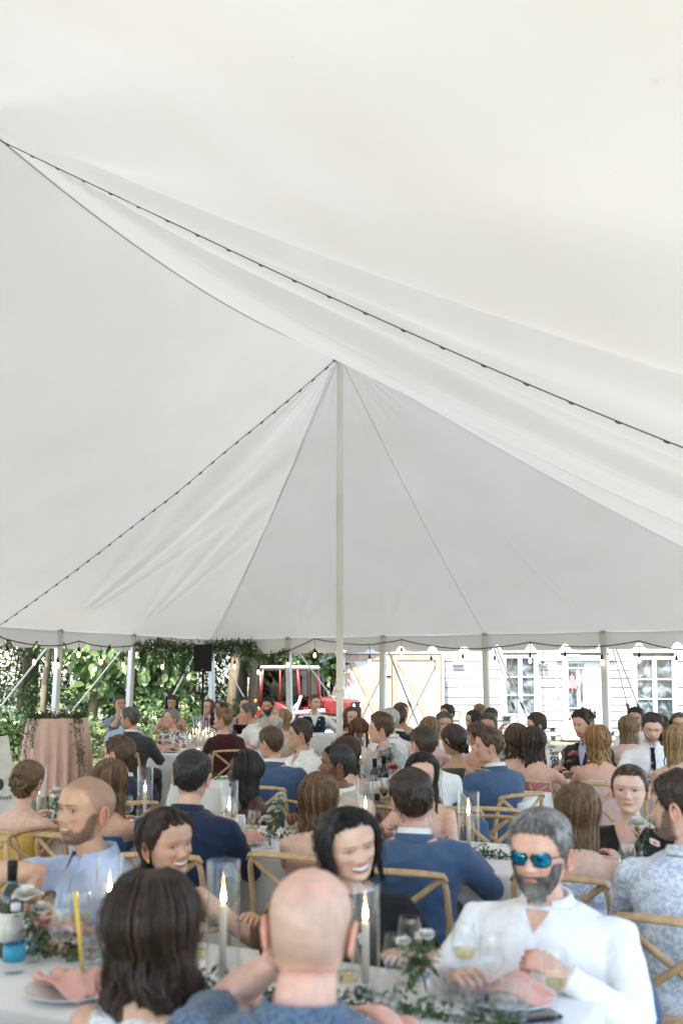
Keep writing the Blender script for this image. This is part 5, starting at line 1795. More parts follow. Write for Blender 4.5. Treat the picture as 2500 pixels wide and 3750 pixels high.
    if kind == 'vest':     # shirt with sleeves below the waistcoat
        pass
    def collar(m, rin, h, flare, zoff, gap, name, points=.028):
        nA = 40
        rows = []
        w0 = .058 * hs * (.84 if fem else 1.0) * P.get('neck', 1); cyn = .040 + sh(zz(1.07))
        for row in range(4):
            ln = []
            for i in range(nA):
                t_ = i / (nA - 1); a = R(gap + (360 - 2 * gap) * t_)
                bk = .5 - .5 * math.cos(a)
                zt = zz(1.062) + zoff + .024 * bk
                ex = max(0, 1 - min(t_, 1 - t_) / .14)
                rr, z = ((rin, zt - h * .7), (rin + .001, zt), (rin + flare * .45, zt + .001), (rin + flare, zt - h - points * ex))[row]
                ln.append(((w0 + rr) * math.sin(a), cyn - (w0 * 1.0 + rr) * math.cos(a) - (.012 * ex if row == 3 else 0), z))
            rows.append(ln)
        k = MB(); k.grid(np.array(rows)); return k.build(name, m, o)
    if kind in ('shirt',) and P.get('collar', True):
        collar(cm, .006, .034, .026, .012, P.get('cgap', 20), 'collar')
        zc = zz(1.0)
        if not P.get('back_only'):
            if P.get('cgap', 20) > 24:   # open neck: a wedge of bare skin
                z0 = zz(P.get('open_z', .97)); wv = P.get('open_w', .035)
                sk = MB()
            patch(([(-.014, z) for z in np.linspace(zz(.60), zz(1.0), 9)], [(.014, z) for z in np.linspace(zz(.60), zz(1.0), 9)]), cm, 'placket', .004, 3)
    if kind == 'suit':
        sm = P.get('shirt', cloth('white', (.80, .80, .80)))
        collar(sm, .005, .030, .016, .018, 16, 'shirt_collar')
        collar(cm, .013, .034, .026, -.006, 50, 'jacket_collar', .0)
        if not P.get('back_only'):
            zs = np.linspace(zz(.80), zz(1.045), 9)
            wv = lambda z: .052 * hs * (z - zz(.80)) / (zz(1.045) - zz(.80)) + .002
            patch(([(-wv(z), z) for z in zs], [(wv(z), z) for z in zs]), sm, 'shirt_front', .004, 5)
            for sx in (-1, 1):
                patch(([(sx * wv(z), z) for z in zs], [(sx * (wv(z) + .048 * math.sin(math.pi * min(1, .12 + .8 * (z - zs[0]) / (zs[-1] - zs[0])))), z + .01) for z in zs]), cm, 'lapel', .009, 4)
        if P.get('tie'):
            zs2 = np.linspace(zz(.80), zz(1.04), 8)
            patch(([(-.016 if i < 7 else -.012, z) for i, z in enumerate(zs2)], [(.016 if i < 7 else .012, z) for i, z in enumerate(zs2)]), P['tie'], 'tie', .009, 3)
    elif P.get('tie'):
        zs2 = np.linspace(zz(.58), zz(1.035), 12)
        ww = lambda i: .030 - .0012 * i if i < 10 else (.016 if i == 10 else .021)
        patch(([(-ww(i), z) for i, z in enumerate(zs2)], [(ww(i), z) for i, z in enumerate(zs2)]), P['tie'], 'tie', .008, 3)
    if kind == 'vest':
        sm = P.get('shirt', cloth('white', (.80, .80, .80)))
        q = MB(); loft(q, stations([s_ for s_ in TORSO if s_[0] < 1.05], winf=.010), 24)
        for key, (S, E, W, sx) in arms.items():
            q.tube([S + Vector((-sx * .06, 0, .014)), S, S.lerp(E, .5), E, E.lerp(W, .5), E.lerp(W, .93)], [v * ar for v in (.052, .062, .058, .052, .046, .037)], 12)
        V2, N2, F2 = remesh(q, vox * 1.05, 5)
        V2 = V2 + N2 * (smoothnoise(V2, 45, sd + 9, 6) * .004)[:, None]
        k = MB(); k.add(V2, F2); k.build('shirt', sm, o); collar(sm, .006, .034, .026, .012, 26, 'shirt_collar')
    if kind in ('straps',):
        for sx in (-1, 1):
            x_ = sx * .085 * wid / .86
            k = MB(); k.tube([(x_ * .95, front(x_ * .9, zz(.88), .002), zz(.885)), (x_ * .98, sh(zz(.97)) - .055 * dep, zz(.97)), (x_, sh(zz(1.0)) + .02, zz(1.012)), (x_ * .98, sh(zz(.98)) + .115 * dep, zz(.97)), (x_ * .8, sh(zz(.88)) + .152 * dep, zz(.88))], .007, 6, flat=(1.3, .5)); k.build('strap', cm, o)
    if P.get('open_front'):   # wedge of bare chest inside an open shirt collar
        wv, zv = P['open_front']
        zs = np.linspace(zz(zv), zz(1.05), 7)
        ob = patch(([(-wv * (z - zs[0]) / (zs[-1] - zs[0]), z) for z in zs], [(wv * (z - zs[0]) / (zs[-1] - zs[0]), z) for z in zs]), M_SKIN, 'open_neck', .0045, 5)
        ca = ob.data.color_attributes.new('Col', 'FLOAT_COLOR', 'POINT')
        ca.data.foreach_set('color', np.tile(np.array([*tone, 1.0], dtype=np.float32), len(ob.data.vertices)))
    # trousers
    if not dress:
        q = MB()
        for sx in (-1, 1):
            Hh, K, A_ = kn[sx]
            q.tube([Hh + Vector((0, .05, 0)), Hh.lerp(K, .5), K, K.lerp(A_, .3), A_], [.10, .09, .072, .07, .062], 12)
        q.ell((0, .03, seat + .09), (.185 * wid, .14, .095), None, 14, 8)
        V2, N2, F2 = remesh(q, (.022, .028, .034)[lod], 4)
        V2 = V2 + N2 * (smoothnoise(V2, 40, sd + 11, 5) * .004)[:, None]
        k = MB(); k.add(V2, F2); k.build('trousers', P.get('bottom') or cloth('charcoal', (.035, .035, .04)), o)
    for sx in (-1, 1):
        A_ = kn[sx][2]
        k = MB(); k.tube([A_ + Vector((0, .045, -.045)), A_ + Vector((0, .0, -.04)), A_ + Vector((0, -.09, -.052)), A_ + Vector((sx * .005, -.165, -.062)), A_ + Vector((sx * .006, -.19, -.066))], [.036, .044, .04, .034, .012], 10, flat=(1, .8)); k.build('shoe', P.get('shoe') or cloth('shoe_brown', (.06, .03, .018), rough=.4), o)
    # glasses
    gl = P.get('glasses')
    if gl:
        fm = M_BLACKP if gl != 'gold' else M_GOLD
        k = MB(); lens = MB()
        for sx in (-1, 1):
            cx, cz = sx * .0335, .1165
            hw_, hh_ = (.025, .0195) if gl != 'sun' else (.0275, .0215)
            yy = float(face_y(np.array(.012), np.array(.118))) - (.006 if gl != 'sun' else .007)
            ring = []
            for q_ in np.linspace(0, 2 * math.pi, 25):
                e = .72 if gl != 'gold' else .95
                xx = cx + hw_ * math.copysign(abs(math.cos(q_)) ** e, math.cos(q_)); zz_ = cz + hh_ * math.copysign(abs(math.sin(q_)) ** e, math.sin(q_))
                ring.append((xx, yy + 5.5 * max(0, abs(xx) - .008) ** 2, zz_))
            k.tube(ring, .0020 if gl != 'gold' else .0014, 6, caps=False)
            n0 = lens.n
            lens.add([(cx, yy - .001, cz)] + ring[:-1], [(0, 1 + (i + 1) % 24, 1 + i) for i in range(24)])
            k.tube([(sx * (.0335 + hw_), yy + 5.5 * (.0255 + hw_) ** 2, cz + .006), (sx * .073, yy + .035, cz + .006), (sx * .081, -.01, cz + .004), (sx * .081, .015, cz - .006)], .0017, 5)
        k.tube([(-.010, yy, .120), (0, yy - .003, .122), (.010, yy, .120)], .0018, 5)
        k.v = [tx(k.verts())]; fo = k.build('glasses', fm, o)
        lens.v = [tx(lens.verts())]
        lens.build('lens', P.get('lens') or glass_mat('spectacle_lens'), fo)
    if P.get('earring'):
        for sx in (-1, 1):
            k = MB(); k.ell((sx * .079, .008, .066), (.005, .005, .011), None, 8, 6); k.v = [tx(k.verts())]; k.build('earring', M_GOLD, o)
    return o
# ================================================================ furniture and tableware
M_OAK = mat('chair_wood', (.50, .33, .17), .5, .22, 7, bump=.2, bscale=30, stretch=(4, 4, .6), spec=.4, obj_var=.12)
M_RATTAN = mat('woven_seat', (.50, .36, .20), .8, .2, 40, bump=.6, bscale=160)
def make_chair():
    MBo = MB
    class MB2(MBo):
        def build(self, *a, **k):
            V = self.verts(); V[:, 2] = np.where(V[:, 2] > .48, .48 + (V[:, 2] - .48) * .87, V[:, 2]); self.v = [V]
            return MBo.build(self, *a, **k)
    return _chair(MB2)
def _chair(MB):
    c = empty('cross_back_chair')
    # local: faces -y, seat at .46
    def post(sx):
        k = MB(); k.tube([(sx * .20, .235, 0), (sx * .20, .215, .25), (sx * .20, .20, .46), (sx * .205, .215, .65), (sx * .20, .245, .80), (sx * .185, .262, .87)], [.014, .015, .016, .015, .014, .0135], 8)
        return k
    for sx in (-1, 1): post(sx).build('back_post', M_OAK, c)
    k = MB(); k.tube([(-.205, .255, .845), (-.19, .262, .872), (-.10, .285, .882), (0, .292, .884), (.10, .285, .882), (.19, .262, .872), (.205, .255, .845)], [.015, .018, .021, .022, .021, .018, .015], 8, flat=(.65, 1.25), up=(0, 1, 0)); k.build('top_rail', M_OAK, c)
    for sx in (-1, 1):
        k = MB(); k.tube([(sx * .185, .215, .50), (sx * .10, .238, .60), (0, .253 + .006 * sx, .69), (-sx * .10, .265, .78), (-sx * .18, .262, .855)], .0115, 6, flat=(1.35, .6), up=(0, 1, 0)); k.build('cross_slat', M_OAK, c)
    k = MB(); k.lathe([(0, .47), (.19, .472), (.205, .466), (.21, .455), (.205, .44), (0, .44)], (0, 0, 0), 24)
    V = k.verts(); V[:, 1] = V[:, 1] * 1.0 + .0; V[:, 0] *= 1.05; k.v = [V]; k.build('seat_frame', M_OAK, c, sharp=50)
    k = MB(); k.lathe([(0, .478), (.165, .476), (.178, .470)], (0, 0, 0), 20); k.build('seat', M_RATTAN, c)
    for sx in (-1, 1):
        k = MB(); k.tube([(sx * .175, -.15, .45), (sx * .195, -.185, 0)], [.019, .015], 8); k.build('leg', M_OAK, c)
    k = MB(); k.tube([(.18 * math.cos(a), .02 + .19 * math.sin(a), .2) for a in np.linspace(0, 2 * math.pi, 25)], .010, 6, caps=False); k.build('stretcher', M_OAK, c)
    k = MB(); k.tube(bezier((-.19, .212, .30), (0, .215, .58), (.19, .212, .30), 10), .009, 6); k.build('hoop', M_OAK, c)
    return c
proto_chair = make_chair()
first_chair = [True]
def put_chair(x, y, psi, label):
    if first_chair[0]:
        o = proto_chair; first_chair[0] = False
    else:
        o = copy_tree(proto_chair)
    o.location = (x, y, 0); o.rotation_euler = (0, 0, psi)
    tag(o, label, 'chair', 'cross back wooden chairs at the tables')
    return o
CHAIR_SKIP = set()
def an(w): return ('an ' if w[0] in 'aeiou' else 'a ') + w
def seat_guest(P):
    d = Matrix.Rotation(P['psi'], 3, 'Z') @ Vector((0, 1, 0))
    put_chair(P['base'].x + d.x * .03, P['base'].y + d.y * .03, P['psi'], 'cross back wooden chair of the ' + P['who'])

M_LINEN = mat('white_linen', (.78, .77, .75), .85, .04, 6, bump=.15, bscale=150, transl=.06)
M_PINKCL = mat('pink_cloth', (.72, .47, .39), .75, .06, 6, bump=.12, bscale=200, sheen=.2)
TZ = .75
def drape(outline, top_z, hem, m, name, amp=.035, folds=26, flare=.06, parent=None):
    """cloth over a closed outline (list of (x, y, nx, ny)), hanging in folds to the hem"""
    n = len(outline)
    rows = []
    c = np.mean([[p[0], p[1]] for p in outline], axis=0)
    r = np.random.default_rng(len(outline))
    ph = np.cumsum(r.uniform(.6, 1.4, n)); ph = ph / ph[-1] * folds * 2 * math.pi
    lv = [(0, 0, 0), (.985, .0, 0), (1.0, -.006, .006), (1, -.04, .014), (1, -.16, .35), (1, -.4, .8), (1, -.7, 1.0), (1, -1, 1.05)]
    H_ = top_z - hem
    for (k, dz, f) in lv:
        row = []
        for i, (x, y, nx, ny) in enumerate(outline):
            w = f * (amp * math.sin(ph[i]) + amp * .5 * math.sin(ph[i] * .37 + 2)) + f * flare * H_ + (.012 if f > 0 else 0)
            if k < 1: px_, py_ = c[0] + (x - c[0]) * k, c[1] + (y - c[1]) * k
            else: px_, py_ = x, y
            z = top_z + (dz if abs(dz) < .05 else dz * H_)
            row.append((px_ + nx * w, py_ + ny * w, z))
        rows.append(row)
    k = MB(); F = []
    V = np.array(rows).reshape(-1, 3)
    for i in range(len(lv) - 1):
        for j in range(n):
            j2 = (j + 1) % n
            F.append((i * n + j, i * n + j2, (i + 1) * n + j2, (i + 1) * n + j)[::-1])
    k.add(V, F)
    return k.build(name, m, parent)
def rect_outline(c, ax, ay, hx_, hy_, step=.03):
    pts = []
    cs = [(-hx_, -hy_), (hx_, -hy_), (hx_, hy_), (-hx_, hy_)]
    for i in range(4):
        a, b_ = cs[i], cs[(i + 1) % 4]
        L_ = math.hypot(b_[0] - a[0], b_[1] - a[1]); m = int(L_ / step)
        nx, ny = ((0, -1), (1, 0), (0, 1), (-1, 0))[i]
        pv = ((-1, 0), (0, -1), (1, 0), (0, 1))[i]; nv = ((1, 0), (0, 1), (-1, 0), (0, -1))[i]
        for j in range(m):
            t = j / m
            x, y = a[0] + (b_[0] - a[0]) * t, a[1] + (b_[1] - a[1]) * t
            n_ = np.array([nx, ny], float)
            d0, d1 = t * L_, (1 - t) * L_
            if d0 < .15: n_ = n_ + np.array(pv) * (1 - d0 / .15)
            if d1 < .15: n_ = n_ + np.array(nv) * (1 - d1 / .15)
            n_ /= np.linalg.norm(n_)
            pts.append((c[0] + ax[0] * x + ay[0] * y, c[1] + ax[1] * x + ay[1] * y, ax[0] * n_[0] + ay[0] * n_[1], ax[1] * n_[0] + ay[1] * n_[1]))
    return pts
def round_outline(c, r, n=140): return [(c[0] + r * math.cos(a), c[1] + r * math.sin(a), math.cos(a), math.sin(a)) for a in np.linspace(0, 2 * math.pi, n, endpoint=False)]
def dotp(dot, w): return UD * dot + VD * w
def long_table(dot, w0, w1, lab, hw=.40):
    c = dotp(dot, (w0 + w1) / 2)
    t = empty('banquet_table', (c.x, c.y, 0), math.atan2(VD.y, VD.x)); tag(t, 'long folding banquet table under the white cloth ' + lab, 'table', 'long banquet tables')
    MB().box((0, 0, TZ - .022), (w1 - w0 - .01, hw * 2 - .01, .03), ch=.008).build('table_top', M_OAK, t, smooth=False)
    for sx in (-1, 1):
        for sy in (-1, 1):
            k = MB(); k.tube([(sx * ((w1 - w0) / 2 - .25), sy * (hw - .12), TZ - .04), (sx * ((w1 - w0) / 2 - .2), sy * (hw - .1), 0)], .016, 8); k.build('leg', M_STEEL, t)
    o = drape(rect_outline(c, VD, UD, (w1 - w0) / 2, hw), TZ, .06, M_LINEN, 'tablecloth', .025, int((w1 - w0) * 13), .05)
    tag(o, 'white tablecloth on the long table ' + lab, 'tablecloth', 'white tablecloths')
def round_table(x, y, r, lab):
    t = empty('round_table', (x, y, 0)); tag(t, 'round banquet table under the white cloth ' + lab, 'table', 'round banquet tables')
    MB().lathe([(0, TZ - .005), (r - .01, TZ - .005), (r - .01, TZ - .035), (0, TZ - .035)], (0, 0, 0), 40).build('table_top', M_OAK, t, sharp=40)
    for a in range(4):
        q = a * math.pi / 2 + .5
        k = MB(); k.tube([(.4 * math.cos(q), .4 * math.sin(q), TZ - .04), (.5 * math.cos(q), .5 * math.sin(q), 0)], .016, 8); k.build('leg', M_STEEL, t)
    tag(drape(round_outline((x, y), r), TZ, .06, M_LINEN, 'tablecloth', .03, 22, .05), 'white tablecloth on the round table ' + lab, 'tablecloth', 'white tablecloths')
long_table(2.52, -3.0, -.62, 'before the blue patterned shirt')
long_table(4.92, -4.9, -2.55, 'of the person in navy shirt'); long_table(4.92, -2.5, -.15, 'of the person in black v-neck')
long_table(7.46, -5.1, -2.05, 'of the blue suit with glasses')
long_table(8.87, -2.75, -.1, 'of the pale pink dress')
long_table(10.2, -5.6, -2.9, 'of the black suit'); long_table(11.55, -2.6, -.2, 'under the right window'); long_table(12.75, -6.2, -3.0, 'below the barn doors')
round_table(-1.75, 12.55, .80, 'of the charcoal suit'); round_table(-1.7, 15.15, .78, 'of the tan strapless top')

# ---- small things
M_GLASS = glass_mat('clear_glass', (.975, .985, .985)); M_HURR = glass_mat('hurricane_glass', (.97, .975, .975), 1.0, .02, .75, .03); M_CUT = glass_mat('cut_glass', (.975, .98, .982), 1.0, .05)
M_BULBG = emit_mat('lit_bulb_glass', (1.0, .60, .32), 2.2); M_WAX = mat('ivory_wax', (.78, .70, .58), .5, .04, 20, transl=.2); M_FLAME = emit_mat('flame', (1.0, .62, .28), 14.0); M_BULB = emit_mat('bulb_glow', (1.0, .55, .25), 16.0)
M_BOTTLE = mat('bottle_glass', (.012, .02, .012), .08, .1, 8, spec=.7); M_WATER = glass_mat('water_plastic', (.96, .975, .98)); M_TEAL = mat('teal_label', (.02, .26, .40), .4)
M_LABEL = mat('paper_label', (.65, .62, .55), .7); M_PORC = mat('porcelain', (.78, .77, .74), .18, .02); M_NAPK = mat('blush_napkin', (.66, .36, .30), .85, .08, 20, bump=.2, bscale=150)
M_PETALW = mat('white_petal', (.80, .79, .74), .7, .06, 30, transl=.25); M_PETALP = mat('pink_petal', (.70, .36, .36), .7, .1, 30, transl=.2); M_PETALR = mat('coral_petal', (.60, .13, .11), .7, .1, 30, transl=.2)
M_GREEN = mat('greenery_leaf', (1, 1, 1), .5, .1, 10, attr='Col', transl=.25)
M_WINE = glass_mat('white_wine', (.92, .86, .62)); M_CANM = mat('pale_can', (.72, .70, .68), .35, .05, metal=.3); M_ROSE = mat('rose_gold', (.55, .30, .25), .3, .05, metal=.7)
def on_table(px_, py_, z=TZ + .004):
    return pixz(px_, py_, z)
def mk(name, c, cat, label, group): 
    o = empty(name, c); tag(o, label, cat, group); return o
def hurricane(c, label, h=.34, r=.05, ch=.20, proto={}):
    key = (round(h, 3), round(r, 3), round(ch, 3))
    if key in proto:
        o = copy_tree(proto[key]); o.location = c; tag(o, label); return o
    o = mk('hurricane_candle', c, 'candle', label, 'taper candles in glass cylinders')
    MB().lathe([(r - .003, .012), (r - .0028, h), (r - .0012, h + .003), (r, h), (r, 0), (0, 0), (0, .012), (r - .003, .012)], (0, 0, 0), 28).build('glass_cylinder', M_HURR, o, sharp=60)
    MB().lathe([(0, .013), (.022, .013), (.022, .03), (.013, .035), (0, .035)], (0, 0, 0), 14).build('candle_cup', M_GLASS, o)
    MB().lathe([(0, .03), (.0115, .03), (.0105, ch - .006), (.008, ch), (0, ch - .002)], (0, 0, 0), 14).build('taper', M_WAX, o)
    MB().lathe([(0, ch + .004), (.005, ch + .010), (.0068, ch + .019), (.005, ch + .034), (.002, ch + .048), (0, ch + .054)], (0, 0, 0), 10).build('flame', M_FLAME, o)
    MB().tube([(0, 0, ch - .002), (.001, 0, ch + .008)], .001, 5).build('wick', M_BLACKP, o)
    proto[key] = o
    return o
PROTO = {}
def placed(key, c, label, builder):
    if key in PROTO:
        o = copy_tree(PROTO[key])
    else:
        o = builder(); PROTO[key] = o
    o.location = c; tag(o, label)
    return o
def wine_glass(c, label, wine=False):
    def b():
        o = mk('wine_glass', c, 'glass', label, 'stemmed wine glasses')
        MB().lathe([(0, .002), (.034, .002), (.034, .004), (.010, .007), (.0042, .014), (.0038, .075), (.008, .084), (.028, .10), (.037, .125), (.037, .15), (.030, .195), (.0285, .195), (.0355, .15), (.0355, .126), (.027, .103), (.0, .09)], (0, 0, 0), 22).build('bowl', M_GLASS, o, sharp=60)
        if wine: MB().lathe([(0, .092), (.027, .104), (.034, .124), (0, .124)], (0, 0, 0), 18).build('wine', M_WINE, o)
        return o
    return placed('wine%d' % wine, c, label, b)
def tumbler(c, label):
    def b():
        o = mk('tumbler', c, 'glass', label, 'cut glass tumblers')
        n = 24; V = []; F = []
        prof = [(.030, 0), (.033, .02), (.037, .08), (.040, .115), (.0375, .115), (.034, .08), (.028, .012), (0, .012)]
        for (r_, z) in prof:
            for k in range(n): 
                q = r_ * (1 + (.035 if (k % 2 and z < .09 and r_ > .03) else 0)); a = 2 * math.pi * k / n; V.append((q * math.cos(a), q * math.sin(a), z))
        for i in range(len(prof) - 1):
            for k in range(n): F.append((i * n + k, i * n + (k + 1) % n, (i + 1) * n + (k + 1) % n, (i + 1) * n + k))
        MB().add(V, F).build('glass', M_CUT, o, smooth=False)
        MB().lathe([(0, .013), (.029, .013), (.033, .06), (0, .06)], (0, 0, 0), 18).build('water', M_WATER, o)
        return o
    return placed('tumbler', c, label, b)
def bottle(c, label):
    def b():
        o = mk('wine_bottle', c, 'bottle', label, 'dark wine bottles')
        MB().lathe([(0, 0), (.036, 0), (.038, .01), (.038, .17), (.034, .195), (.018, .225), (.0145, .24), (.0145, .285), (.0165, .288), (.0165, .30), (0, .30)], (0, 0, 0), 20).build('glass', M_BOTTLE, o)
        MB().lathe([(.0385, .05), (.0387, .05), (.0387, .14), (.0385, .14)], (0, 0, 0), 20).build('label_wrap', M_LABEL, o)
        MB().lathe([(.0150, .235), (.0152, .235), (.0168, .289), (.0168, .301), (0, .302)], (0, 0, 0), 14).build('capsule', M_BLACKP, o)
        return o
    return placed('bottle', c, label, b)
def plate_set(c, ang, who):
    def b():
        o = mk('dinner_plate', c, 'plate', 'x', 'white dinner plates')
        MB().lathe([(0, .006), (.075, .006), (.095, .012), (.13, .020), (.133, .021), (.13, .016), (.09, .004), (.07, 0), (0, 0)], (0, 0, 0), 36).build('dish', M_PORC, o)
        return o
    placed('plate', c, 'white dinner plate before the ' + who, b)
    def b2():
        o = mk('napkin', c, 'napkin', 'x', 'folded blush napkins')
        n, m = 14, 22; arr = np.zeros((n, m, 3)); r = np.random.default_rng(4)
        for i in range(n):
            for j in range(m):
                u, v = i / (n - 1) - .5, j / (m - 1) - .5
                x = v * .24; y = u * .16 * (1 - .5 * abs(v)) 
                z = .034 + .016 * math.sin(v * 9 + 1) * (1 - abs(u)) + .012 * math.cos(u * 11 + v * 5) - .02 * (abs(v) * 1.6) ** 2
                arr[i, j] = (x, y, z)
        k = MB(); k.grid(arr)
        q = k.build('fold', M_NAPK, o); sm = q.modifiers.new('t', 'SOLIDIFY'); sm.thickness = .008
        return o
    q = placed('napkin', Vector(c) + Vector((0, 0, .012)), 'blush pink napkin on the plate of the ' + who, b2)
    q.rotation_euler = (0, 0, ang)
def blossom(mb, c, r, seed, up=(0, 0, 1), n=26):
    """ruffled bloom: cupped petals in whorls"""
    rr = np.random.default_rng(seed); c = np.array(c, float)
    for i in range(n):
        t = i / n; a = i * 2.4; el = 1.35 - 1.25 * t
        d = np.array([math.cos(a) * math.cos(el), math.sin(a) * math.cos(el), math.sin(el)]); s = np.array([-math.sin(a), math.cos(a), 0]); w = np.cross(d, s)
        L_ = r * (.75 + .35 * t) * rr.uniform(.85, 1.15); W2 = r * (.42 + .25 * t)
        g_ = np.zeros((4, 4, 3))
        for p_ in range(4):
            for q_ in range(4):
                u, v = p_ / 3, q_ / 3 - .5
                g_[p_, q_] = c + d * (L_ * (.12 + .88 * u)) + s * (W2 * 2 * v * math.sin(.4 + 2.3 * u * .9)) + w * (-r * .30 * u * u + r * .5 * v * v * u + rr.normal(0, .02) * r)
        mb.grid(g_)
def greens(mb_c, P, N, size, seed, cols=None):
    b = leaf_cloud(np.array(P), np.array(N), size, seed, False, .2, .7); leaf_cols(b, *(cols or ((.05, .09, .03), (.11, .17, .06)))); return b
def vase_flower(c, label, blooms, seed, cat='flowers', h=.13, green=28):
    """bud vase with blooms [(dx, dy, z, r, kind)]"""
    o = mk('bud_vase', c, cat, label, 'bud vases of flowers')
    MB().lathe([(0, 0), (.026, 0), (.032, .02), (.030, .05), (.014, .075), (.013, h - .02), (.017, h), (.0155, h), (.0115, h - .02), (.012, .076), (.028, .05), (.029, .02), (0, .006)], (0, 0, 0), 18).build('vase', M_GLASS, o)
    P, N = [], []; rr = np.random.default_rng(seed)
    for i, (dx, dy, z, r, kd) in enumerate(blooms):
        k = MB(); k.tube(bezier((0, 0, .02), (dx * .2, dy * .2, z * .7), (dx, dy, z), 8), .0022, 5); k.build('stem', mat('stem_green', (.07, .12, .04), .6), o)
        k = MB(); blossom(k, (dx, dy, z), r, seed + i); k.build('bloom', {'w': M_PETALW, 'p': M_PETALP, 'r': M_PETALR}[kd], o)
        for j in range(green):
            t = rr.uniform(.45, 1); P.append((dx * t + rr.normal(0, .012), dy * t + rr.normal(0, .012), z * t + rr.normal(0, .012) - .015)); N.append(rr.normal(0, 1, 3))
    if P: greens(None, P, N, .032, seed + 9).build('leaves', M_GREEN, o, smooth=False)
    return o
def runner(pts, label, n, size, spread, seed, cols=None, hang=0.0, name='greenery_garland', cat='greenery', blooms=0):
    """garland of small leaves along a polyline"""
    rr = np.random.default_rng(seed); pts = [np.array(p, float) for p in pts]
    o = empty(name, pts[0]); tag(o, label, cat, 'leafy garlands'); org = pts[0].copy()
    k = MB(); k.tube([p - org for p in pts], .003, 5); k.build('stem', mat('stem_green', (.07, .12, .04), .6), o)
    P, N = [], []
    for i in range(n):
        t = rr.uniform(0, len(pts) - 1.001); a = int(t); f = t - a
        q = pts[a] * (1 - f) + pts[a + 1] * f - org
        d = rr.normal(0, 1, 3); d /= np.linalg.norm(d)
        off = d * spread * rr.uniform(0, 1); off[2] = abs(off[2]) if not hang else off[2]
        P.append(q + off - np.array([0, 0, hang * rr.uniform(0, 1) ** 3])); N.append(d)
    greens(None, P, N, size, seed, cols).build('leaves', M_GREEN, o, smooth=False)
    for i in range(blooms):
        q = pts[rr.integers(0, len(pts))] - org + rr.normal(0, .02, 3) * np.array([1, 1, .2]) + np.array([0, 0, .03]); k = MB(); blossom(k, q, .022, seed + i, n=14); k.build('bloom', M_PETALW, o)
    return o
# ================================================================ the guests
W_ = lambda: cloth('white', (.80, .80, .80))
C_BLUE = cloth('royal_blue', (.055, .10, .185)); C_NAVY = cloth('navy', (.012, .022, .055)); C_INK = cloth('ink', (.010, .012, .020)); C_CHAR = cloth('charcoal_suit', (.045, .047, .05))
C_LTBLUE = cloth('light_blue', (.42, .50, .68)); C_BEIGE = cloth('beige', (.50, .46, .40)); C_BLACK = cloth('black', (.008, .008, .009)); C_MAROON = cloth('maroon', (.075, .012, .018), col2=(.018, .006, .008), scale=60)
C_ROSE = cloth('dusty_rose', (.34, .17, .15)); C_PINK = cloth('pale_pink', (.68, .47, .44)); C_HOT = cloth('hot_pink', (.55, .20, .24)); C_YEL = cloth('yellow_satin', (.62, .38, .09), rough=.45)
C_OLIVE = cloth('olive', (.075, .07, .045)); C_GREYT = cloth('grey_blue', (.20, .25, .30)); C_TAN = cloth('tan', (.45, .28, .16)); C_RED = cloth('red', (.40, .04, .04))
C_FLOR = cloth('floral_mono', (.02, .02, .025), col2=(.6, .6, .58), scale=38); C_GPRINT = cloth('grey_print', (.52, .54, .55), col2=(.24, .28, .31), scale=70); C_BPRINT = cloth('blue_print', (.12, .18, .26), col2=(.05, .075, .12), scale=95, distort=1.0)
C_LACE = cloth('white_lace', (.74, .73, .72), col2=(.45, .45, .46), scale=90); C_WBLUE = cloth('white_blue_print', (.72, .74, .78), col2=(.36, .43, .55), scale=34, distort=2.0); C_GVEST = cloth('grey_vest', (.36, .36, .34)); C_SKY = cloth('blue_strap', (.03, .08, .22))
C_WFLOR = cloth('white_floral', (.74, .70, .68), col2=(.55, .40, .36), scale=26); C_BLKFLOR = print_mat('black_flowered', (.010, .010, .011), [(.010, .010, .011), (.6, .58, .55), (.010, .010, .011), (.45, .06, .09), (.010, .010, .011), (.03, .12, .10)], 14, .26); C_DKSHIRT = cloth('dark_shirt', (.03, .03, .035)); C_CREAM = cloth('cream', (.62, .54, .40)); C_GREYSH = cloth('grey_shirt', (.36, .40, .42))
NEAR, FAR = 154, -26
def fc(**k): return k
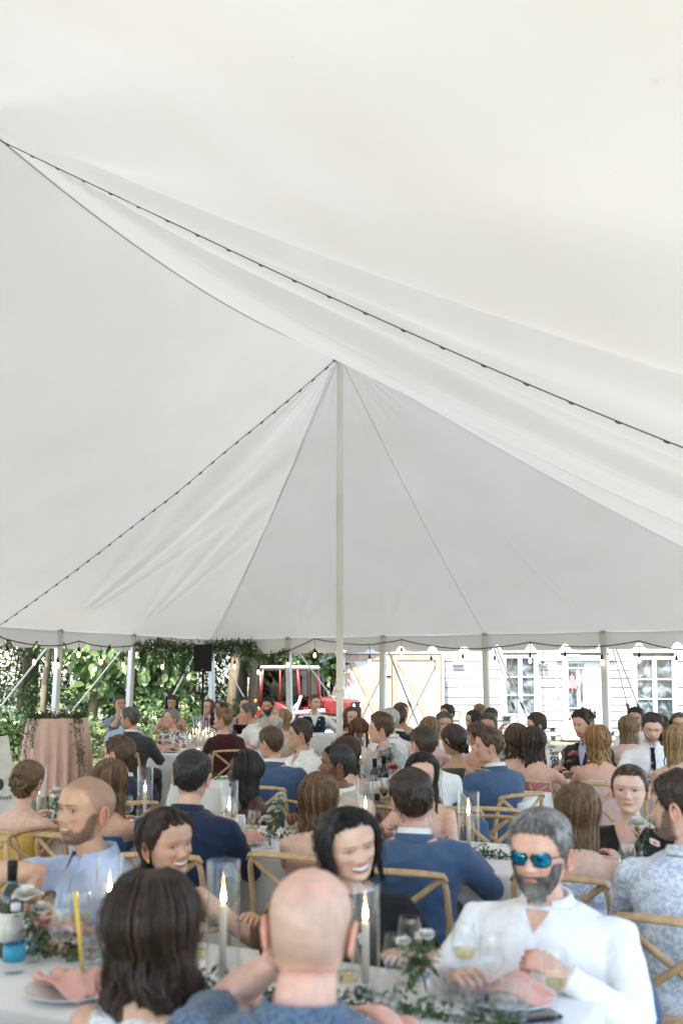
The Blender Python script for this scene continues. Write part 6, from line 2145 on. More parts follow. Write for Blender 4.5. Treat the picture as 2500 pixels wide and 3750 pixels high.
GUESTS = [
 dict(px=440, py=2548, D=15.9, f=10, h=25, skin='tan', hair='short', hc='dkgrey', top=('tee', C_GREYT), handR=(-.01, -.15, 1.10), poleR=(-.5, -.2, -1), hdirR=(.2, .1, 1), hpalmR=(.1, 1, 0), who='person in grey blue t-shirt', label='person in grey blue t-shirt resting mouth on one hand'),
 dict(px=462, py=2588, D=13.9, f=20, h=35, skin='pink', hair='balding', hc='white', top=('shirt', C_LTBLUE), sleeve=.42, who='person in sky blue shirt', label='person in sky blue shirt half hidden behind the charcoal suit'),
 dict(px=488, py=2586, D=11.3, f=168, h=-102, skin='pink', hair='short', hc='dkgrey', ht=.014, top=('suit', C_CHAR), glasses='black', face=fc(stubble=((.2, .19, .18), .5)), who='person in charcoal suit', label='person in charcoal suit and glasses turning from the round table'),
 dict(px=630, py=2546, D=16.2, f=0, h=0, fem=True, skin='tan', hair='curlylong', hc='dkbrown', top=('strapless', C_TAN), glasses='black', face=fc(lip=(.35, .10, .09)), who='person in tan strapless top', label='person in tan strapless top and dark glasses behind the round table'),
 dict(px=632, py=2594, D=13.5, f=-15, h=-48, fem=True, skin='pink', hair='shortf', hc='grey', top=('blouse', C_FLOR), glasses='gold', face=fc(smile=.9), who='person in black and white floral dress', label='person in gold glasses and black and white floral dress, laughing'),
 dict(px=764, py=2560, D=16.2, f=-10, h=-18, fem=True, skin='fair', hair='long', hc='ltbrown', zend=-.10, top=('blouse', C_MAROON), handR=(-.02, -.15, 1.06), poleR=(-.3, -.2, -1), hdirR=(.1, .2, 1), hpalmR=(.1, 1, 0), face=fc(lip=(.42, .08, .08)), who='person in maroon blouse', label='person in maroon blouse holding chin beside the loudspeaker stand'),
 dict(px=813, py=2563, D=16.4, f=-40, h=-60, skin='pink', hair='balding', hc='brown', top=('shirt', C_GREYSH), who='person in grey shirt by the loudspeaker', label='person in grey shirt behind the maroon lace dress'),
 dict(px=824, py=2592, D=11.6, f=-162, h=-98, fem=True, skin='pink', hair='shortf', hc='dkblonde', top=('blouse', C_MAROON), sleeve=.75, w=.95, earring=True, who='person in maroon lace', label='person in maroon lace dress seen from behind at the round table'),
 dict(px=889, py=2550, D=16.5, f=0, h=22, fem=True, skin='fair', hair='pulled', hc='dkbrown', top=('straps', C_MAROON), face=fc(lip=(.42, .05, .06), open=.004), who='person in maroon straps', label='person in strappy maroon top under the thick straight trunk'),
 dict(px=914, py=2570, D=12.8, f=-62, h=-82, skin='tan', hair='short', hc='dkgrey', ht=.010, hsd=.005, tuft=0, top=('shirt', W_()), sleeve=.42, face=fc(smile=.6), w=1.08, who='person in short sleeved white shirt', label='person in short sleeved white shirt, profile, at the round table'),
 dict(px=987, py=2553, D=16.0, f=-15, h=-22, skin='tan', hair='short', hc='black', beard=.016, top=('shirt', C_BEIGE), glasses='gold', w=1.1, fat=.02, who='person in beige overshirt', label='person in round glasses and beige overshirt facing into the tent'),
 dict(px=1038, py=2595, D=13.6, f=-80, h=-84, fem=True, skin='pink', hair='long', hc='blonde', zend=-.13, wave=.002, top=('blouse', C_PINK), who='person in pale pink blouse', label='person in pale pink blouse, profile, before the beige overshirt'),
 dict(px=1009, py=2628, D=12.6, f=-120, h=-128, skin='fair', hair='balding', hc='white', top=('shirt', C_CREAM), who='person in cream shirt', label='person in cream shirt behind the blue suit with glasses'),
 dict(px=1150, py=2543, D=16.6, f=8, h=24, skin='fair', hair='short', hc='ltbrown', ht=.02, hsd=.006, quiff=.01, top=('vest', C_NAVY), vneck=(.085, .80), seat=.52, face=fc(stubble=((.20, .12, .07), .45)), bottom=C_NAVY, who='person in navy waistcoat', label='person in navy waistcoat and white shirt behind the small white table', handL=(.36, -.30, .80), handR=(-.33, -.34, .80), w=1.1),
 dict(px=1009, py=2655, D=7.9, f=165, h=-128, skin='pink', hair='short', hc='brown', ht=.012, hsd=.005, tuft=0, top=('suit', C_BLUE), glasses='black', back_only=True, w=1.1, who='person in blue suit with glasses', label='person in blue suit and dark glasses, back turned, before the open white shirt'),
 dict(px=1104, py=2634, D=9.0, f=-58, h=-86, skin='olive', hair='short', hc='dkbrown', ht=.026, hsd=.010, top=('shirt', W_()), cgap=34, open_front=(.05, .92), w=1.05, who='person in open white shirt', label='person in open necked white shirt, profile, beside the blue suit with glasses'),
 dict(px=893, py=2753, D=6.45, f=-62, h=-86, fem=True, skin='dark', hair='long', hc='black', zend=-.34, wave=.003, off=.03, nl=260, back=.13, top=('straps', C_INK), earring=True, lean=.12, who='person in black straps and earring', label='person in strappy black dress with earring, profile, behind a candle'),
 dict(px=1236, py=2720, D=6.1, f=-52, h=-88, skin='brown', hair='short', hc='black', ht=.014, hsd=.004, tuft=0, top=('suit', C_BEIGE), face=fc(stubble=((.03, .02, .015), .75)), who='person in pale beige suit', label='person in pale beige suit, profile, leaning to the table'),
 dict(px=1278, py=2695, D=7.6, f=154, h=-168, fem=True, skin='fair', hair='long', hc='dkbrown', zend=-.36, wave=.009, top=('straps', C_ROSE), who='person in rose straps', label='person in strappy rose dress, back turned, behind the pale beige suit'),
 dict(px=1285, py=2588, D=12.6, f=8, h=14, fem=True, skin='asian', hair='long', hc='auburn', zend=-.04, wave=.002, top=('sleeveless', C_MAROON), face=fc(smile=.6), who='person in patterned maroon top', label='person in sleeveless patterned maroon top smiling beside the centre pole'),
 dict(px=1318, py=2630, D=10.4, f=154, h=175, fem=True, skin='fair', hair='bob', hc='auburn', zend=-.06, top=('blouse', C_CREAM), who='person in cream blouse by the pole', label='person in cream blouse seen from behind near the centre pole'),
 dict(px=1398, py=2612, D=8.7, f=-62, h=-92, skin='pink', hair='short', hc='brown', ht=.028, hsd=.006, quiff=.012, top=('shirt', C_GPRINT), sleeve=.42, cgap=34, open_front=(.05, .93), w=1.12, who='person in grey printed shirt', label='person in grey printed shirt, profile, behind a tall glass cylinder'),
 dict(px=1432, py=2591, D=10.4, f=172, h=-138, skin='pink', hair='short', hc='white', ht=.016, top=('shirt', W_()), w=1.05, who='person in white shirt beside the black suit', label='person in white shirt seen from behind beside the black suit'),
 dict(px=1458, py=2586, D=11.6, f=150, h=158, skin='tan', hair='short', hc='dkbrown', top=('suit', C_INK), back_only=True, who='person in black suit', label='person in black suit, back turned, before the barn doors'),
 dict(px=1462, py=2573, D=13.3, f=-10, h=40, skin='pink', hair='short', hc='ltbrown', top=('shirt', C_TAN), who='person in tan shirt', label='person in tan shirt before the barn doors'),
 dict(px=1559, py=2656, D=7.3, f=160, h=-150, skin='pink', hair='short', hc='dkbrown', ht=.016, hsd=.007, tuft=0, top=('shirt', W_()), back_only=True, w=1.1, who='person in white shirt before the hung jacket', label='person in long sleeved white shirt, back turned, near the hung blue jacket'),
 dict(px=1572, py=2622, D=10.2, f=154, h=165, fem=True, skin='fair', hair='long', hc='dkblonde', zend=-.16, wave=.003, top=('blouse', C_PINK), who='person in pink blouse before the white t-shirt', label='person in pink blouse, back turned, before the white t-shirt'),
 dict(px=1621, py=2605, D=11.3, f=0, h=4, skin='tan', hair='short', hc='dkgrey', ht=.02, top=('tee', W_()), face=fc(open=.011, brow_up=1), who='person in white t-shirt', label='person in white t-shirt with mouth open in surprise'),
 dict(px=1640, py=2580, D=14.0, f=-15, h=-55, skin='olive', hair='short', hc='black', top=('shirt', C_DKSHIRT), face=fc(stubble=((.03, .025, .02), .7)), who='person in dark shirt', label='person in dark shirt behind the white t-shirt'),
 dict(px=1677, py=2648, D=7.6, f=150, h=-140, fem=True, skin='tan', hair='lowbun', hc='dkbrown', top=('sleeveless', C_OLIVE), earring=True, who='person in olive dress', label='person in sleeveless olive dress with earrings, back turned'),
 dict(px=1740, py=2600, D=12.0, f=-26, h=-70, fem=True, skin='asian', hair='long', hc='black', zend=-.08, wave=.001, top=('straps', C_ROSE), face=fc(lip=(.4, .09, .1)), who='person in rose dress under the window', label='person in strappy rose dress, profile, under the left window'),
 dict(px=1757, py=2574, D=14.2, f=154, h=-175, fem=True, skin='fair', hair='pulled', hc='dkblonde', top=('blouse', C_CREAM), who='person in cream blouse under the window', label='person in cream blouse, back turned, at the foot of the left window'),
 dict(px=1795, py=2590, D=13.1, f=154, h=150, fem=True, skin='fair', hair='updo', hc='dkbrown', top=('straps', C_INK), who='person in black straps under the window', label='person in strappy black dress, back turned, under the left window'),
 dict(px=1790, py=2608, D=11.3, f=-15, h=-22, nod=8, skin='tan', hair='short', hc='dkgrey', top=('shirt', C_GREYSH), who='person in grey shirt under the window', label='person in grey shirt looking down beneath the left window'),
 dict(px=1755, py=2638, D=9.4, f=150, h=-150, fem=True, skin='tan', hair='updo', hc='brown', top=('straps', C_NAVY), who='person in navy straps', label='person in strappy navy dress, back turned, behind the bright blue suit'),
 dict(px=1800, py=2660, D=7.35, f=-148, h=-92, skin='pink', hair='short', hc='brown', ht=.018, hsd=.006, top=('suit', C_BLUE), back_only=True, w=1.08, handL=(.30, -.40, .80), who='person in bright blue suit', label='person in bright blue suit turned sideways with an arm on the table'),
 dict(px=1890, py=2650, D=8.5, f=154, h=165, fem=True, skin='fair', hair='long', hc='brown', zend=-.05, wave=.012, top=('straps', C_PINK), handL=(.16, -.05, 1.16), poleL=(1, .2, -.6), hdirL=(-.4, 0, 1), hpalmL=(-1, 0, 0), who='person with hand raised to head', label='person in pale pink straps raising a hand to the head'),
 dict(px=1957, py=2660, D=8.35, f=154, h=-160, fem=True, skin='pink', hair='bob', hc='dkbrown', zend=-.10, top=('strapless', C_HOT), who='person in hot pink strapless dress', label='person in strapless hot pink dress, back turned'),
 dict(px=1968, py=2612, D=10.9, f=-58, h=-84, skin='pink', hair='short', hc='dkbrown', ht=.03, top=('vest', C_GVEST), who='person in grey waistcoat', label='person in grey waistcoat, profile, before the glazed door'),
 dict(px=2143, py=2592, D=9.5, f=-42, h=-58, skin='pink', hair='curlytop', hc='dkbrown', hair_t=.03, top=('suit', C_INK), shirt=C_LTBLUE, face=fc(smile=.35, stubble=((.12, .06, .035), .75)), who='person in black jacket', label='person in black jacket and light blue shirt before the glazed door'),
 dict(px=2192, py=2653, D=8.1, f=158, h=178, fem=True, skin='pink', hair='halfup', hc='honey', zend=-.30, top=('straps', C_PINK), who='person in pale pink dress', label='person in strappy pale pink dress, back turned, across from the black jacket'),
 dict(px=2300, py=2620, D=10.6, f=154, h=165, fem=True, skin='fair', hair='long', hc='dkblonde', zend=-.18, wave=.005, top=('blouse', C_PINK), who='person in pink blouse under the right window', label='person in pink blouse, back turned, under the right window'),
 dict(px=2327, py=2592, D=12.2, f=-20, h=-30, skin='olive', hair='short', hc='black', ht=.03, top=('shirt', W_()), face=fc(stubble=((.05, .04, .03), .5)), who='person in white shirt under the right window', label='person in white shirt half hidden under the right window'),
 dict(px=2379, py=2604, D=9.1, f=-6, h=-10, nod=16, skin='fair', hair='short', hc='dkbrown', ht=.024, hsd=.008, top=('shirt', W_()), tie=C_BLACK, glasses='gold', w=1.05, face=fc(stubble=((.06, .035, .02), .85)), who='person in white shirt and black tie', label='person in white shirt, black tie and glasses looking down'),
 dict(px=2422, py=2620, D=11.6, f=150, h=165, fem=True, skin='tan', hair='long', hc='dkbrown', zend=-.12, top=('tee', C_RED), who='person in red top', label='person in red top, back turned, behind the black tie'),
 dict(px=2482, py=2607, D=11.6, f=-10, h=-8, skin='tan', hair='short', hc='dkgrey', ht=.012, top=('shirt', C_GREYSH), face=fc(smile=.4), who='person in grey shirt beside the red top', label='person in grey shirt beside the red top, facing into the tent'),
 dict(px=2482, py=2652, D=7.8, f=150, h=-172, fem=True, skin='fair', hair='long', hc='blonde', zend=-.26, wave=.008, top=('strapless', C_WFLOR), who='person in white floral dress', label='person in off the shoulder white floral dress, back turned'),
 dict(px=447, py=2690, D=6.9, f=-158, h=-112, skin='pink', hair='short', hc='brown', ht=.018, hsd=.010, top=('suit', C_NAVY), back_only=True, w=.95, who='person in navy suit', label='person in navy suit with white collar, half turned away'),
 dict(px=407, py=2776, D=5.6, f=154, h=-176, fem=True, skin='tan', hair='long', hc='balayage', zend=-.30, wave=.011, top=('straps', C_SKY), who='person in blue straps', label='person in blue strapped dress, back turned, beside the navy suit'),
 dict(px=700, py=2743, D=5.06, f=166, h=172, skin='fair', hair='short', hc='black', ht=.016, hsd=.007, top=('shirt', C_NAVY), back_only=True, w=1.16, who='person in navy shirt', label='person in navy shirt, back turned, with broad shoulders'),
 dict(px=100, py=2790, D=5.8, f=160, h=168, fem=True, skin='fair', hair='updo', hc='ltbrown', bunc=(0, .10, .125), bunr=.056, top=('straps', C_YEL), who='person in yellow satin', label='person in low backed yellow satin dress, back turned'),
 dict(px=318, py=2843, D=3.65, f=-48, h=-40, skin='tan', hair='none', hc='dkbrown', hair_t=.0, face=fc(smile=.55, buzz=((.16, .10, .07), .5), hl=.19, squint=.1, stubble=((.045, .028, .02), .9)), top=('shirt', C_LTBLUE), sleeve=.42, w=1.02, handRw=(150, 3190, 3.45), hdirR=(-.2, -.3, -1), poleR=(-1, .3, -.2), cgap=30, who='person in light blue shirt', label='person in light blue shirt with one arm out, smiling sideways'),
 dict(px=612, py=2972, D=3.7, f=35, h=46, roll=-5, nod=2, fem=True, skin='tan', hair='halfup', hc='dkbrown', amin=112, zend=-.13, nl=120, wave=.004, top=('sleeveless', C_BLACK), earring=True, fw=1.06, face=fc(smile=1.0, squint=.5, open=.0100), handR=(-.10, -.30, .78), handL=(.2, -.34, .80), who='person in sleeveless black', label='person in sleeveless black dress and gold earrings, smiling'),
 dict(px=1169, py=2840, D=5.0, f=154, h=170, fem=True, skin='fair', hair='long', hc='balayage', zend=-.34, wave=.012, nl=220, top=('strapless', C_ROSE), who='person in dusty rose dress', label='person in strapless dusty rose dress, back turned'),
 dict(px=1278, py=2942, D=3.4, f=6, h=26, roll=-10, nod=4, fem=True, skin='asian', hair='bob', hc='black', zend=-.035, top=('tee', C_BLKFLOR), w=.98, fat=.02, fw=1.13, fh=.97, arm=1.15, face=fc(smile=1.12, squint=.85, jaw=1.0, open=.0120), handR=(-.16, -.32, .80), handL=(.16, -.36, .80), who='person in black floral top', label='person in short sleeved black floral top, laughing with head tilted'),
 dict(px=1521, py=2817, D=4.6, f=162, h=-170, skin='pink', hair='short', hc='dkbrown', ht=.024, hsd=.013, top=('suit', C_BLUE), back_only=True, w=1.08, who='person in blue suit by the laughing person', label='person in blue suit and white collar, back turned, beside the laughing person'),
 dict(px=1543, py=2752, D=5.9, f=-26, h=-6, fem=True, skin='fair', hair='long', hc='black', zend=-.30, wave=.003, top=('strapless', C_PINK), face=fc(squint=.3), who='person in pink strapless dress', label='person in strapless pink dress facing the back of the blue suit'),
 dict(px=2116, py=2882, D=4.5, f=152, h=172, fem=True, skin='fair', hair='long', hc='ltbrown', zend=-.34, wave=.004, nl=230, top=('straps', C_WBLUE), who='person in white and blue straps', label='person in white and blue strapped top, back turned'),
 dict(px=2302, py=2793, D=4.9, f=-30, h=-24, fem=True, skin='fair', hair='pulled', roll=0, hc='brown', top=('vneck', C_BLACK), sleeve=.45, vneck=(.085, .86), w=.98, arm=1.1, who='person in black v-neck', label='person in black v-neck dress facing the white and blue straps'),
 dict(px=1985, py=2960, D=3.2, f=-30, h=-34, roll=0, nod=3, lean=.02, skin='pink', hair='short', hc='grey', ht=.022, hsd=.007, beard=.008, bc='dkgrey', greychin=True, glasses='sun', top=('shirt', W_()), cgap=30, open_front=(.04, .97), w=1.22, fat=.05, d=1.2, face=fc(no_eyes=True, smile=.2), handLw=(2050, 3560, 2.92), hdirL=(-1, -.1, .35), hpalmL=(0, .5, -.8), curlL=1.25, poleL=(.8, .3, -.6), who='person in mirrored sunglasses', label='person in white shirt and blue mirrored sunglasses raising a hand'),
 dict(px=2520, py=2822, D=3.75, f=150, h=-128, skin='fair', hair='short', hc='dkbrown', face=fc(stubble=((.05, .03, .02), .9)), top=('shirt', C_WBLUE), w=1.1, who='person in blue and white print shirt', label='person in blue and white printed shirt on a cross back chair'),
 dict(px=565, py=3238, D=2.45, f=160, h=172, fem=True, skin='tan', hair='long', hc='dkbrown', zend=-.36, wave=.024, lw=.62, wf=16, nl=450, off=.03, spread=.05, top=('sleeveless', C_LACE), who='person in white lace', label='person in white lace top, back turned, before the plate with pink napkin'),
 dict(px=1128, py=3180, D=2.16, f=166, h=174, skin='pink', hair='none', hc='grey', hair_t=0, hs=1.06, face=fc(buzz=((.42, .34, .28), .42), hl=.17, bald_top=.8), top=('shirt', C_BPRINT), sleeve=.42, back_only=True, w=1.3, arm=1.1, neck=1.12, handL=(.10, -.16, 1.02), hdirL=(-.5, .1, .8), hpalmL=(-.3, .8, .2), poleL=(.9, -.1, -.8), curlL=.9, who='person in blue patterned shirt', label='person in blue patterned shirt, back turned, elbow on the table'),
 dict(px=-190, py=3150, D=2.5, f=150, h=160, fem=True, skin='fair', hair='long', hc='brown', zend=-.2, top=('straps', C_NAVY), handR='lap', handL='lap', who='person in navy dress', label='person in navy dress with bare arm at the end of the near table'),
]
M_MIRROR = mat('blue_mirror_lens', (.02, .30, .42), .06, .35, 30, metal=.85, col2=(.01, .12, .45))
for P in GUESTS:
    if P.get('glasses') == 'sun': P['lens'] = M_MIRROR
    person(P)
# ================================================================ seats, settings and centrepieces
for P in GUESTS:
    seat_guest(P)
TAB = [(2.52, -3.0, -.62), (4.92, -4.9, -.15), (7.46, -5.1, -2.05), (8.87, -2.75, -.1)]
for P in GUESTS:
    b = P['base']; dt = UD.x * b.x + UD.y * b.y; w = VD.x * b.x + VD.y * b.y
    best = None
    for (td, w0, w1) in TAB:
        if w0 - .1 < w < w1 + .1 and abs(dt - td) < 1.0 and (best is None or abs(dt - td) < abs(dt - best[0])): best = (td, w0, w1)
    if best is None: continue
    td, w0, w1 = best; s = -1 if dt < td else 1
    w = min(max(w, w0 + .18), w1 - .18)
    c = dotp(td + s * .24, w); 
    plate_set(Vector((c.x, c.y, TZ + .004)), math.atan2(VD.y, VD.x) + .3 * math.sin(w * 7), P['who'])
    c = dotp(td + s * .10, w + .17 * s); wine_glass(Vector((c.x, c.y, TZ + .004)), 'wine glass at the place of the ' + P['who'], wine=int(abs(w) * 10) % 2 == 0)
    c = dotp(td + s * .08, w + .07 * s); tumbler(Vector((c.x, c.y, TZ + .004)), 'cut glass tumbler at the place of the ' + P['who'])
# round table by the charcoal suit
for i, a in enumerate(np.linspace(.3, 6.0, 7)):
    nm = ['person in charcoal suit', 'person in sky blue shirt', 'person in floral dress', 'person in short sleeves', 'person in cream shirt', 'person in maroon lace', 'empty chair'][[4, 3, 2, 1, 0, 5, 6][i]]
    x, y = -1.75 + .55 * math.cos(a), 12.55 + .55 * math.sin(a)
    plate_set(Vector((x, y, TZ + .004)), a, '%s, round table' % nm)
    wine_glass(Vector((-1.75 + .36 * math.cos(a + .25), 12.55 + .36 * math.sin(a + .25), TZ + .004)), 'wine glass of the %s at the round table' % nm)
    tumbler(Vector((-1.75 + .38 * math.cos(a - .05), 12.55 + .38 * math.sin(a - .05), TZ + .004)), 'cut glass tumbler of the %s at the round table' % nm)
# candles, by the photograph's base pixels on the table plane
for (px_, py_, h, r, ch, lab) in [
    (815, 3618, .36, .050, .235, 'between white lace and blue patterned shirt'), (1338, 3640, .30, .042, .20, 'before the laughing person in black floral top'), (398, 3470, .30, .046, .17, 'beside the person in white lace'),
    (530, 3000, .33, .050, .17, 'by the person in navy shirt'), (838, 3085, .33, .050, .17, 'before the black straps and earring'), (1338, 3052, .33, .052, .14, 'between dusty rose dress and blue suit'),
    (1716, 3150, .33, .055, .22, 'right of the blue suit by the greenery'), (140, 2995, .33, .05, .15, 'behind the yellow satin dress'),
    (1318, 2838, .38, .050, .15, 'before the grey printed shirt'), (1455, 2852, .30, .048, .10, 'before the long sleeved white shirt'), (1500, 2845, .30, .035, .12, 'behind the long sleeved white shirt'),
    (2363, 2835, .30, .042, .16, 'before the black tie'), (2050, 2830, .28, .04, .13, 'beside the pink rose'), (1720, 2800, .30, .03, .13, 'behind the olive dress')]:
    hurricane(on_table(px_, py_), 'taper candle in tall glass cylinder ' + lab, h, r, ch)
for i, (dx, dy, h) in enumerate([(.0, .0, .36), (.10, .05, .30), (-.09, .04, .40), (.02, .13, .42), (.16, -.04, .26), (-.16, -.02, .28)]):
    hurricane(Vector((-1.72 + dx, 12.5 + dy, TZ + .004)), 'taper candle of the round table cluster, cylinder %s' % ['in the middle', 'beside the flowers', 'nearest the rear round table', 'tallest of the group', 'shortest of the group', 'near the floral dress'][i], h, .042, h * .5)
for i, (dx, dy, h) in enumerate([(.05, .0, .36), (-.30, .06, .32)]):
    hurricane(Vector((-1.85 + dx, 15.1 + dy, TZ + .004)), 'taper candle on the rear round table, %s' % ['taller cylinder', 'shorter cylinder'][i], h, .045, h * .5)
for i, (px_, Y) in enumerate([(1540, 12.6), (1515, 12.8), (1610, 12.7)]):
    c = pix(px_, 2700, Y); hurricane(Vector((c.x, Y, TZ + .004)), 'taper candle before the barn doors, %s' % ['taller', 'slimmer', 'lone'][i], .42 - .06 * i, .04, .2)
# flowers
vase_flower(on_table(115, 3520), 'bud vase with large white bloom beside the water bottle', [(-.02, 0, .20, .045, 'w'), (.02, .03, .15, .035, 'w'), (.05, -.02, .12, .03, 'p')], 11, green=60)
vase_flower(on_table(205, 3030), 'bud vase with white rose behind the light blue shirt', [(0, 0, .20, .048, 'w')], 12)
vase_flower(on_table(985, 3105), 'bud vase with tall white stock flowers before the dusty rose dress', [(-.01, 0, .14, .042, 'w'), (.03, .02, .19, .040, 'w'), (.055, .02, .235, .036, 'w'), (.06, 0, .27, .028, 'w')], 13)
vase_flower(on_table(2345, 3190), 'bud vase with white carnation before the black v-neck', [(-.01, 0, .21, .050, 'w'), (.06, .02, .24, .02, 'w')], 14)
vase_flower(on_table(1560, 3660), 'bud vase with pale greenery beside the mirrored sunglasses', [(0, 0, .17, .028, 'w'), (-.06, .02, .15, .022, 'w')], 15, green=70)
vase_flower(on_table(1400, 2870), 'bud vase with white roses by the wine bottles', [(0, 0, .26, .055, 'w'), (.07, 0, .29, .04, 'w'), (-.02, -.02, .14, .05, 'w')], 16, green=60)
vase_flower(on_table(1440, 2890), 'bud vase with coral rose by the wine bottles', [(0, 0, .16, .055, 'r'), (.02, 0, .06, .05, 'w')], 17, green=40)
vase_flower(on_table(2105, 2830), 'bud vase with pink rose before the black jacket', [(0, 0, .17, .055, 'p'), (-.05, 0, .10, .03, 'p')], 18, green=60)
vase_flower(on_table(2020, 2815), 'bud vase with white blooms beside the pink rose', [(0, 0, .2, .05, 'w'), (.05, 0, .14, .05, 'w')], 19, green=30)
vase_flower(on_table(2290, 2815), 'bud vase with white bloom left of the black tie', [(0, 0, .14, .05, 'w'), (.05, 0, .1, .04, 'w')], 20, green=30)
vase_flower(Vector((-1.5, 12.2, TZ + .004)), 'bud vase with coral and white roses on the round table', [(0, 0, .15, .06, 'r'), (.09, 0, .12, .06, 'w'), (-.07, 0, .1, .05, 'w')], 21, green=60)
vase_flower(on_table(1640, 2800), 'bud vase with coral rose before the white t-shirt', [(0, 0, .24, .05, 'r')], 22)
# greenery runners
def rn(td, w0, w1, lab, n, seed, bl=0):
    pts = [dotp(td + .04 * math.sin(w * 5), w) + Vector((0, 0, TZ + .012)) for w in np.linspace(w0, w1, 14)]
    runner(pts, lab, n, .034, .055, seed, blooms=bl)
rn(2.52, -2.9, -.75, 'leafy runner down the table of the blue patterned shirt', 900, 31, 3); rn(4.92, -4.7, -2.7, 'leafy runner down the table of the navy shirt', 700, 32, 3); rn(4.92, -2.4, -.3, 'leafy runner beside the blue suit and candle', 800, 33, 4)
rn(7.46, -5.0, -2.2, 'leafy runner down the table of the beige suit', 700, 34, 4); rn(8.87, -2.6, -.3, 'leafy runner down the table of the pale pink dress', 700, 35, 4); rn(10.2, -5.4, -3.0, 'leafy runner down the table of the black suit', 500, 36, 2)
# bottles, cans, loose things
bottle(on_table(38, 3500), 'dark wine bottle beside the water bottle by the white lace'); bottle(on_table(1372, 2930), 'dark wine bottle left of the coral rose'); bottle(on_table(1405, 2915), 'dark wine bottle right of its twin by the coral rose'); bottle(on_table(2422, 2800), 'dark wine bottle beside the black tie'); bottle(Vector((-1.35, 12.65, TZ + .004)), 'dark wine bottle on the round table'); bottle(on_table(1505, 2790), 'dark wine bottle behind the white long sleeves')
wine_glass(on_table(250, 3490), 'wine glass beside the yellow straw', False); wine_glass(on_table(930, 3105), 'wine glass beside the pale can', True); wine_glass(on_table(1398, 2950), 'wine glass with white wine before the wine bottles', True)
wine_glass(on_table(1450, 3690), 'wine glass beside the blue patterned shoulder', False); wine_glass(on_table(2298, 3260), 'stemmed glass with green drink beside the printed shirt', False)
k = MB(); k.lathe([(0, 0), (.026, 0), (.033, .03), (.032, .07), (0, .07)], (0, 0, 0), 18); c = on_table(2298, 3260); o = k.build('green_drink', mat('green_drink', (.03, .22, .08), .1, .1, 8)); o.location = c + Vector((0, 0, .098)); 
o.scale = (.8, .8, .6); tag(o, 'green drink in the stemmed glass by the printed shirt', 'drink')
for i, (px_, py_) in enumerate([(600, 3640), (1745, 3700), (1840, 3740), (345, 3600), (1650, 3640), (690, 3560), (1690, 3745)]):
    tumbler(on_table(px_, py_), 'cut glass tumbler ' + ['beside the blue patterned shirt', 'before the mirrored sunglasses', 'beside the phone', 'beside the yellow straw', 'behind the vase of pale greenery', 'between the two tall candles', 'at the table edge before the white shirt'][i])
for i, (px_, py_) in enumerate([(660, 3640), (1700, 3640), (1800, 3690), (1500, 3610), (460, 3520)]):
    wine_glass(on_table(px_, py_), 'wine glass ' + ['beside the tall candle beside the blue patterned shirt', 'left of the raised hand', 'below the raised hand', 'behind the blue patterned shoulder', 'behind the white lace'][i], i % 2 == 1)
c = on_table(880, 3090)
o = mk('drink_can', c, 'can', 'tall pale drink can beside the white stock flowers', None)
MB().lathe([(0, 0), (.024, 0), (.029, .008), (.029, .135), (.024, .15), (.025, .153), (.022, .15), (0, .148)], (0, 0, 0), 22).build('body', M_CANM, o)
c = on_table(52, 3560)
o = mk('water_bottle', c, 'bottle', 'clear plastic water bottle with blue label beside the white bloom', None)
MB().lathe([(0, 0), (.030, 0), (.033, .01), (.033, .05), (.031, .055), (.033, .06), (.033, .13), (.026, .155), (.0135, .17), (.0135, .185)], (0, 0, 0), 20).build('body', M_WATER, o)
MB().lathe([(.0335, .035), (.0338, .035), (.0338, .085), (.0335, .085)], (0, 0, 0), 20).build('label_wrap', M_TEAL, o)
MB().lathe([(0, .205), (.0145, .205), (.0150, .185), (0, .185)], (0, 0, 0), 16).build('cap', M_WPAINT, o)
c = on_table(305, 3600)
k = MB(); k.tube([c + Vector((-.035, .02, .26)), c + Vector((0, 0, .02))], .006, 8)
tag(k.build('straw', mat('yellow_straw', (.75, .55, .06), .4)), 'thick yellow straw standing beside the wine glass', 'straw')
c = on_table(1935, 3728)
o = mk('phone', c, 'phone', 'dark phone lying before the mirrored sunglasses', None); o.rotation_euler = (0, 0, .35)
MB().box((0, 0, .006), (.16, .085, .011), ch=.004).build('body', M_BLACKP, o); MB().box((0, 0, .0125), (.15, .077, .001)).build('screen', M_DARKGL, o, smooth=False)
# guests' small extras
def wristband(P, key, m, name, label=None):
    pass
# blue jackets hung over chair backs
def hung_jacket(px_, py_, D, psi, m, lab, at=None, rz=0):
    """jacket shape over a chair back: shoulders, hanging body and sleeves"""
    c = pix(px_, py_, max(D, .1)) if at is None else at; o = empty('hung_jacket', (c.x, c.y, 0), R(psi) + rz); tag(o, lab, 'jacket', 'jackets over chair backs')
    q = MB(); q.tube([(-.22, .27, .84), (-.12, .29, .91), (0, .295, .92), (.12, .29, .91), (.22, .27, .84)], .045, 10); 
    for z0, z1, w in ((.9, .35, .21),): q.tube([(0, .30, .9), (0, .33, .7), (0, .33, .5), (0, .325, .34)], [.20, .215, .215, .225], 16, flat=(1, .17), up=(0, 1, 0))
    for sx in (-1, 1): q.tube([(sx * .20, .29, .86), (sx * .245, .33, .65), (sx * .235, .35, .40)], [.05, .052, .045], 10, flat=(1, .6))
    V, N, F = remesh(q, .014, 4); V[:, 2] = V[:, 2] * .86; V = V + N * (smoothnoise(V * np.array([2, 1, .5]), 30, 5, 6) * .006)[:, None]
    MB().add(V, F).build('cloth', m, o)
hung_jacket(1690, 2900, 6.6, 158, C_BLUE, 'bright blue jacket hung over the chair near the long white sleeves')
PS = [P for P in GUESTS if P['px'] == 1985][0]
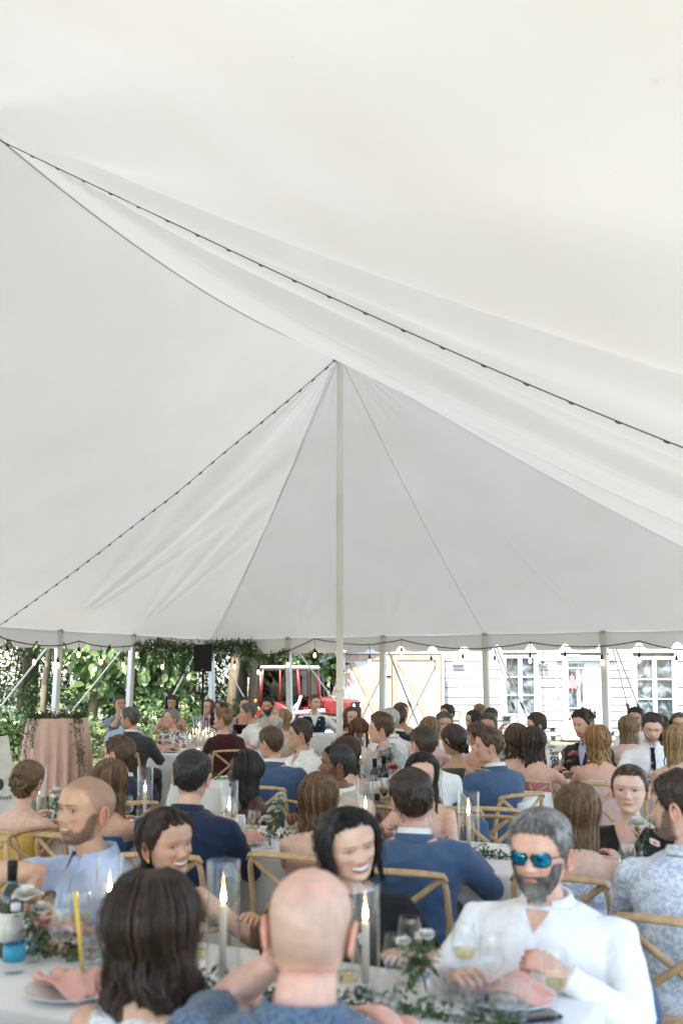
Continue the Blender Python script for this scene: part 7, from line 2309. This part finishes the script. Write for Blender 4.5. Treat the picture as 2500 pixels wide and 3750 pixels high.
hung_jacket(0, 0, 0, 0, C_BLUE, 'blue jacket hung over the chair of the person in mirrored sunglasses', PS['base'], PS['psi'])
put_chair(pix(1800, 2900, 6.6).x, 6.6, R(165), 'empty cross back chair behind the bright blue suit')
put_chair(pix(1690, 2900, 6.6).x, 6.6, R(158), 'cross back chair under the hung bright blue jacket')
put_chair(pix(1765, 3000, 5.7).x, 5.7, R(-20), 'empty cross back chair across from the blue suit')
put_chair(pix(255, 3100, 5.3).x, 5.3, R(60), 'empty cross back chair between yellow satin and the light blue shirt')
put_chair(pix(30, 3000, 4.6).x, 4.6, R(165), 'empty cross back chair before the yellow satin dress')

# podium table with pink cloth
c = pix(212, 2640, 14.2)
pc = (c.x, 14.2)
o = empty('cocktail_table', (pc[0], pc[1], 0)); tag(o, 'tall round cocktail table under the pink cloth', 'table')
MB().lathe([(0, 1.045), (.38, 1.045), (.38, 1.075), (0, 1.075)], (0, 0, 0), 32).build('table_top', M_OAK, o, sharp=40); MB().lathe([(0, 0), (.25, 0), (.25, .02), (.04, .05), (.035, 1.04), (0, 1.04)], (0, 0, 0), 16).build('pedestal', M_STEEL, o)
q = drape(round_outline(pc, .40, 220), 1.08, .02, M_PINKCL, 'pink_tablecloth', .035, 19, .05); tag(q, 'pleated blush pink cloth hanging to the grass on the tall table', 'tablecloth')
pts = [(pc[0] + .36 * math.cos(a), pc[1] + .36 * math.sin(a), 1.10) for a in np.linspace(0, 2 * math.pi, 30)]
runner(pts, 'dense leafy wreath on top of the pink draped table', 1500, .045, .075, 41)
for i, (a, ln) in enumerate(((-2.05, .38), (-2.35, .7), (-.75, .55), (-.55, .75), (-2.8, .62))):
    x, y = pc[0] + .43 * math.cos(a), pc[1] + .43 * math.sin(a)
    runner([(x + (pc[0] - x) * .15, y + (pc[1] - y) * .15, 1.10), (x, y, 1.07), (x + .05 * math.cos(a), y + .05 * math.sin(a), 1.07 - ln * .5), (x + .08 * math.cos(a) + .03, y + .08 * math.sin(a), 1.07 - ln)], 'leafy trail hanging %s the pink cloth' % ['short down the middle of', 'beside the short trail on', 'medium length down the right of', 'longest down the edge of', 'down the far left of'][i], 150, .045, .05, 42 + i, hang=.05)
o = mk('cake_stand', Vector((pc[0] + .0, pc[1] - .02, 1.085)), 'cake stand', 'white footed cake stand on the pink draped table', None)
MB().lathe([(0, 0), (.07, 0), (.05, .02), (.02, .05), (.02, .10), (.05, .115), (.155, .118), (.158, .13), (0, .13)], (0, 0, 0), 28).build('plate', M_PORC, o, sharp=50)
for i, dx in enumerate((-.20, .21)):
    o = mk('votive', Vector((pc[0] + dx, pc[1] - .20, 1.10)), 'candle', ['glass votive candle at the left of the cake stand', 'lit glass votive at the right of the cake stand'][i], None)
    MB().lathe([(0, 0), (.032, 0), (.036, .075), (.033, .075), (.029, .006), (0, .006)], (0, 0, 0), 16).build('cup', M_CUT, o); MB().lathe([(0, .007), (.026, .007), (.027, .04), (0, .04)], (0, 0, 0), 14).build('wax', M_WAX, o)
    MB().lathe([(0, .042), (.004, .047), (.005, .053), (.002, .066), (0, .07)], (0, 0, 0), 8).build('flame', M_FLAME, o)

# loudspeaker on its stand
SY = 16.0
c = pix(744, 2410, SY)
o = empty('speaker_stand', (c.x, SY, 0)); tag(o, 'black tripod stand carrying the loudspeaker', 'stand')
MB().tube([(0, 0, .12), (0, 0, c.z - .18)], .018, 10).build('pole', M_BLACKP, o)
for a in (0.5, 2.6, 4.7):
    MB().tube([(0, 0, .62), (.42 * math.cos(a), .42 * math.sin(a), .015)], .012, 8).build('leg', M_BLACKP, o); MB().tube([(0, 0, .25), (.25 * math.cos(a), .25 * math.sin(a), .26)], .008, 6).build('brace', M_BLACKP, o)
MB().lathe([(.018, .58), (.032, .58), (.032, .66), (.018, .66)], (0, 0, 0), 12).build('collar', M_BLACKP, o)
w_, h_ = .29, .43
o = empty('loudspeaker', (c.x, SY, c.z - .215), R(4)); tag(o, 'black box loudspeaker on the pole below the leafy garland', 'loudspeaker')
V = []
k = MB()
for z in (0, h_):
    for (x, y) in ((-w_ / 2, -.13), (w_ / 2, -.13), (w_ / 2 - .03, .14), (-w_ / 2 + .03, .14)): V.append((x, y, z))
k.add(V, [(0, 1, 2, 3)[::-1], (4, 5, 6, 7), (0, 1, 5, 4), (1, 2, 6, 5), (2, 3, 7, 6), (3, 0, 4, 7)]); q = k.build('cabinet', M_BLACKP, o, smooth=False); bv_ = q.modifiers.new('b', 'BEVEL'); bv_.width = .012; bv_.segments = 3
MB().box((0, -.133, h_ / 2 + .01), (w_ - .025, .008, h_ - .05), ch=.003).build('grille', mat('speaker_grille', (.007, .007, .0075), .8, .2, 200, bump=.8, bscale=500), o, smooth=False)
MB().box((0, -.139, .026), (.04, .004, .009)).build('badge', M_STEEL, o, smooth=False)
for sx in (-1, 1): MB().tube([(sx * (w_ / 2 - .012), .02, .16), (sx * (w_ / 2 + .004), .02, .18), (sx * (w_ / 2 + .004), .02, .26), (sx * (w_ / 2 - .012), .02, .28)], .008, 6).build('handle', M_BLACKP, o)
# white table of the man in the waistcoat
c = pix(1120, 2680, 15.9)
drc = (c.x, 15.75)
o = empty('small_table', (drc[0], drc[1], 0)); tag(o, 'small folding table under white cloth before the navy waistcoat', 'table')
MB().box((0, 0, TZ - .02), (1.0, .58, .03)).build('table_top', M_OAK, o, smooth=False)
for sx in (-1, 1):
    for sy in (-1, 1): MB().tube([(sx * .42, sy * .22, TZ - .03), (sx * .42, sy * .22, 0)], .016, 8).build('leg', M_STEEL, o)
tag(drape(rect_outline(drc, (1, 0), (0, 1), .51, .30), TZ + .02, .03, M_LINEN, 'tablecloth', .02, 12, .04), 'white cloth on the small table of the navy waistcoat', 'tablecloth', 'white tablecloths')
o = mk('laptop', Vector((drc[0] - .05, drc[1] + .02, TZ + .026)), 'laptop', 'dark laptop on the small table of the navy waistcoat', None)
MB().box((0, 0, .008), (.34, .24, .014), ch=.004).build('base', M_BLACKP, o, smooth=False); 
k = MB(); k.tube([(.2, .02, .01), (.26, -.05, .03), (.33, .0, .05), (.30, .06, .02), (.22, .0, .01)], .005, 6)
k.build('cable', M_BLACKP, o)

# lettered card at the left edge
c = pix(6, 2860, 8.6)
o = empty('lettered_sign', (c.x - .10, 8.6, 0), R(8)); tag(o, 'pale easel sign with handwriting beside the yellow satin dress', 'sign')
bz = c.z
rt = Matrix.Rotation(R(14), 3, 'X')
MB().box((0, 0, bz - .02), (.42, .02, .75), rot=Matrix.Rotation(R(-10), 3, 'Y'), ch=.004).build('board', mat('sign_card', (.62, .60, .56), .7), o, smooth=False)
k = MB(); k.box((0, .03, bz - .42), (.5, .06, .03)); k.build('ledge', M_BLACKP, o, smooth=False)
for sx in (-1, 1): MB().tube([(sx * .12, .04, bz + .3), (sx * .26, .0, 0)], .014, 6).build('leg', M_BLACKP, o)
MB().tube([(0, .05, bz + .3), (0, .45, 0)], .014, 6).build('leg', M_BLACKP, o)
ik_ = mat('ink', (.03, .03, .03), .6)
text_obj('Reale', 'lettering', .05, Vector((.14, -.0125, bz - .14)), FRONT, ik_, o, .0006, shear=.3, mirror=True)
k = MB(); k.ell((.085, -.012, bz - .03), (.035, .001, .05), None, 14, 8); k.build('painted_dot', ik_, o)

# string lights under the eave
def cable(nodes, plane_p, plane_n, lab, bulbs, lit=True):
    pts3 = [pix_plane(px_, py_, plane_p, plane_n) for px_, py_ in nodes]
    o = empty('string_lights', pts3[0]); tag(o, lab, 'string lights', 'bulb strings along the eave'); org = pts3[0]
    fine = []
    for i in range(len(pts3) - 1):
        for t in np.linspace(0, 1, 6, endpoint=False):
            fine.append(pts3[i].lerp(pts3[i + 1], t) - org - Vector((0, 0, .012 * math.sin(math.pi * t))))
    fine.append(pts3[-1] - org)
    MB().tube(fine, .010, 6).build('cable', M_BLACKP, o)
    for i in bulbs:
        p_ = pts3[i] - org; dl = .13 + .05 * ((i * 7) % 3)
        s_ = MB(); s_.tube([p_, p_ + Vector((.004, 0, -dl * .5)), p_ + Vector((0, 0, -dl))], .005, 6); so = s_.build('drop_wire', M_BLACKP, o)
        s_ = MB(); s_.lathe([(0, .03), (.012, .028), (.021, .0), (.022, -.055), (.018, -.06), (0, -.06)], p_ + Vector((0, 0, -dl)), 10); so = s_.build('socket', M_BLACKP, o)
        s_ = MB(); s_.lathe([(.012, -.06), (.022, -.085), (.027, -.115), (.022, -.14), (.008, -.155), (0, -.156)], p_ + Vector((0, 0, -dl)), 12); bo = s_.build('bulb', M_BULBG, so)
        s_ = MB(); s_.lathe([(0, -.075), (.009, -.08), (.011, -.11), (.006, -.13), (0, -.132)], p_ + Vector((0, 0, -dl)), 8); s_.build('filament', M_BULB, so)
z1 = lambda x, y: (x * .542, 2250 + y * .542); z2 = lambda x, y: (800 + x * .542, 2250 + y * .542); z3 = lambda x, y: (1650 + x * .542, 2250 + y * .542)
cable([z1(-260, 110), z1(-120, 150), z1(0, 145), z1(50, 168), z1(235, 205), z1(395, 210), z1(535, 180), z1(685, 215), z1(835, 218), z1(930, 200), z1(1100, 255), z1(1290, 215)], T(0, -HALF + .12), VD, 'bulb string along the eave above the pink draped table', [1, 3, 4, 5, 6, 7, 8, 10])
cable([z2(-180, 205), z2(110, 260), z2(270, 280), z2(420, 255), z2(470, 245), z2(650, 163), z2(800, 188), z2(900, 200), z2(1020, 203), z2(1110, 190), z2(1235, 170), z2(1435, 212), z3(80, 232), z3(295, 222), z3(533, 187), z3(770, 215), z3(1018, 215), z3(1268, 178), z3(1520, 238), z3(1700, 225)], T(HALF - .12, 0), UD, 'bulb string along the eave before the barn and farmhouse', [1, 2, 4, 5, 8, 10, 11, 12, 13, 14, 15, 16, 17, 18])
# leafy garland over the corner
def gl(zf, pts, pp, pn): return [pix_plane(*zf(*q), pp, pn) for q in pts]
DKG2 = ((.035, .07, .02), (.10, .16, .05))
cor = [z1(930, 195), z1(1020, 215), z1(1060, 190), z1(1130, 200), z1(1200, 205), z1(1260, 215), z1(1330, 205)]
pl = [pix_plane(px_, py_, T(0, -HALF + .16), VD) for px_, py_ in cor]
runner(pl, 'dark leafy garland along the valance left of the loudspeaker', 1150, .08, .11, 51, DKG2, hang=.34)
pl = [pix_plane(px_, py_, T(HALF - .16, 0), UD) for px_, py_ in [z2(-145, 200), z2(-100, 195), z2(-40, 205), z2(30, 200), z2(110, 195), z2(180, 200), z2(250, 190)]]
runner(pl, 'dark leafy garland along the valance right of the loudspeaker', 1200, .08, .11, 52, DKG2, hang=.28)
pl = [pix_plane(px_, py_, T(HALF - .18, 0), UD) for px_, py_ in [z2(180, 240), z2(250, 275), z2(330, 285), z2(400, 275), z2(460, 245)]]
runner(pl, 'thin vine trailing from the garland to the eave pole', 420, .075, .08, 53, hang=.12)
for i, (a, b_) in enumerate((((1150, 260), (1145, 400)), ((1240, 270), (1250, 400)), ((970, 230), (945, 330)))):
    pl = [pix_plane(*z1(a[0] + (b_[0] - a[0]) * t, a[1] + (b_[1] - a[1]) * t), T(0, -HALF + .18), VD) for t in (0, .3, .6, 1)]
    runner(pl, 'vine hanging from the garland %s' % ['over the tan strapless top', 'just left of the loudspeaker', 'at the free end of the garland'][i], 200, .07, .07, 54 + i, hang=.1)
